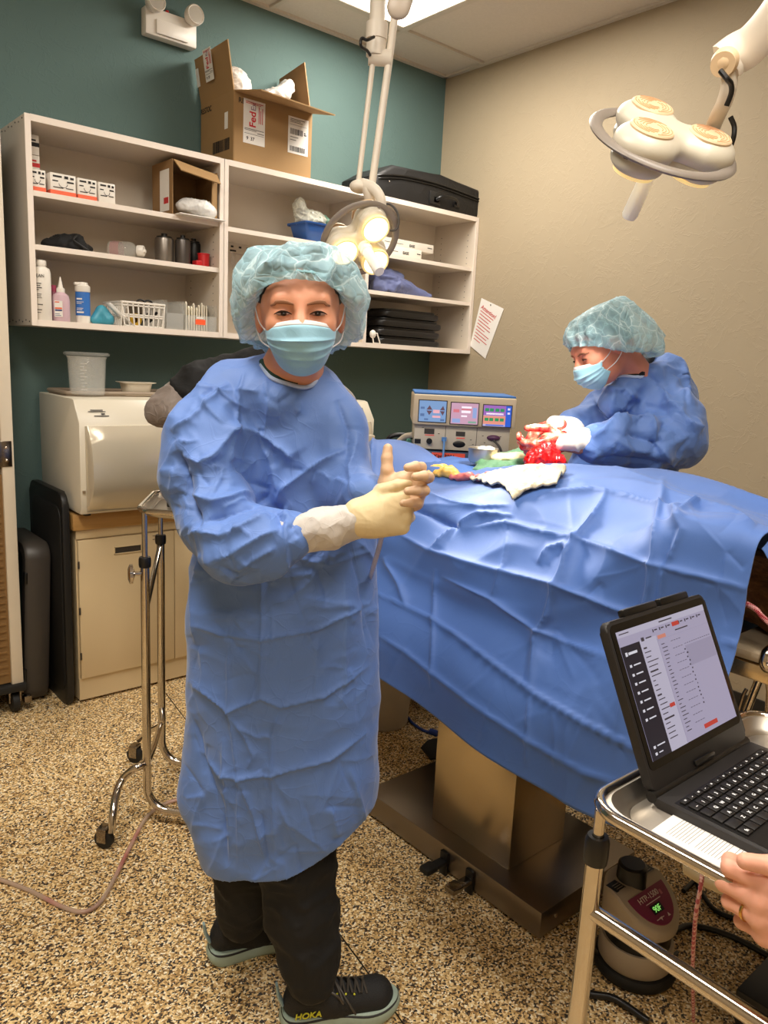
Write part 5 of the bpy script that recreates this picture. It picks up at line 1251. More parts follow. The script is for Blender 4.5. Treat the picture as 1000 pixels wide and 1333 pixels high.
c=G(655,612,gi-.08);P_,F_=sdf([('c',G(625,612,gi-.1)+[0,0,0],.02,G(690,600,gi-.05),.025,{'sq':((0,0,1),.6)}),('c',G(625,603,gi-.05),.02,G(680,613,gi-.12),.02,{'sq':((0,0,1),.6)}),('c',G(655,595,gi+.02),.02,G(680,592,gi+.05),.02,{})],.005)
P_=P_+vnorm(P_,F_)*((ridged(P_,14,3,seed=13)-.4)*.018)[:,None];tag(meshobj('green_towel',P_,F_,clothmat('green_cloth',(58,100,70),(74,118,84),cr=.3,scale=2)),'crumpled green surgical towel behind the white pad','towel')
for k,(dz,lab) in enumerate(((.0,'lower folded cream towel on the green cloth'),(.022,'upper folded cream towel on the green cloth'))):
    c=G(662,603-dz*300,gi-.06);P_,F_=sdf([('c',c-RH*.045,.016,c+RH*.045+FH*.01,.017,{'sq':((0,0,1),.7)}),('c',c-RH*.045+FH*.05,.016,c+RH*.045+FH*.06,.017,{'sq':((0,0,1),.7),'k':.03})],.004,k0=.03)
    P_=P_+vnorm(P_,F_)*((ridged(P_,20,2,seed=14+k)-.4)*.008)[:,None];tag(meshobj('folded_towel',P_,F_,mat('towel_cream',(206,192,150),.9,0,.06,60,.5,260)),lab,'towel',None)
c=G(722,603,2.45);P_,F_=sdf([('c',c-RH*.02,.02,c+RH*.025,.016,{'k':.02})],.004);P_=P_+vnorm(P_,F_)*((ridged(P_,20,2,seed=17)-.4)*.012)[:,None];tag(meshobj('gauze_swab',P_,F_,mat('towel_tan',(170,150,126),.9,0,.1,60,.4,200)),'tan gauze swab tucked under the surgeon gloved hand','swab')
# ================================================================ patient: a brown dog, mostly beneath the drape
pr=[('c',(1.74,2.0,1.02),.055,(1.75,1.45,1.02),.06,{}),('c',(1.75,1.45,1.02),.06,(1.76,1.2,1.04),.08,{}),('c',(1.76,1.2,1.04),.08,(1.74,.95,1.07),.10,{}),('c',(1.74,.95,1.07),.1,(1.70,.70,1.06),.075,{}),
 ('c',(1.70,.70,1.06),.07,(1.64,.56,1.03),.066,{}),('e',(1.615,.50,1.025),(.07,.085,.068),np.eye(3),{'k':.03}),('c',(1.60,.44,1.01),.042,(1.57,.33,.99),.03,{}),
 ('c',(1.66,1.05,1.05),.05,(1.56,1.15,1.0),.03,{}),('c',(1.66,1.95,1.02),.05,(1.56,1.85,.99),.03,{})]
P_,F_=sdf(pr,.007)
P_=P_+vnorm(P_,F_)*((ridged(P_*[1,1,2.],40,2,seed=21)-.4)*.006)[:,None]
s=N('brown_fur');n=s.noise(26,5,.7,co=s.co('Object',(1,.3,1)),dist=1.2);s.base(s.ramp(n,[(.22,(50,32,20)),(.42,(128,82,46)),(.62,(176,124,76)),(.85,(216,180,134))]));s.set(Roughness=.8);s.bump(s.noise(120,4,.7,co=s.co('Object',(1,.25,1))),.9,.006)
t=thing('dog','brown haired dog lying under the drape with its head at the right end','dog',(1.7,1.2,.96))
meshobj('body',P_,F_,s.m,t)
P_,F_=sdf([('c',(1.555,.545,1.06),.028,(1.535,.56,.99),.022,{'sq':((1,0,0),.5)})],.004);P_=P_+vnorm(P_,F_)*((ridged(P_,50,2)-.4)*.006)[:,None];meshobj('ear',P_,F_,s.m,t)
b=MB();b.ball((1.568,.318,.995),(.014,.012,.012));obj('nose',b,M_BLK,t)
b=MB();b.ball((1.560,.455,1.045),.009);obj('eye',b,M_BLK,t)
b=MB();b.box((1.5,.36,.956),(1.74,.68,.978),bev=.009);tag(obj('table_pad',b,mat('pad_beige',(168,150,124),.7,0,.05,30,.3,120)),'beige folded pad under the dog head on the table','pad')
def braid(name,pts,r,label,n=8,c1=(206,150,150),c2=(160,60,70)):
    path=cr(pts,n*3);m=len(path);s=N(name+'_mat');w=s.nd('ShaderNodeTexWave');w.inputs['Scale'].default_value=38;w.inputs['Distortion'].default_value=2;s.l.new(s.co(),w.inputs['Vector']);s.base(s.ramp(w.outputs['Fac'],[(.4,c1),(.6,c2)],'CONSTANT'));s.set(Roughness=.8)
    rad=[r*(1+.18*math.sin(i*1.6)) for i in range(m)];b=MB();b.sweep(path,rad,8);return tag(obj(name,b,s.m),label,'cord')
braid('restraint_cord',[G(1010,822,1.62),(G(985,838,1.62)),G(958,862,1.62)],.0055,'red and white braided cord running behind the tablet at right')
braid('restraint_cord',[PL(972,786,'x',1.495),PL(984,793,'x',1.49),PL(993,803,'x',1.488),PL(1003,812,'x',1.485)],.005,'braided cord knotted at the table edge under the dog')
# dark machine and pole at the right edge, behind the cart
t=thing('anaesthesia_machine','black shelved machine standing behind the cart at the right edge','medical device',(1.95,.25,0))
for z in (.1,.42,.60,.74):
    b=MB();b.box((1.66,.10,z),(2.1,.60,z+.028),bev=.004);obj('shelf',b,M_BLK,t)
b=MB();b.box((1.98,.10,.13),(2.1,.60,.9),bev=.006);obj('back_column',b,mat('machine_dark',(30,30,34),.5),t)
b=MB();b.box((1.7,.2,.77),(1.95,.5,.86),bev=.01);obj('drawer_box',b,mat('machine_navy',(28,32,52),.5),t)
b=MB();b.box((1.658,.1,.603),(1.662,.6,.607));b.box((1.658,.1,.423),(1.662,.6,.427));obj('bright_edge',b,M_CHROMED,t)
for xx in (1.70,2.06):
    for y_ in (.14,.56): b=MB();b.lathe([(0,-.015),(.048,-.015),(.048,.015),(0,.015)],(xx,y_,.05),20,ax='x');b.cyl((xx,y_,.06),(xx,y_,.11),.01);obj('caster',b,M_BLKR,t)
b=MB();b.sweep([G(1004,845,1.45),G(972,925,1.5)],.008,10);b.sweep([G(1002,850,1.42),G(1006,900,1.43),G(1003,960,1.44)],.012,10);b.ball(G(1004,858,1.42),(.03,.02,.03));tag(obj('chrome_lever',b,M_CHROME),'bright metal lever arm behind the steel tray','lever')
b=MB();b.sweep(cr([G(962,925,1.52),G(968,905,1.52),G(972,897,1.52)],5),.004,8);tag(obj('wire_clip',b,M_CHROMED),'small bent wire between tablet and lever arm','wire')
# ================================================================ floor things
q=PL(508,962,'z',0);t=thing('waste_bin','light grey plastic waste bin behind the nurse gown','bin',q+FH*.12)
c=PL(505,950,'z',0)+FH*.1;b=MB();b.lathe([(0,0),(.1,0),(.107,.01),(.13,.36),(.138,.365),(.13,.37),(.122,.36),(.1,.015),(0,.012)],(c[0]-.03,c[1],0),36);obj('bin_body',b,mat('bin_grey',(196,186,170),.45),t)
b=MB();b.sweep(cr([PL(526,925,'z',.006),PL(536,940,'z',.006),PL(550,950,'z',.006),PL(562,954,'z',.006),PL(585,960,'z',.006)],6),.006,8);b.cyl(PL(560,952,'z',.01),PL(570,955,'z',.01),.013);tag(obj('blue_cable',b,mat('cable_blue',(30,60,140),.4)),'blue cable with plug on the floor behind the table base','cable')
b=MB();pp=[PL(548,975,'z',0),PL(556,966,'z',0),PL(600,955,'z',0),PL(620,985,'z',0),PL(560,990,'z',0)];b.prism([(p[0],p[1]) for p in pp],0.0005,.01,bev=.003);tag(obj('foot_switch_mat',b,M_BLKR),'black rubber foot mat on the floor behind the column','mat')
# clear suction tubing on the floor
s=N('suction_tube');s.base(s.ramp(s.noise(7,2),[(.45,(196,170,150)),(.6,(206,150,140)),(.8,(170,60,60))]));s.set(Roughness=.15,Alpha=.6);MT=s.m
path=cr([PL(-40,1133,'z',.006),PL(0,1145,'z',.006),PL(40,1160,'z',.006),PL(80,1180,'z',.006),PL(108,1187,'z',.006),PL(130,1175,'z',.007),PL(148,1145,'z',.01),PL(168,1105,'z',.01),PL(190,1065,'z',.01),PL(215,1046,'z',.01),PL(245,1038,'z',.012)],8)
b=MB();b.sweep(path,.0062,12);tag(obj('suction_tubing',b,MT),'clear plastic tubing lying curved on the floor at left','tubing')
b=MB();b.sweep(cr([PL(110,1186.5,'z',.006),PL(121,1183,'z',.0065),PL(131,1173.5,'z',.007)],5),.0048,8);tag(obj('tubing_fluid',b,mat('dark_red_fluid',(120,20,30),.1)),'short run of dark red fluid in the bend of the tubing','fluid')
b=MB();b.sweep(cr([G(499,690,1.45),G(493,715,1.47),G(487,735,1.5),G(482,752,1.55)],6),.005,8);tag(obj('suction_tubing',b,clearm('clear_tube',(190,186,200),.6)),'short clear tube hanging at the nurse gown below her gloves','tubing')
# ================================================================ chrome stand at the left
P1=PL(192,1052,'z',.045);P2=PL(211,990,'z',.045)
zt1=float(G(193,664,float((P1-O)@FH))[2])
ht=zt1
t=thing('instrument_stand','chrome wheeled instrument stand between cabinet and nurse','stand',(P1[0],P1[1],0))
Dx=(PL(245,1060,'z',.045)-P1);Dx[2]=0;Dx/=np.linalg.norm(Dx)
zc1=float(G(191,735,float((P1-O)@FH))[2])
def post(Pb,extra):
    b=MB();p=np.array([Pb[0],Pb[1],0]);a=[p+[0,0,zc1],p+[0,0,.12]]+[p+[0,0,.12]+Dx*.075*(1-math.cos(a))-UP*.075*math.sin(a) for a in np.linspace(.2,PI/2,6)]+[p+Dx*.34+[0,0,.045]]
    b.sweep(a,.0135,16);obj('post_tube',b,M_CHROME,t)
    b=MB();b.cyl(p+[0,0,zc1-.01],p+[0,0,ht],.0085,n=16);obj('inner_rod',b,M_CHROME,t)
    b=MB();b.lathe([(.009,zc1-.008),(.017,zc1-.008),(.0185,zc1),(.0185,zc1+.018),(.016,zc1+.024),(.009,zc1+.024)],(p[0],p[1],0),20);obj('collar',b,M_BLK,t)
post(P1,0);post(P2,0)
b=MB();zz=zc1-.03;b.sweep([(P2[0],P2[1],zz+.02),(P1[0],P1[1],zz-.12)],.009,12);obj('brace',b,M_CHROME,t)
b=MB();b.sweep([(P1[0],P1[1],.2),( (P1[0]+P2[0])/2,(P1[1]+P2[1])/2,.19),(P2[0],P2[1],.2)],.011,12);obj('cross_tube',b,M_CHROME,t)
kn=G(177,747,float((P1-O)@FH)-.01);b=MB();kp=np.array([P1[0],P1[1],kn[2]]);dk=(kn-kp);dk/=np.linalg.norm(dk);b.cyl(kp,kp+dk*.035,.007);b.sweep([kp+dk*.03,kp+dk*.036,kp+dk*.045,kp+dk*.05],[.01,.03,.03,.016],20);obj('clamp_knob',b,M_CHROME,t)
# outrigger legs with casters
cb=PL(133,1108,'z',0);b=MB();g_=float((cb-O)@FH)
leg=[np.array([P1[0],P1[1],.2]),G(176,1000,float((P1-O)@FH)-.03),G(160,1014,g_+.14),G(151,1035,g_+.08),G(147,1060,g_+.03),G(145,1084,g_+.01)]
b.sweep(cr(leg,6),.012,14);l1=obj('leg',b,M_CHROME,t)
def caster(par,c,r=.03):
    b=MB();b.lathe([(0,-.012),(r*.8,-.012),(r,-.008),(r,.008),(r*.8,.012),(0,.012)],(0,0,0),24,ax='x',M=frame((c[0],c[1],r),(.8,.6,0),(-.6,.8,0),(0,0,1)));w_=obj('caster',b,M_BLKR,par)
    b=MB();Mq=frame((c[0],c[1],r),(.8,.6,0),(-.6,.8,0),(0,0,1));b.box((-.02,-.015,-.005),(-.015,.015,r*1.3),M=Mq,bev=.002);b.box((.015,-.015,-.005),(.02,.015,r*1.3),M=Mq,bev=.002);b.box((-.02,-.016,r*1.1),(.02,.016,r*1.35),M=Mq,bev=.003);obj('caster_fork',b,M_CHROMED,w_)
caster(l1,cb+FH*.02)
cb2=PL(176,992,'z',0);b=MB();b.sweep(cr([(P2[0],P2[1],.26),(P2[0]-.01,P2[1]-.02,.20),((P2[0]+cb2[0])/2,(P2[1]+cb2[1])/2,.14),(cb2[0]+.02,cb2[1]+.01,.08)],6),.011,12);l2=obj('leg',b,M_CHROME,t);caster(l2,cb2)
for Pp in (P1,P2):
    c=Pp+Dx*.34;caster(l1,c)
# tray rim
Tn=np.array([P2[0]-P1[0],P2[1]-P1[1],0]);LT=np.linalg.norm(Tn);Tn/=LT
tr=[];hw,hl=LT/2+.0,.2
Mt=frame(((P1[0]+P2[0])/2+Dx[0]*.15,(P1[1]+P2[1])/2+Dx[1]*.15,ht),Dx,Tn,UP)
rim=[Mt@Vector((p[0],p[1],0)) for p in rr(.17,hw+.02,0,6,.06)];b=MB();b.sweep(rim+[rim[0]],.009,12);obj('tray_rim',b,M_CHROME,t)
rings=[[Mt@Vector((p[0],p[1],z)) for p in rr(w_,h_,0,6,.05)] for (w_,h_,z) in ((.165,hw+.015,0),(.155,hw+.005,-.018),(.145,hw-.005,-.02))]
b=MB();b.grid([[tuple(p) for p in r_] for r_ in rings],closed_u=True);b.pts([tuple(p) for p in rings[-1]],[list(range(28))]);o=obj('tray',b,M_TRAY,t);o.modifiers.new('t','SOLIDIFY').thickness=.0015
c=Mt@Vector((-.09,.03,.017));b=MB();b.ball((c.x,c.y,c.z),(.02,.02,.026));b.cyl((c.x,c.y,c.z-.036),(c.x,c.y,c.z),.016);tag(obj('bottle_cap',b,M_BLK),'small black cap standing on the chrome stand tray','cap')
# ================================================================ cart with steel tray, tablet and paper at the right
zr_=.90;tx0,tx1,ty0,ty1=.885,1.41,.15,.556
t=thing('tray_stand','chrome stand with steel tray holding the tablet','stand',(.9,.4,0))
cx_,cy_=(tx0+tx1)/2,(ty0+ty1)/2;hw,hd=(tx1-tx0)/2,(ty1-ty0)/2
rim=[(cx_+p[0],cy_+p[1],zr_) for p in rr(hw,hd,0,8,.055)];b=MB();b.sweep(rim+[rim[0]],.009,14);obj('tray_rim',b,M_CHROME,t)
rings=[[(cx_+p[0],cy_+p[1],zr_+z) for p in rr(hw+w_,hd+w_,0,8,.05)] for (w_,z) in ((-.002,.002),(-.012,.004),(-.022,-.012),(-.032,-.018))]
b=MB();b.grid(rings,closed_u=True);b.pts(rings[-1],[list(range(len(rings[-1])))]);o=obj('tray',b,M_TRAY,t);o.modifiers.new('t','SOLIDIFY').thickness=.0015
zf=zr_-.018
pp=PL(776,1112,'x',.895);P3=np.array([.895,pp[1],0]);zc3=float(pp[2])
b=MB();b.cyl((.895,pp[1],zc3-.01),(.895,pp[1],zr_-.004),.008);obj('inner_rod',b,M_CHROME,t)
b=MB();b.lathe([(.0085,zc3-.012),(.0165,zc3-.012),(.0175,zc3),(.0175,zc3+.022),(.0145,zc3+.03),(.0085,zc3+.03)],(.895,pp[1],0),24);obj('collar',b,M_BLK,t)
b=MB();b.sweep([(.895,pp[1],zc3-.01),(.895,pp[1],.07),(.9,pp[1],.045),(.94,pp[1],.04),(1.4,pp[1],.04)],.0135,18);obj('post_tube',b,M_CHROME,t)
b=MB();b.cyl((.895,.2,zc3-.01),(.895,.2,zr_-.004),.008);obj('inner_rod',b,M_CHROME,t)
b=MB();b.sweep([(.895,.2,zc3-.01),(.895,.2,.07),(.9,.2,.045),(.94,.2,.04),(1.4,.2,.04)],.0135,18);obj('post_tube',b,M_CHROME,t)
a=PL(781,1193,'x',.895);c=PL(990,1338,'x',.895);print('rail',a,c)
b=MB();b.sweep([(.895,pp[1],a[2]),(.895,.2,a[2])],.0115,18);obj('side_rail',b,M_CHROME,t)
for x,y in ((.92,pp[1]),(.92,.2),(1.38,pp[1]),(1.38,.2)): b=MB();b.lathe([(0,-.01),(.024,-.01),(.026,0),(.024,.01),(0,.01)],(x,y,.026),20,ax='y');obj('caster',b,M_BLKR,t)
# tablet + keyboard
Lh=PL(848,1030,'z',.9);Rh=PL(968,961,'z',.9);kx0,kx1=.985,1.283;ky1=.512;ky0=.285
tt=thing('tablet','black cased tablet with keyboard, screen open, standing on the steel tray','tablet',((kx0+kx1)/2,.4,zf))
zk0=zf+.002;zk1=zf+.016
b=MB();b.prism([(p[0]+(kx0+kx1)/2,p[1]+(ky0+ky1)/2) for p in rr((kx1-kx0)/2,(ky1-ky0)/2,0,5,.012)],zk0,zk1,bev=.003);kb=obj('keyboard',b,mat('case_black',(30,27,26),.5),tt)
Ls=PL(848,1026,'y',ky1-.008);TL=PL(790,812,'x',kx0);TR=PL(912,772,'x',kx1)
print('tablet',Ls,TL,TR)
yt=(TL[1]+TR[1])/2;ztp=(TL[2]+TR[2])/2
base=np.array([0,ky1-.005,zk1+.004]);upv=np.array([0,yt-base[1],ztp-base[2]]);Hh=np.linalg.norm(upv);upv/=Hh;nrm=np.cross([1,0,0],upv);
print('H',Hh,upv,nrm)
Msc=frame((kx0,base[1],base[2]),(1,0,0),upv,nrm);Wt=kx1-kx0
b=MB();b.prism([(p[0]+Wt/2,p[1]+Hh/2) for p in rr(Wt/2,Hh/2,0,6,.014)],-.014,0,bev=.003,M=Msc);obj('case_back',b,mat('case_black',(30,27,26),.5),tt)
b=MB();b.box((Wt*.2,Hh-.002,-.016),(Wt*.52,Hh+.012,-.002),M=Msc,bev=.004);b.box((Wt*.56,Hh-.002,-.016),(Wt*.86,Hh+.012,-.002),M=Msc,bev=.004);obj('case_tab',b,M_BLK,tt)
b=MB();b.prism([(p[0]+Wt/2,p[1]+Hh/2+.012) for p in rr(Wt/2-.007,Hh/2-.018,0,6,.01)],0,.0012,M=Msc);obj('glass_bezel',b,mat('glass_black',(8,8,9),.12),tt)
b=MB();b.cyl(Msc@Vector((.0,-.004,-.006)),Msc@Vector((Wt,-.004,-.006)),.0085,n=16);b.box((Wt*.4,.004,.0),(Wt*.6,.014,.006),M=Msc,bev=.003);obj('hinge',b,M_BLK,tt)
sx0,sx1,sy0,sy1=.018,Wt-.016,.042,Hh-.018
M_SCR=emis('screen_lavender',(186,178,206),.62,(30,30,34));M_SDK=emis('screen_navy',(34,32,54),.35,(20,20,24));M_SWH=emis('screen_white',(232,230,240),.7,(30,30,30));M_SRD=emis('screen_red',(210,70,60),.6,(60,20,20));M_STX=mat('screen_text',(60,58,72),.4);M_SGR=emis('screen_grey',(176,168,196),.58,(30,30,34))
def sr(nm,rects,m,par,z=.0013,th=.0003):
    b=MB();w=sx1-sx0;h=sy1-sy0
    for r_ in rects: b.box((sx0+w*r_[0],sy1-h*r_[3],z),(sx0+w*r_[2],sy1-h*r_[1],z+th),M=Msc)
    return obj(nm,b,m,par)
scn=sr('screen',[(0,0,1,1)],M_SCR,tt,.0012,.0004)
sr('side_menu',[(0,.12,.2,1)],M_SDK,scn,.0017)
sr('menu_marks',[(.03,.17,.05,.2),(.06,.175,.15,.195)]+[(.04,.27+.07*k,.06,.29+.07*k) for k in range(7)]+[(.08,.275+.07*k,.15,.285+.07*k) for k in range(7)]+[(.04,.9,.06,.92),(.08,.903,.16,.912),(.04,.95,.06,.97),(.08,.955,.12,.963)],M_SWH,scn,.0021)
sr('white_column',[(.2,.12,.38,1),(.0,.0,1,.05)],emis('screen_pale',(206,200,222),.62,(30,30,34)),scn,.0017)
sr('column_lines',[(.38,.15,.383,1)]+[(.38,.16+.0*k,.99,.162) for k in range(1)],M_SGR,scn,.0021)
rc=[]
for k in range(24):
    y=.2+.031*k;rc.append((.41,y,.41+.02+.05*rng.rand(),y+.006))
    if k%2==0: rc+=[(.52+.03*j,y+.002,.54+.03*j,y+.0055) for j in range(4)]
for k in range(20): y=.18+.038*k;rc.append((.22,y,.24+.1*rng.rand(),y+.007 if k%5 else y+.013))
for k in range(16): rc.append((.64+.002*k+.03*(k%2)*rng.rand(),.3+.033*k,.652+.002*k,.312+.033*k)) if k<15 else None
for k in range(12): rc.append((.66+.027*k,.26,.675+.027*k,.264))
for k in range(8): rc.append((.36+.075*k,.065,.37+.075*k,.09));rc.append((.38+.075*k,.07,.41+.075*k,.08)) 
rc+=[(.45,.02,.6,.03),(.6,.125,.75,.135),(.02,.02,.12,.028),(.22,.1,.25,.13),(.27,.11,.33,.12)]
sr('text_rows',rc,M_STX,scn,.0021)
sr('red_marks',[(.58,.06,.66,.095),(.31,.66,.365,.69),(.60,.93,.76,.965)],M_SRD,scn,.0025)
sr('orange_mark',[(.39,.125,.48,.155)],emis('screen_orange',(228,150,130),.6,(60,20,20)),scn,.0025)
sr('chart_panel',[(.66,.28,.99,.45)],M_SGR,scn,.0019)
q=Msc@Vector((sx1-.045,sy1-.028,.0022));text_on('screen_clock','37',.022,q,Msc.to_3x3()@Vector((-1,0,0)),Msc.to_3x3()@Vector((0,1,0)),emis('clock_blue',(150,200,220),.8,(20,30,40)),scn,ext=.0001) if False else None
# keys
rowsK=['~1234567890-=<','>QWERTYUIOP[]|','^ASDFGHJKL;:#','*ZXCVBNM,./!']
kw=(kx1-kx0-.03)/14;kd=.0178;yk=ky1-.058
M_KEY=mat('key_black',(22,20,20),.45);M_LEG=emis('legend_white',(235,235,235),.25,(235,235,235))
b=MB();b.box((kx0+.01,ky0+.022,zk1-.0005),(kx1-.01,yk+.026,zk1+.0005));obj('key_well',b,M_BLK,kb)
kme={}
def key(x,y,w,d,leg):
    b=MB();b.box((x+.0012,y+.0012,zk1+.0005),(x+w-.0012,y+d-.0012,zk1+.0032),bev=.0008);k_=obj('key',b,M_KEY,kb)
    if leg: text_on('key_legend',leg,.0075,(x+w*.42,y+d*.3,zk1+.0034),(1,0,0),(0,1,0),M_LEG,k_,ext=.0001,bold=.02)
for j in range(14): key(kx0+.015+kw*j,yk+.012,kw,.011,'-' if j%2 else '=')
for i,r_ in enumerate(rowsK):
    off=[0,0,.004,.009][i];n_=len(r_)
    for j,ch in enumerate(r_):
        x=kx0+.015+off+kw*j;w=kw if j<n_-1 else (kx1-.015-x)
        if j==0: x=kx0+.015;w=kw+off
        key(x,yk-.0075-kd*(i+1)+.018,w,kd,ch if ch not in '<>^*|#!' else '')
y=yk-.0075-kd*5+.018
for (a,c,l) in ((0,1,'fn'),(1,2,''),(2,3,''),(3,4.2,''),(4.2,9.4,''),(9.4,10.6,''),(10.6,11.7,''),(11.7,12.8,''),(12.8,14,'')): key(kx0+.015+kw*a,y,kw*(c-a),kd,l)
# papers
a=PL(838,1072,'z',zf+.004);c=PL(868,1057,'z',zf+.004);print('paper',a,c)
def sheet(name,x0,x1,y0,y1,z,ang,label):
    M_=Matrix.Translation(((x0+x1)/2,(y0+y1)/2,z))@Matrix.Rotation(ang,4,'Z')
    w,h=(x1-x0)/2,(y1-y0)/2;b=MB();b.box((-w,-h,0),(w,h,.0008),M=M_);o=obj(name,b,M_PAPER);tag(o,label,'paper')
    b=MB();k=0
    for j in range(int(2*h/.0045)-5):
        if j%9==8: continue
        b.box((-w+.03,h-.016-.0045*j,.0008),(-w+.03+(2*w-.05)*(.45+.55*((j*37)%10)/10),h-.0166-.0045*j,.00095),M=M_)
    p=obj('print_rows',b,M_GREYTXT,o,local=True);return o
sheet('paper_sheet',.908,1.08,.21,.475,zf+.0035,.03,'printed paper sheet lying on the steel tray beside the keyboard')
# ================================================================ warming pump on the floor
cp=PL(842,1262,'z',.0);cp=np.array([1.565,.79,0.]) if False else cp
cp=PL(838,1290,'z',0)+FH*.085;print('pump',cp)
fr=(RH*.62-FH*.78);fr/=np.linalg.norm(fr);sd=np.cross(UP,fr)  # front, sideways (text direction)
MP=frame((cp[0],cp[1],0),sd,-fr,UP)   # x = text right, y = back, z up
M_PB=mat('pump_beige',(178,164,144),.45,0,.03)
t=thing('warming_pump','round beige warming pump with magenta panel reading HTP-1500 on the floor','medical device',(cp[0],cp[1],0))
b=MB();b.lathe([(0,.0),(.098,.0),(.104,.008),(.104,.022),(.098,.03),(.0,.03)],(0,0,0),48,M=MP);obj('rubber_base',b,M_BLKR,t)
b=MB();b.lathe([(0,.03),(.088,.03),(.092,.036),(.092,.085),(.088,.092),(0,.092)],(0,0,0),48,M=MP);obj('lower_body',b,M_PB,t)
b=MB();b.lathe([(0,.092),(.082,.092),(.082,.14),(0,.14)],(0,0,0),48,M=MP);obj('black_band',b,M_BLK,t)
b=MB()
for k in range(4): b.box((.03,-.0905,.05+.008*k),(.052,-.083,.053+.008*k),M=MP)
obj('vent_slots',b,M_BLK,t)
b=MB();bars_on(b,np.array(MP@Vector((-.03,-.0785,.1))),sd,UP,[(0,0,.04,.004),(0,.01,.05,.013),(0,.02,.03,.023)],.001);obj('rating_label',b,M_GREYTXT,t)
# upper head: cylinder with slanted top
def ztop(x,y): return .232 if y>.012 else .232-(.012-y)*.62
b=MB();n=56;ang_=[2*PI*k/n for k in range(n)];Rr=.094
def ring(r,zf_): return [tuple(MP@Vector((r*math.cos(a),r*math.sin(a),zf_(r*math.cos(a),r*math.sin(a))))) for a in ang_]
b.grid([ring(.084,lambda x,y:.138),ring(.0925,lambda x,y:.142),ring(Rr,lambda x,y:.15),ring(Rr,lambda x,y:ztop(x,y)-.006),ring(Rr-.005,ztop),ring(Rr*.7,ztop),ring(Rr*.35,ztop),ring(.002,ztop)],closed_u=True);obj('upper_body',b,M_PB,t)
ptp=lambda x,y,e=.001: MP@Vector((x,y,ztop(x,y)+e))
# magenta panel on the slope
pl_=[(.072*math.cos(a),-.006+.074*math.sin(a)) for a in np.linspace(PI,2*PI,22)];pl_=[(x,y if y<-.006 else -.006) for x,y in pl_]
b=MB();top=[ptp(x,y,.0022) for x,y in pl_];bot=[ptp(x,y,-.001) for x,y in pl_];m_=len(top);b.pts([tuple(p) for p in bot+top],[[m_+i for i in range(m_)]]+[[i,(i+1)%m_,m_+(i+1)%m_,m_+i] for i in range(m_)]);pn=obj('magenta_panel',b,mat('magenta',(128,34,76),.4,0,.03),t)
su=(MP.to_3x3()@Vector((0,1,.62))).normalized()
text_on('lettering','HTP-1500',.0195,np.array(ptp(-.046,-.026,.003)),sd,su,mat('panel_print',(226,206,206),.5),pn,bold=.005)
b=MB();bars_on(b,np.array(ptp(-.03,-.033,.003)),sd,su,[(0,0,.06,.002),(.0,.036-.075,.03,.038-.075)],.0004);obj('printing',b,mat('panel_print',(226,206,206),.5),pn)
b=MB();bars_on(b,np.array(ptp(-.024,-.056,.003)),sd,su,[(0,0,.04,.022)],.0012);dp=obj('display',b,M_BLK,pn)
text_on('display_digits','90F',.02,np.array(ptp(-.020,-.0535,.0046)),sd,su,emis('led_green',(150,235,110),.8,(20,40,20)),dp,bold=.0)
for k,x in enumerate((-.012,.018)):
    b=MB();s_=-1 if k==0 else 1;c=np.array(ptp(x,-.067,.0032));b.pts([c-np.array(sd)*.005-np.array(su)*.004*s_,c+np.array(sd)*.005-np.array(su)*.004*s_,c+np.array(su)*.005*s_],[(0,1,2)]);obj('arrow_button',b,mat('panel_print',(226,206,206),.5),pn)
b=MB();bars_on(b,np.array(ptp(.038,-.03,.003)),sd,su,[(0,0,.008,.012)],.0005);obj('symbol',b,mat('panel_dim',(190,110,130),.5),pn)
b=MB();b.lathe([(.0,.275),(.03,.275),(.036,.27),(.0375,.225),(.04,.222)],(0.0,.035,.0),36,M=MP);obj('filler_cap',b,M_BLK,t)
for s_ in (-1,1):
    pl3=[(s_*.044+s_*.038*(1 if i in(1,2) else 0),.02+.034*(1 if i>1 else 0)-.0*s_) for i in range(4)];b=MB();b.pts([tuple(ptp(x,max(y,.014),.0012)) for x,y in pl3],[(0,1,2,3)]);ip=obj('instruction_panel',b,M_BLK,t)
    b=MB();bars_on(b,np.array(ptp(s_*.06-.012,.02,.0016)),sd,(MP.to_3x3()@Vector((0,1,0))),[(0,.007*k,.024,.007*k+.0012) for k in range(4)],.0003);obj('printing',b,M_CREAM2,ip)
# cords and hose near the pump
b=MB();b.sweep(cr([PL(872,1215,'z',.02),PL(900,1205,'z',.01),PL(950,1218,'z',.008),PL(1010,1250,'z',.008),PL(1060,1280,'z',.008)],6),.008,10);tag(obj('power_cord',b,M_BLK),'black power cord on the floor running right from the pump','cord')
b=MB();b.sweep(cr([PL(890,1160,'z',.01),PL(905,1148,'z',.01),PL(915,1165,'z',.01),PL(940,1190,'z',.008),PL(1010,1208,'z',.008)],6),.007,10);tag(obj('power_cord',b,M_BLK),'thinner black cord looping behind the pink braided cord','cord')
b=MB();b.sweep(cr([PL(775,1240,'z',.05),PL(762,1230,'z',.1),PL(757,1250,'z',.03),PL(762,1290,'z',.01),PL(800,1300,'z',.01),PL(845,1330,'z',.01)],6),.009,10);tag(obj('power_cord',b,M_BLK),'black cord curling round the left side of the pump','cord')
b=MB();hp=cr([G(897,1128,1.5),G(920,1142,1.45),G(945,1152,1.4),G(975,1158,1.36),G(1010,1160,1.32)],14);b.sweep(hp,[.020 if i%2 else .0165 for i in range(len(hp))],16);tag(obj('corrugated_hose',b,mat('hose_cream',(206,190,156),.35)),'cream corrugated hose passing under the steel tray','hose')
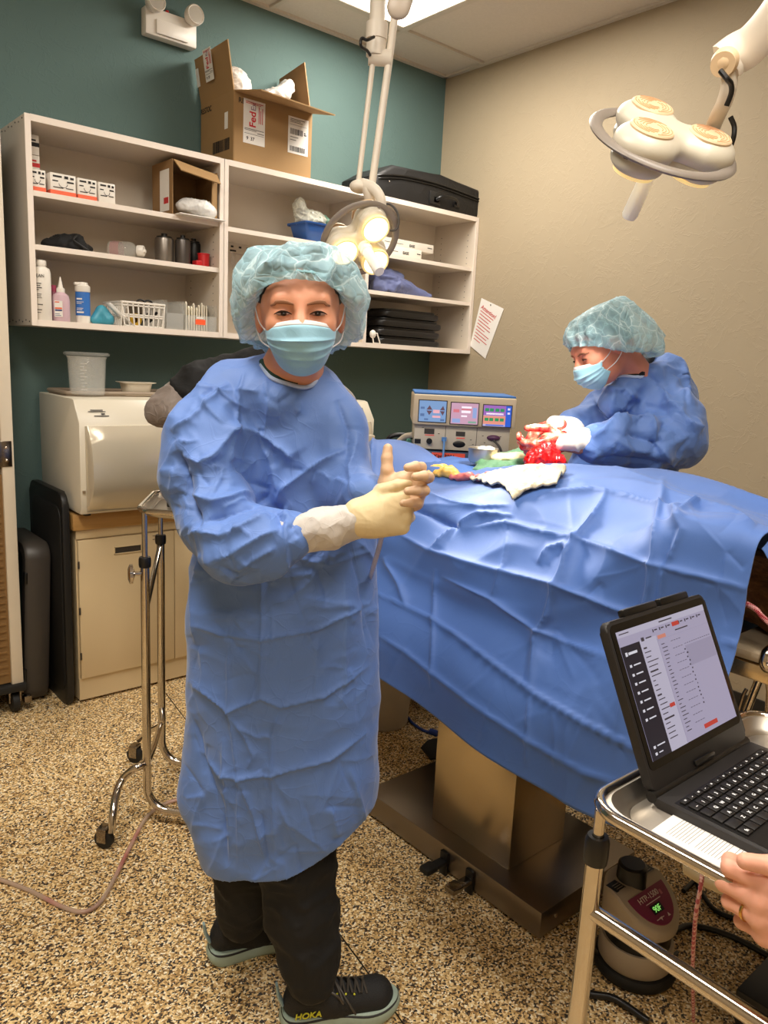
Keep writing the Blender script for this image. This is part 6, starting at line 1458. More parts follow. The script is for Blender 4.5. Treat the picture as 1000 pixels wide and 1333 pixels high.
braid('braided_cord',[G(915,1128,1.3),G(913,1150,1.3),G(907,1185,1.32),G(904,1215,1.36),G(902,1260,1.42),PL(903,1330,'z',.01)],.004,'pink and white braided cord hanging in front of the pump',c1=(214,170,166),c2=(170,84,92))
# ================================================================ people
def skinmat(name,c,c2):
    s=N(name);n=s.noise(30,4);s.base(s.mix(n,lin(c),lin(c2)));s.set(Roughness=.5);s.p.inputs['Subsurface Weight'].default_value=.12;s.p.inputs['Subsurface Radius'].default_value=(.02,.008,.004)
    s.bump(s.noise(260,3),.12,.001);MATS[name]=s.m;return s.m
M_SKIN=skinmat('skin_warm',(206,140,108),(220,156,124));M_SKIN2=skinmat('skin_rosy',(206,130,104),(220,146,120))
M_HAIR=mat('dark_brown_hair',(44,30,24),.5,0,.3,60,.5,300)
M_BROW=mat('brow_brown',(150,104,76),.8)
M_EYEW=mat('eye_white',(150,120,110),.3);M_IRIS=mat('eye_dark',(34,22,18),.15)
s=N('cap_fabric');co=s.co('Object')
nt=s.nd('ShaderNodeTexNoise');nt.inputs['Scale'].default_value=14;s.l.new(co,nt.inputs['Vector']);sc_=s.nd('ShaderNodeVectorMath',operation='SCALE');sc_.inputs[3].default_value=.06;s.l.new(nt.outputs['Color'],sc_.inputs[0]);aa=s.nd('ShaderNodeVectorMath',operation='ADD');s.l.new(co,aa.inputs[0]);s.l.new(sc_.outputs[0],aa.inputs[1])
e=s.vor(34,'DISTANCE_TO_EDGE',aa.outputs[0]);e2=s.vor(17,'DISTANCE_TO_EDGE',aa.outputs[0])
al=s.ramp(s.math('MINIMUM',e,e2),[(0,(.85,.85,.85,1)),(.03,(.60,.60,.60,1)),(.3,(.46,.46,.46,1))])
s.base(s.ramp(e2,[(0,(196,222,228)),(.03,(164,204,216)),(.4,(146,192,206))]));s.l.new(al,s.p.inputs['Alpha']);s.set(Roughness=.45);s.p.inputs['Sheen Weight'].default_value=.3
s.bump(s.math('MINIMUM',e,e2),.8,.01);M_CAP=s.m
M_CAPB=mat('cap_band',(150,200,212),.6,0,.05,60)
M_MASK=clothmat('mask_blue',(134,182,204),(150,196,216),cr=.08,scale=3,sheen=.2);M_MASKW=mat('mask_white',(206,206,208),.7,0,.03)
M_GLOVE=mat('glove_cream',(222,202,158),.5,0,.05,30,.25,60);M_GLOVE2=mat('glove_thin',(214,178,144),.45,0,.08,40,.3,70)
M_CUFF=clothmat('sleeve_cuff_grey',(196,190,184),(210,204,198),cr=.35,scale=3)
def C(px,py,g,r,px2,py2,g2,r2,**o):
    a=G(px,py,g);b_=G(px2,py2,g2);return ('c',a,r*dep(a)/FPX,b_,r2*dep(b_)/FPX,o)
def chain(pts,**o): return [C(*pts[i],*pts[i+1],**o) for i in range(len(pts)-1)]
class Fr:
    def __init__(s,c,fwd,up):
        f=np.array(fwd,float);f/=np.linalg.norm(f);u=np.array(up,float);u-=f*(u@f);u/=np.linalg.norm(u);s.c=np.array(c,float);s.A=np.array([np.cross(f,u),f,u])  # rows: right(person's), fwd, up
    def w(s,p): return s.c+np.asarray(p,float)@s.A
    def e(s,c,r,**o): return ('e',s.w(c),r,s.A,o)
    def cc(s,a,ra,b_,rb,**o): return ('c',s.w(a),ra,s.w(b_),rb,o)
def head_prims(f):
    P_=[f.e((0,-.018,.022),(.076,.094,.082)),f.e((0,.02,-.022),(.064,.068,.085),k=.03),f.e((0,.032,-.078),(.042,.044,.034),k=.03),
        f.cc((-.036,.070,.016),.015,(.036,.070,.016),.015,k=.02),f.cc((0,.082,.010),.009,(0,.104,-.030),.013,k=.014),f.e((0,.088,-.062),(.028,.018,.02),k=.02)]
    for s_ in (-1,1):
        P_+=[f.e((s_*.036,.060,-.028),(.026,.026,.024),k=.02),f.e((s_*.0315,.093,-.006),(.017,.012,.008),sub=1,k=.012),f.e((s_*.0315,.0735,-.007),(.0165,.0155,.0130),k=.006),f.e((s_*.036,.074,-.026),(.016,.010,.007),k=.012),
             f.e((s_*.077,-.008,-.012),(.009,.019,.031),k=.008)]
    return P_
def face_parts(f,t,bv,squint=.0037,iris=1):
    def sy(x,z,e=0):
        h=bv.ray_cast(V(f.w((x,.3,z))),V(-f.A[1]));return (float((np.array(h[0])-f.c)@f.A[1]) if h[0] else .085)+e
    for s_ in (-1,1):
        ex,ez=s_*.0315,-.0068;ey_=sy(ex,ez)
        Mx=frame(f.w((ex,ey_-.0022,ez)),f.A[0],f.A[1],f.A[2])
        b=MB();b.ball((0,0,0),(.0125,.0048,squint));bmesh.ops.transform(b.b,matrix=Mx,verts=b.b.verts);ey=obj('eye',b,M_EYEW,t)
        b=MB();b.ball((s_*-.001,.0026,0),(.0064,.003,squint*.98));bmesh.ops.transform(b.b,matrix=Mx,verts=b.b.verts);obj('iris',b,M_IRIS,ey)
        b=MB();L=[]
        for q in np.linspace(-.0155,.0155,13): x=ex+q;z=ez+squint*(1.15-1.25*abs(q/.015)**2);L.append(f.w((x,max(sy(x,z,.0008),ey_+.0022-.004*abs(q/.0125)**2),z)))
        b.sweep(L,[.0006+.0013*math.sin(PI*k/12) for k in range(13)],6);obj('eyelashes',b,M_IRIS,t)
        b=MB();L=[]
        for q in np.linspace(.012,.053,13): x=s_*q;z=.0095+.0045*math.sin((q-.012)/.045*PI)-.003*(q>.045);L.append(f.w((x,sy(x,z,.0004),z)))
        b.sweep(L,[.0012+.0024*math.sin(PI*(k+.8)/13.6) for k in range(13)],8,flat=.6,upv=f.A[2]);obj('eyebrow',b,M_BROW,t)
def hair_part(f,t,m=None,full=False):
    pr=[f.e((0,-.022,.026),(.081,.097,.084))]
    if full: pr.append(f.e((0,-.06,-.03),(.07,.06,.09),k=.03))
    pr.append(f.e((0,.082,-.012),(.067,.062,.082),sub=1,k=.01));pr.append(f.e((0,.02,-.09),(.09,.085,.07),sub=1,k=.01))
    P_,F_=sdf(pr,.005);P_=P_+vnorm(P_,F_)*((ridged(P_,60,2)-.5)*.003)[:,None];return meshobj('hair',P_,F_,m or M_HAIR,t)
def mask_part(f,t,wd=1.0,bot=0.,seed=0,tilt=0):
    nu,nv=40,36;R_=[]
    for i in range(nv+1):
        v=i/nv;row=[]
        for j in range(nu+1):
            u=-1+2*j/nu;a=u*math.radians(68)
            zt_=-.0165-.016*abs(u)**1.6+tilt*u;zb_=-.118+bot+.042*abs(u)**2
            z=zt_+(zb_-zt_)*v
            k=np.interp(v,[0,.12,.35,.6,.82,1],[1.02,1.13,1.20,1.12,.93,.66])
            x=.0685*wd*math.sin(a)*(1.02-.18*v*v);y=.012+.090*math.cos(a)**.9*k+.006*(1-abs(u))*(1-v)
            for pv in (.36,.54,.71): 
                d_=v-pv-.035*u*u+.01*math.sin(3*u+seed+pv*9);y+=.0042*math.exp(-(d_/.035)**2)*(1 if d_<0 else math.exp(-d_*30))
            y+=.0012*math.sin(9*u+v*7+seed)
            row.append(f.w((x,y,z)))
        R_.append(row)
    R_=np.array(R_);b=MB();b.grid(R_[3:]);b.mi=1;b.grid(R_[:4]);o=obj('face_mask',b,[M_MASK,M_MASKW],t,ang=math.radians(60));md=o.modifiers.new('t','SOLIDIFY');md.thickness=.0015;md.offset=1
    for s_,jj in ((-1,0),(1,nu)):
        b=MB();tp=R_[3][jj];bt=R_[int(nv*.8)][jj];b.sweep(cr([tp,f.w((s_*.077,.022,-.02)),f.w((s_*.086,-.004,.012)),f.w((s_*.088,-.02,.0)),f.w((s_*.084,-.016,-.03)),f.w((s_*.075,.015,-.055)),bt],6),.0013,6);obj('ear_loop',b,M_MASKW,t)
    return o
def cap_part(f,t,front,side,back,top,sag,seed=0,band=(.0,.0),sideR=None,dropb=0):
    nT,nR=120,34;R_=[]
    for j in range(nT):
        th=2*PI*j/nT;c_,s_=math.cos(th),math.sin(th);sx=side if s_<0 or sideR is None else sideR
        B=np.array([.080*s_,-.012+(.098 if c_>0 else .098)*c_,.022+.044*c_+band[0]])
        fb=front if c_>0 else back
        Mm=np.array([sx*s_,-.02+fb*c_,.045+.035*c_]);T=np.array([0,-.03,top])
        zc_p=.045+.035*c_;mid=np.array([sx*.72*s_,-.02+fb*.72*c_,zc_p+(top-zc_p)*.70]);T2=np.array([sx*.38*s_,-.025+fb*.38*c_,zc_p+(top-zc_p)*.925])
        Q=np.array([(sx*.94)*s_,-.015+(.1+(fb-.1)*.8)*c_,B[2]-sag*(1-.75*max(c_,0))])
        Q2=np.array([.086*s_,-.012+.104*c_,B[2]-.004-sag*.35*(1-max(c_,0))])
        dz=dropb*((1-c_)/2)**1.3;Mm[2]-=dz;Q[2]-=dz;Q2[2]-=dz;B[2]-=dz
        pts=cr([T,T2,mid,Mm,Q,Q2,B],7);L=np.linspace(0,len(pts)-1,nR);pts=np.array([pts[int(l)]*(1-(l-int(l)))+pts[min(int(l)+1,len(pts)-1)]*(l-int(l)) for l in L])
        row=[]
        for i,p in enumerate(pts):
            v=i/(nR-1);ctr=np.array([0,-.02,.03]);d=p-ctr;d/=np.linalg.norm(d)
            amp=.0045*(v**1.5)*math.sin(th*31+5*math.sin(th*3+seed)+v*2)+.0025*math.sin(th*17+seed)*v
            if v>.97: amp*=.2
            row.append(p+d*amp)
        R_.append(row)
    P_=np.array(R_).transpose(1,0,2).reshape(-1,3)
    W_=P_@f.A+f.c
    n_=ridged(W_,15,3,.8,seed=seed)-.45;v=np.repeat(np.linspace(0,1,nR),nT)
    cen=f.w((0,-.02,.03));d=W_-cen;d/=np.linalg.norm(d,axis=1,keepdims=True);W_=W_+d*(n_*.022*np.sin(np.clip(v*1.04,0,1)*PI)**.6)[:,None]
    b=MB();b.grid(W_.reshape(nR,nT,3),closed_u=True);o=obj('bouffant_cap',b,M_CAP,t,ang=math.radians(80))
    b=MB();ring=W_.reshape(nR,nT,3)[-1];cp=[tuple(p) for p in ring]+[tuple(ring[0])];b.sweep(cp,[.0028+.0008*math.sin(i*2.1) for i in range(len(cp))],6,cap=False);obj('elastic_band',b,M_CAPB,o)
    return o
def hand_prims(W,x,y,z,sc=1.,curl=((20,25,15),)*4,spread=(.12,.03,-.05,-.14),thumb=None,rad=1.0,tl=1.0,kx=(.030,.010,-.011,-.031)):
    x,y,z=[np.array(q,float)/np.linalg.norm(q) for q in (x,y,z)];W=np.array(W,float)
    y=y;x=x-y*(x@y);x/=np.linalg.norm(x);z=z-y*(z@y)-x*(z@x);z/=np.linalg.norm(z)
    L=lambda a,b_,c: W+(x*a+y*b_+z*c)*sc
    pr=[];k=.007;kn=[(kx[0],.088,.002),(kx[1],.093,.005),(kx[2],.089,.004),(kx[3],.080,.0)]
    for i,q in enumerate(kn): pr.append(('c',L(q[0]*.45,0,0),.0175*sc*rad,L(*q),.0125*sc*rad,{'k':.012}))
    pr.append(('c',L(.020,.03,-.010),.019*sc*rad,L(.024,.055,-.006),.014*sc*rad,{'k':.014}));pr.append(('c',L(-.022,.02,-.008),.016*sc*rad,L(-.027,.06,-.005),.013*sc*rad,{'k':.014}))
    ln=(.94,1.06,1.0,.8)
    for i,q in enumerate(kn):
        p=L(*q);an=0;d0=y*math.cos(spread[i])+x*math.sin(spread[i]);r=(.0100,.0103,.0098,.0086)[i]
        for j,l in enumerate((.044,.027,.022)):
            an+=math.radians(curl[i][j]);d=d0*math.cos(an)-z*math.sin(an);q2=p+d*l*ln[i]*sc
            pr.append(('c',p,r*(1,.93,.86)[j]*sc*rad,q2,r*(.93,.86,.74)[j]*sc*rad,{'k':k if j==0 else .0045}));p=q2
    p=L(.022,.016,-.008);r=.0135
    for j,dv in enumerate(thumb or ((.75,.65,-.2),(.45,.9,-.2),(.3,.95,-.1))):
        dv=np.array(dv,float);dv/=np.linalg.norm(dv);q2=p+(x*dv[0]+y*dv[1]+z*dv[2])*(.044,.032,.026)[j]*sc*tl
        pr.append(('c',p,r*(1.1,.85,.78)[j]*sc*rad,q2,r*(.85,.78,.66)[j]*sc*rad,{'k':.009 if j==0 else .004}));p=q2
    return pr
def crump(P_,F_,a1,s1,a2=0,s2=30,seed=0,w=None):
    Nn=vnorm(P_,F_);d=(ridged(P_,s1,2,.7,seed=seed)-.42)*a1+((ridged(P_,s2,2,.5,seed=seed+3)-.42)*a2 if a2 else 0)
    if w is not None: d=d*w
    return P_+Nn*d[:,None]
def shoe(t,heel,toe,name,label,txt=True,L=.275,side=1):
    h=np.array([heel[0],heel[1],0.]);d=np.array([toe[0]-heel[0],toe[1]-heel[1],0.]);d/=np.linalg.norm(d);l=np.cross(UP,d)
    S=lambda x,y,z: h+d*x+l*y+UP*z
    Ms=frame(h,d,l,UP)
    ol=[(.0,.0),(.004,.022),(.02,.036),(.06,.040),(.11,.038),(.16,.046),(.21,.050),(.25,.040),(.272,.018),(.277,-.004),(.268,-.026),(.24,-.042),(.2,-.046),(.15,-.038),(.1,-.034),(.05,-.036),(.016,-.032),(.003,-.018)]
    olc=cr(ol+[ol[0]],4)[:-1]
    rings=[]
    for (off,z,rk) in ((-.007,.0,1),(-.001,.006,1),(.003,.016,.6),(.001,.027,.3),(-.004,.036,0),(-.012,.038,0)):
        c_=np.array([.14,0]);row=[]
        for p in olc:
            v=p-c_;v=v*(1+off/np.linalg.norm(v));x,y=v+c_;zz=z+max(0,(x-.19))**2*2.6*1+max(0,.05-x)**2*3
            row.append(tuple(S(x,y,max(.0005,zz))))
        rings.append(row)
    b=MB();b.grid(rings,closed_u=True);b.pts(rings[0],[list(range(len(olc)))[::-1]]);b.pts(rings[-1],[list(range(len(olc)))]);so=obj('midsole',b,mat('sole_mint',(158,176,164),.55,0,.06,20,.2,120),t)
    b=MB();b.sweep([np.array(p)+UP*-.004 for p in rings[4]]+[np.array(rings[4][0])-UP*.004],.003,6);obj('sole_line',b,M_BLKR,so)
    pr=[('c',S(.038,0,.06),.033,S(.12,0,.052),.037,{'k':.03}),('c',S(.12,.002,.05),.037,S(.222,.004,.044),.043,{'k':.02}),('c',S(.045,0,.085),.030,S(.10,0,.075),.032,{'k':.02}),('c',S(.06,0,.11),.012,S(.03,0,.1),.014,{'k':.01})]
    def post(vol,X,Y,Z): return np.maximum(vol,.030-Z)
    P_,F_=sdf(pr,.004,post=post);up=meshobj('upper',P_,F_,mat('shoe_black',(22,22,24),.7,0,.15,60,.6,420),t)
    b=MB();b.cyl(S(.062,0,.09),S(.055,0,.15),.034,.033,24);obj('sock',b,M_DKGREY,t)
    b=MB();b.sweep([S(.004,0,.06),S(-.006,0,.085),S(-.010,0,.112)],[.012,.011,.008],10,flat=.4,upv=l);obj('heel_tab',b,mat('heel_mint',(140,164,168),.5),up)
    b=MB()
    zl=lambda x:.05+.037+ (.20-x)*.18
    for k in range(5):
        x=.115+.017*k;z=zl(x);b.sweep(cr([S(x,-.024,z-.010),S(x+.006,0,z+.002),S(x+.012,.024,z-.010)],5),.0028,6);b.sweep(cr([S(x+.012,-.024,z-.012),S(x+.006,0,z+.003),S(x,.024,z-.012)],5),.0028,6)
    obj('laces',b,M_DKGREY,up)
    b=MB()
    for s_ in (-1,1): b.sweep(cr([S(.112,0,.112),S(.10+.02*s_,.03*s_,.125),S(.12,.055*s_,.11),S(.135,.05*s_,.085),S(.125,.02*s_,.105),S(.113,0,.112)],6),.0026,6)
    b.sweep(cr([S(.112,0,.112),S(.13,.02*side,.1),S(.15,.045*side,.075),S(.165,.05*side,.05)],6),.0022,6);obj('lace_bow',b,M_DKGREY,up)
    b=MB()
    for k in range(3): b.ball(S(.125+.02*k,.026*side,zl(.125+.02*k)-.012),.0025)
    obj('eyelets',b,mat('eyelet_yellow',(214,214,60),.5),up)
    if txt:
        text_on('lettering','HOKA',.021,S(.028,.0385*side,.047) if side>0 else S(.028,-.0385,.047),d,UP,mat('logo_yellow',(206,206,52),.5),up,ext=.0008,bold=.02,shear=.15)
    return S
# ---------------------------------------------------------------- the nurse in front
nb=G(370,1180,1.58);t=thing('person','person in blue gown, blue cap and mask with clasped gloved hands, standing in front','person',(nb[0],nb[1],0))
NU=t
fN=Fr(G(391,404,1.50),-FH*.97+RH*.12-UP*.05,UP*1-RH*.05)
pr=head_prims(fN)+[('c',fN.w((0,-.03,-.06)),.052,G(376,500,1.555),.056,{'k':.03}),C(376,500,1.56,38,366,530,1.58,50,k=.04)]
P_,F_=sdf(pr,.0028)
pr2=chain([(366,530,1.59,48),(372,700,1.6,80),(368,900,1.6,80),(372,960,1.6,72)],sq=(FH,.7))+chain([(385,960,1.56,38),(390,1120,1.55,28),(402,1240,1.5,18)])+chain([(345,960,1.64,38),(322,1120,1.66,26),(316,1170,1.66,18)])+chain([(290,545,1.54,26),(290,690,1.47,24),(385,692,1.38,17),(470,674,1.36,14)])+chain([(435,560,1.56,24),(455,650,1.5,20),(492,648,1.4,14)])
P2_,F2_=sdf(pr2,.008)
meshobj('body',np.vstack([P_,P2_]),np.vstack([F_,F2_+len(P_)]),M_SKIN,t);BODN=BVHTree.FromPolygons([tuple(p) for p in P_],[tuple(int(i) for i in f) for f in F_])
face_parts(fN,t,BODN);hair_part(fN,t);mask_part(fN,t)
cap_part(fN,t,.108,.124,.135,.121,.05,seed=1,sideR=.127,dropb=.02)
# gown
gp=chain([(372,535,1.59,76),(378,600,1.59,92),(376,700,1.59,104),(370,800,1.59,114),(370,900,1.59,113),(368,1000,1.59,114),(369,1090,1.58,110)],sq=(FH,.74),k=.05)
gp+=chain([(312,522,1.57,43),(372,522,1.57,42),(430,548,1.57,34)],k=.04)
gp+=chain([(300,530,1.55,46),(276,575,1.51,53),(272,625,1.48,50),(283,680,1.43,50)],k=.035)+chain([(283,680,1.43,50),(312,713,1.385,45),(345,708,1.37,41),(378,698,1.36,31)],k=.03)
gp+=chain([(438,558,1.55,34),(452,635,1.5,31),(482,642,1.42,24)],k=.03)
gp+=chain([(282,960,1.56,24),(272,1035,1.55,25),(302,1105,1.52,28)],k=.05)
gp+=[C(326,512,1.535,32,362,522,1.50,22,k=.03)]
h1=G(300,1142,1.47);h2=G(489,1058,1.52);S_H=float((h2-h1)@RH);sl=(h2[2]-h1[2])/S_H
def hem(vol,X,Y,Z):
    s_=(X-h1[0])*RH[0]+(Y-h1[1])*RH[1];zz=h1[2]+sl*s_-.032*np.sin(np.clip(s_/S_H,-.2,1.2)*PI)+.005*np.sin(s_*34)
    low=np.clip((zz+.30-Z)*30,0,1);vol=np.where(low>0,np.maximum(vol,-(vol+.009)-(1-low)*.2),vol)
    return np.maximum(vol,zz-Z)
P_,F_=sdf(gp,.0038,post=hem)
q=PR(P_);Nn=vnorm(P_,F_)
slv=np.clip((340-q[:,0])/60,0,1)*np.clip((770-q[:,1])/40,0,1)
w=.55+.7*slv
P_=crump(P_,F_,.018,5.5,.004,14,seed=31,w=w)
Nn=vnorm(P_,F_);face=np.clip(((O-P_)/np.linalg.norm(O-P_,axis=1,keepdims=True)*Nn).sum(1)*2,0,1)
NL=[([(318,484),(310,530),(302,580),(296,610)],.006,.006,.012),
 ([(232,588),(240,615),(246,650),(262,690)],-.018,.02,.02),([(236,592),(262,606),(282,590),(300,562),(312,556)],.016,.016,.03),
 ([(312,556),(350,572),(372,590),(380,600)],.012,.02,.03),([(460,580),(430,596),(404,608),(385,622),(368,635),(358,655)],.012,.016,.03),
 ([(358,655),(366,680),(372,668)],-.012,.02,.02),([(240,640),(275,655),(300,650),(330,640)],.012,.015,.03),([(250,690),(290,700),(330,682),(352,668)],.012,.015,.03),
 ([(268,735),(300,722),(340,700),(365,690)],.012,.014,.03),([(262,680),(300,668),(338,655),(352,640)],-.012,.02,.02),([(300,745),(330,728),(360,712)],.009,.012,.02),
 ([(222,560),(250,548),(280,520),(300,500)],.010,.015,.03),([(345,490),(350,530),(345,575)],.005,.012,.02),([(465,560),(455,610),(462,650)],.008,.012,.02),([(440,520),(455,560),(450,600)],-.008,.02,.02),
 ([(352,760),(372,740),(372,668)],.009,.015,.02),([(380,725),(430,735),(486,715)],.006,.012,.02),
 ([(251,812),(290,826),(340,833),(413,819),(488,783)],.008,.007,.016),([(247,890),(272,905),(299,926),(340,908),(365,920),(422,906),(483,865)],.009,.007,.018),
 ([(253,977),(285,1006),(312,1013),(353,1008),(429,989),(481,951)],.009,.007,.018),([(340,744),(341,830),(340,908)],.005,.007,.012),([(296,840),(299,926),(312,1013),(310,1140)],.007,.007,.016),
 ([(365,920),(353,958),(353,1008),(358,1127)],.006,.007,.012),([(449,749),(450,830),(449,903)],.004,.008,.012),([(300,930),(320,960),(330,985),(322,1000)],.006,.006,.01),([(310,945),(335,960),(353,958)],.005,.006,.01),
 ([(455,1000),(470,1050),(478,1080)],.007,.008,.016),([(312,1013),(330,1060),(345,1120)],.007,.007,.014),([(488,1055),(470,1075),(449,1105)],-.008,.01,.016),
 ([(290,960),(296,1040),(300,1130)],.009,.015,.025),([(250,930),(262,990),(290,1060),(296,1130)],-.012,.02,.03),([(262,720),(252,780),(256,840)],.010,.015,.03),([(430,1050),(440,1090)],.008,.02,.02),([(340,1055),(350,1128)],-.008,.015,.02),
 ([(300,600),(330,628),(356,640)],-.008,.014,.02),([(330,560),(352,600),(360,640)],.006,.01,.02),([(450,690),(470,760),(480,850)],-.007,.015,.02)]
NL=[(a,h_*1.0,*ww) for (a,h_,*ww) in NL]
NL+=crinkles(46,(215,500,480,760),.0042,.009,seed=5,lmin=12,lmax=55)+crinkles(40,(245,770,490,1130),.0030,.009,seed=6,lmin=20,lmax=80,dirs=[0,PI/2,PI/2])
P_=creases(P_,Nn,NL,face)
GN=meshobj('surgical_gown',P_,F_,M_GOWN,t)
def bvh(P_,F_): return BVHTree.FromPolygons([tuple(p) for p in P_],[tuple(int(i) for i in f) for f in F_])
def neckline(bg,bb,xs,y0,y1):
    out=[]
    for x in xs:
        for y in np.arange(y0,y1,1.5):
            d=V(ray(x,y));h=bg.ray_cast(V(O),d)
            if h[0] is None: continue
            h2=bb.ray_cast(V(O),d)
            if h2[0] is None or h[3]<h2[3]: out.append(np.array(h[0]));break
    return out
NB=bvh(P_,F_);nl=neckline(NB,BODN,np.arange(338,426,7),470,560)
nl=[(nl[max(i-1,0)]+nl[i]+nl[min(i+1,len(nl)-1)])/3-FH*.004 for i in range(len(nl))]
b=MB();b.sweep(cr(nl,3),.0042,8) if True else b.sweep(cr([G(334,478,1.55),G(350,478,1.50),G(372,486,1.475),G(392,497,1.465),G(412,509,1.475),G(436,516,1.5),G(456,526,1.54)],8),.0045,8);obj('neck_binding',b,mat('binding_pale',(176,196,230),.7),GN)
b=MB();b.sweep([p+UP*.007+FH*.008 for p in cr(nl[:8],3)],.006,8);obj('undershirt_collar',b,mat('green_collar',(26,62,56),.8),t)
# cuff + gloves
P_,F_=sdf(chain([(380,698,1.36,28),(425,688,1.36,25),(472,674,1.36,22)],k=.02),.004);P_=crump(P_,F_,.006,16,.003,40,seed=5);meshobj('sleeve_cuff',P_,F_,M_CUFF,t)
P_,F_=sdf(chain([(482,650,1.42,19),(500,644,1.395,16)],k=.02),.004);P_=crump(P_,F_,.005,16,seed=6);meshobj('sleeve_cuff',P_,F_,M_CUFF,t)
IR,IU,TC=CR,CU,-CF
WR=G(470,674,1.355)
pr=hand_prims(WR,IU*.97+IR*-.1,IR*.98+IU*.13-TC*.1,TC+IU*.2,.90,((38,22,12),(62,48,25),(72,55,25),(75,55,25)),(.25,.02,-.12,-.2),((.62,.75,.15),(.15,1,.1),(.0,1,-.05)),1.12)
pr.append(('c',G(466,674,1.355),.030,WR+IR*.02,.028,{'k':.02,'sq':(TC,.75)}))
P_,F_=sdf(pr,.002,k0=.006);P_=crump(P_,F_,.0012,40,seed=2);o=meshobj('glove',P_,F_,M_GLOVE,t);o['label']='cream latex glove on the nearer hand'
WL=G(499,648,1.41)
pr=hand_prims(WL,IU*.97-IR*.02,IR*.80+IU*.22+TC*.55,-TC*.82+IR*.55,.86,((36,48,28),(32,46,28),(44,48,25),(54,45,25)),(.16,.04,-.08,-.18),((.8,.5,-.25),(.98,.15,.1),(.98,.22,.15)),1.15,tl=.82)
P_,F_=sdf(pr,.002,k0=.006);o=meshobj('glove',P_,F_,M_GLOVE2,t);o['label']='thin glove on the farther open hand with raised thumb'
# trousers and shoes
P_,F_=sdf(chain([(380,1040,1.56,52),(384,1120,1.55,48),(392,1190,1.53,42),(402,1240,1.51,36),(408,1270,1.50,32)],k=.02),.006,post=lambda v,X,Y,Z:np.maximum(v,.095-Z));P_=crump(P_,F_,.02,9,.005,25,seed=9);meshobj('trouser_leg',P_,F_,M_BLACKCL,t)
P_,F_=sdf(chain([(335,1040,1.64,50),(322,1120,1.66,44),(318,1160,1.665,36),(316,1190,1.665,30)],k=.02),.006,post=lambda v,X,Y,Z:np.maximum(v,.105-Z));P_=crump(P_,F_,.02,9,.005,25,seed=10);meshobj('trouser_leg',P_,F_,M_BLACKCL,t)
hp_,tp_=PL(362,1350,'z',0),PL(508,1328,'z',0);print('shoe',np.linalg.norm(hp_-tp_))
shoe(t,hp_+FH*.03,tp_+FH*.03,'shoe','',side=-1)
hp_,tp_=PL(266,1266,'z',0),PL(352,1242,'z',0);shoe(t,hp_+FH*.035,tp_+FH*.035,'shoe','',txt=False,side=-1)
# ---------------------------------------------------------------- the surgeon behind the table
gs=2.62;q=G(810,640,gs);t=thing('person','person in blue gown and cap bending over the patient behind the table','person',(q[0],q[1],0))
fS=Fr(G(783,450,2.50),-RH*.80-FH*.22-UP*.50,UP*.82-RH*.46)
pr=head_prims(fS)+[('c',fS.w((0,-.045,-.045)),.050,G(838,500,2.6),.052,{'k':.03}),C(840,500,2.6,18,824,550,2.68,26,k=.03)]
P_,F_=sdf(pr,.0035)
def body_low(fx_,g_,z0=0.9):
    pass
c0=G(815,600,2.66);pr2=[('c',G(822,560,2.68),.09,c0,.11,{'sq':(FH,.7)}),('c',c0,.13,c0+[0,0,-.25],.15,{'sq':(FH,.7)})]
for s_ in (-1,1): pr2.append(('c',c0+RH*.09*s_+[0,0,-.3],.08,np.array([c0[0],c0[1],.08])+RH*.1*s_,.05,{}))
pr2+=chain([(862,535,2.58,18),(884,564,2.5,16),(790,582,2.42,16),(715,572,2.36,12)])
pr2+=chain([(796,530,2.72,14),(756,558,2.66,12),(715,560,2.52,9)])
P2_,F2_=sdf(pr2,.01);meshobj('body',np.vstack([P_,P2_]),np.vstack([F_,F2_+len(P_)]),M_SKIN2,t);BODS=BVHTree.FromPolygons([tuple(p) for p in P_],[tuple(int(i) for i in f) for f in F_])
face_parts(fS,t,BODS,squint=.003);hair_part(fS,t,mat('black_hair',(26,22,20),.5,0,.3,60,.5,300));mask_part(fS,t,seed=2)
cap_part(fS,t,.110,.106,.172,.120,.03,seed=4,band=(-.012,0),dropb=.055)
P_,F_=sdf([('c',fS.w((0,-.06,-.085)),.058,G(842,505,2.6),.064,{'k':.03}),C(838,510,2.6,26,846,520,2.6,34,k=.03)],.005,post=None);meshobj('black_undershirt',P_,F_,M_BLACKCL,t) if False else None
gp=[C(812,560,2.66,56,806,640,2.66,66,sq=(FH,.8),k=.05),C(835,520,2.65,40,812,560,2.66,56,sq=(FH,.8),k=.05),C(806,640,2.66,66,806,760,2.66,70,sq=(FH,.8),k=.05),C(862,492,2.66,24,872,520,2.64,34,k=.03),C(866,496,2.66,22,878,480,2.68,12,k=.02),C(852,500,2.62,26,812,524,2.58,24,k=.03),C(868,488,2.66,22,850,500,2.66,24,k=.03)]+chain([(800,516,2.53,15),(822,504,2.53,16),(846,490,2.56,17),(868,480,2.62,15)],k=.02)
gp+=chain([(852,528,2.58,38),(878,552,2.53,38),(884,570,2.49,34)],k=.03)+chain([(884,570,2.49,34),(840,578,2.44,33),(800,577,2.42,29),(776,576,2.41,27)],k=.03)
gp+=chain([(800,530,2.70,28),(764,556,2.66,24),(745,556,2.6,20)],k=.03)
P_,F_=sdf(gp,.007,post=lambda v,X,Y,Z:np.maximum(v,.32-Z))
P_=crump(P_,F_,.022,6.0,.006,16,seed=41)
Nn=vnorm(P_,F_);face=np.clip(((O-P_)/np.linalg.norm(O-P_,axis=1,keepdims=True)*Nn).sum(1)*2,0,1)
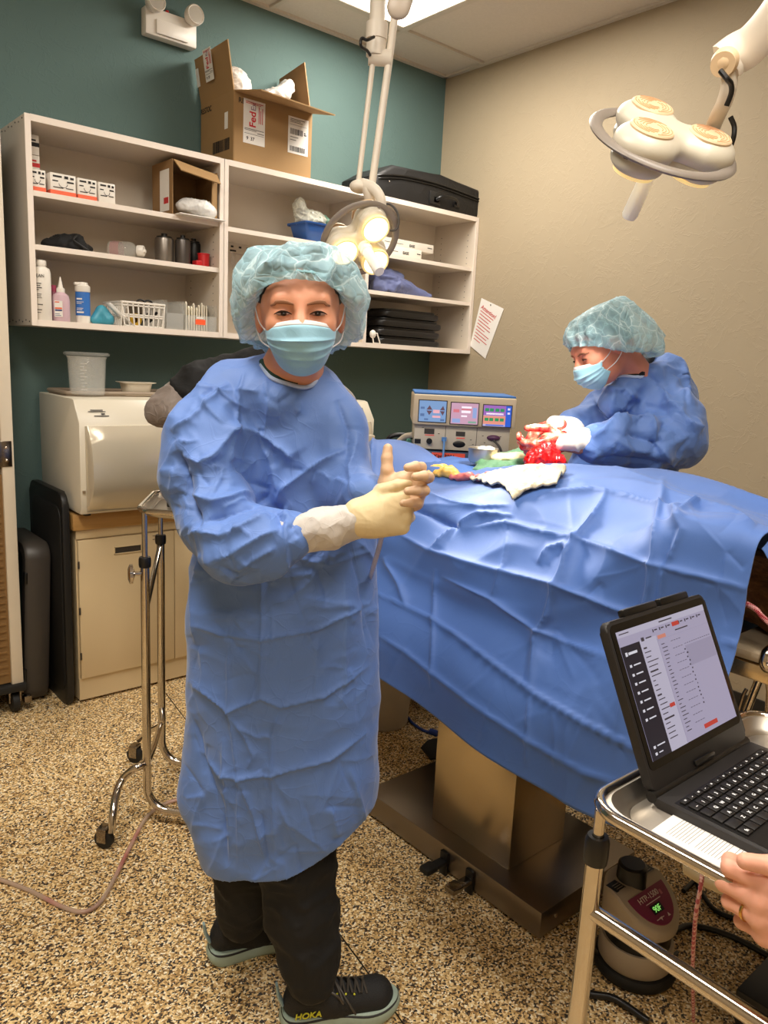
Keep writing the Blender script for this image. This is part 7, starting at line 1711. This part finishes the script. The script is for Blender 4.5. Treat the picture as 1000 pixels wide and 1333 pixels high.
P_=creases(P_,Nn,[([(858,500),(880,535),(897,555),(915,560)],.02,.02,.04),([(772,570),(800,552),(850,548),(856,575)],.022,.02,.04),([(856,575),(870,600),(885,612)],.018,.02,.03),([(815,560),(850,575),(858,590)],-.02,.03,.03),([(775,520),(800,540),(820,556)],.02,.02,.04),([(798,512),(796,548)],.016,.02,.03),([(830,478),(860,500),(880,520)],-.012,.02,.03),([(888,470),(893,500),(898,530)],.014,.02,.02),([(772,600),(800,596),(840,600),(866,606)],-.01,.02,.02),([(800,572),(820,585),(850,590)],.012,.015,.03),([(868,545),(858,565),(862,585)],-.014,.02,.02)]+crinkles(26,(770,490,915,605),.006,.014,seed=8,lmin=12,lmax=45),face)
GS=meshobj('surgical_gown',P_,F_,M_GOWN,t)
nl=neckline(bvh(P_,F_),BODS,np.arange(800,862,5),462,540);nl=[(nl[max(i-1,0)]+nl[i]+nl[min(i+1,len(nl)-1)])/3-FH*.004 for i in range(len(nl))]
b=MB();b.sweep(cr(nl,3),.005,8);obj('neck_binding',b,mat('binding_pale',(176,196,230),.7),GS)
b=MB();b.sweep([p+UP*.012+FH*.016 for p in cr(nl[2:],3)],.016,10);obj('black_collar',b,M_BLACKCL,t)
M_GLW=mat('glove_white',(240,232,224),.4,0,.03,40,.2,60)
s=N('glove_stained');n=s.noise(34,4,.6);s.base(s.ramp(n,[(.32,(232,214,200)),(.42,(226,120,96)),(.6,(196,28,30)),(.8,(150,12,18))]));s.set(Roughness=.25);M_GLR=s.m
P_,F_=sdf(chain([(778,574,2.41,19),(745,572,2.38,14),(728,574,2.36,12)],k=.02),.004);P_=crump(P_,F_,.006,20,seed=7);meshobj('glove_sleeve',P_,F_,M_GLW,t)
pr=hand_prims(G(735,573,2.365),IU*.55-IR*.2+TC*.5,-IR*.9-IU*.35,TC*.75+IU*.6,.98,((35,45,25),(45,48,25),(52,45,25),(58,45,25)),(.12,.03,-.05,-.14),((.6,.6,-.4),(.3,.9,-.3),(.2,.9,-.2)),1.1)
P_,F_=sdf(pr,.003,k0=.006);o=meshobj('glove',P_,F_,M_GLR,t);o['label']='red stained glove on the nearer hand'
P_,F_=sdf(chain([(748,557,2.58,14),(722,552,2.48,11)],k=.02),.004);meshobj('glove_sleeve',P_,F_,M_GLW,t)
pr=hand_prims(G(728,552,2.5),-IU*.2+TC*.9,-IR*.85-IU*.25+TC*.1,IU*.9-IR*.2,.98,((45,45,25),(45,48,25),(52,45,25),(58,45,25)),(.12,.03,-.05,-.14),((.6,.6,-.4),(.3,.9,-.3),(.2,.9,-.2)),1.08)
P_,F_=sdf(pr,.003,k0=.006);o=meshobj('glove',P_,F_,M_GLR,t);o['label']='red stained glove on the farther hand'
# legs of the surgeon
for s_ in (-1,1):
    a=c0+RH*.09*s_;P_,F_=sdf([('c',(a[0],a[1],.7),.085,(a[0],a[1],.12),.06,{})],.01,post=lambda v,X,Y,Z:np.maximum(v,.07-Z));P_=crump(P_,F_,.015,9,seed=3);meshobj('trouser_leg',P_,F_,M_BLACKCL,t)
    shoe(t,a-RH*-.08,a-RH*.2,'shoe','',txt=False)
# held tissue
P_,F_=sdf([('e',G(706,598,2.33),(.05,.04,.035),np.eye(3),{}),('e',G(697,604,2.32),(.035,.03,.03),np.eye(3),{}),('e',G(722,600,2.33),(.03,.03,.022),np.eye(3),{}),('e',G(712,588,2.35),(.04,.03,.03),np.eye(3),{})],.003,k0=.015);P_=P_+vnorm(P_,F_)*((ridged(P_,34,3,seed=12)-.4)*.014)[:,None]
s=N('red_tissue');n=s.noise(60,4,.6);s.base(s.ramp(n,[(.3,(120,6,10)),(.5,(206,18,24)),(.72,(230,60,50)),(.85,(240,190,160))]));s.set(Roughness=.15)
tag(meshobj('red_tissue',P_,F_,s.m),'glossy red tissue held beneath the surgeon hands','tissue')
# ---------------------------------------------------------------- person in black behind the nurse
gk=2.72;q=G(345,900,gk);t=thing('person','person in black shirt with grey sleeves mostly hidden behind the nurse','person',(q[0],q[1],0))
fK=Fr(G(384,408,gk),-FH*.9+RH*.1,UP)
pr=head_prims(fK)+[('c',fK.w((0,-.03,-.06)),.05,G(368,478,gk+.03),.055,{'k':.03})]
P_,F_=sdf(pr,.005)
b0=G(350,560,gk);pr2=[('c',G(350,500,gk),.13,b0,.14,{'sq':(FH,.65)}),('c',b0,.14,np.array([b0[0],b0[1],.9]),.15,{'sq':(FH,.65)})]+chain([(290,500,gk,20),(212,536,gk-.05,14),(275,546,gk-.14,12)])+chain([(412,505,gk,20),(446,530,gk-.02,13),(420,590,gk-.12,12)])
for s_ in (-1,1): pr2.append(('c',np.array([b0[0],b0[1],.85])+RH*.09*s_,.08,np.array([b0[0],b0[1],.08])+RH*.1*s_,.045,{}))
P2_,F2_=sdf(pr2,.01);meshobj('body',np.vstack([P_,P2_]),np.vstack([F_,F2_+len(P_)]),M_SKIN,t)
face_parts(fK,t,BVHTree.FromPolygons([tuple(p) for p in P_],[tuple(int(i) for i in f) for f in F_]));hair_part(fK,t,full=False)
gp=chain([(300,497,gk,34),(350,488,gk,34),(402,502,gk,30)],sq=(FH,.8),k=.04)+[C(350,520,gk,62,348,620,gk,62,sq=(FH,.65),k=.05),C(348,620,gk,62,346,760,gk,66,sq=(FH,.65),k=.05)]+chain([(296,500,gk,34),(262,503,gk-.02,31),(250,513,gk-.03,28)],k=.03)+chain([(404,506,gk,28),(424,516,gk,24)],k=.03)
P_,F_=sdf(gp,.007);P_=crump(P_,F_,.02,8,.006,20,seed=51);meshobj('shirt',P_,F_,M_BLACKCL,t)
P_,F_=sdf(chain([(254,510,gk-.03,25),(228,524,gk-.05,23),(211,535,gk-.06,20)],k=.02)+chain([(211,535,gk-.06,20),(240,543,gk-.1,18),(276,546,gk-.14,16)],k=.015),.005);P_=crump(P_,F_,.012,14,.004,34,seed=52);meshobj('sleeve',P_,F_,M_GREYSL,t)
P_,F_=sdf(chain([(422,512,gk,22),(444,526,gk-.02,20),(440,560,gk-.08,18),(424,592,gk-.14,15)],k=.02),.005);P_=crump(P_,F_,.012,14,seed=53);meshobj('sleeve',P_,F_,M_GREYSL,t)
pr=hand_prims(G(262,541,gk-.14),UP,RH,-FH,.9,((35,45,25),)*4,thumb=((.6,.6,.4),(.3,.9,.3),(.2,.9,.2)));P_,F_=sdf(pr,.004,k0=.006);meshobj('glove',P_,F_,M_GLW,t)
pr=hand_prims(G(422,592,gk-.14),TC,-RH*.8-UP*.6,UP*.8-RH*.5,.9,((35,45,25),)*4);P_,F_=sdf(pr,.004,k0=.006);meshobj('glove',P_,F_,M_GLW,t)
b=MB();b.sweep([fK.w((x,.118-.35*abs(x)**1.2*2.2,-.066)) for x in np.linspace(-.022,.022,9)],[.002,.0035,.0045,.005,.0045,.005,.0045,.0035,.002],8);obj('lips',b,mat('lip_rose',(176,92,84),.5),t)
for s_ in (-1,1):
    a=np.array([b0[0],b0[1],0])+RH*.1*s_-FH*.0;P_,F_=sdf([('c',(a[0],a[1],.85),.1,(a[0],a[1],.12),.065,{})],.01,post=lambda v,X,Y,Z:np.maximum(v,.06-Z));P_=crump(P_,F_,.015,9,seed=3);meshobj('trouser_leg',P_,F_,M_BLACKCL,t)
    hp_=a+FH*.06+RH*(-.06 if s_<0 else .02);shoe(t,hp_,hp_-FH*.3+RH*.04*s_,'shoe','',txt=False)
# ---------------------------------------------------------------- hand of the person at the right edge
t=thing('person','bare hand with gold ring gripping the steel tray edge at the right','person',(.92,.2,.86))
WH=G(1092,1200,.80)
pr=hand_prims(WH,IU*.9-IR*.15,-IR*.95+IU*.12+TC*-.1,TC*.85+IU*.45,.98,((28,80,50),(50,80,45),(58,78,45),(62,78,45)),(.14,.0,-.10,-.2),((.62,.85,.30),(.22,1,.12),(-.02,1,-.05)),1.12,tl=1.12)
pr+=[('c',WH,.030,WH+IR*.10-IU*.02-UP*.02,.036,{'k':.02,'sq':(TC,.8)}),('c',WH+IR*.10-IU*.02-UP*.02,.036,WH+IR*.26-IU*.05-UP*.05,.045,{'k':.02})]
P_,F_=sdf(pr,.002,k0=.006);P_=P_+vnorm(P_,F_)*((ridged(P_,60,2)-.4)*.0008)[:,None];meshobj('body',P_,F_,skinmat('hand_skin',(222,158,132),(232,172,146)),t)
rp=G(966,1216,.86)
b=MB();kn=WH+(IU*.9-IR*.15)*-.011+(-IR*.95+IU*.12)*.1;c=pr[4+2+3*2][1]*.55+pr[4+2+3*2][3]*.45;ax=(pr[12][3]-pr[12][1]);ax/=np.linalg.norm(ax)
Mr=mframe(c,ax,IU);b.lathe([(.0112,-.0018),(.0124,-.0018),(.0128,0),(.0124,.0018),(.0112,.0018)],(0,0,0),30,M=Mr,close=True);rg=obj('ring',b,M_BRASS,t)
b=MB();b.ball(c+TC*.0135,(.004,.004,.0035));b.ball(c+TC*.0125+IU*.005,.0022);obj('ring_stone',b,M_CHROME,rg)
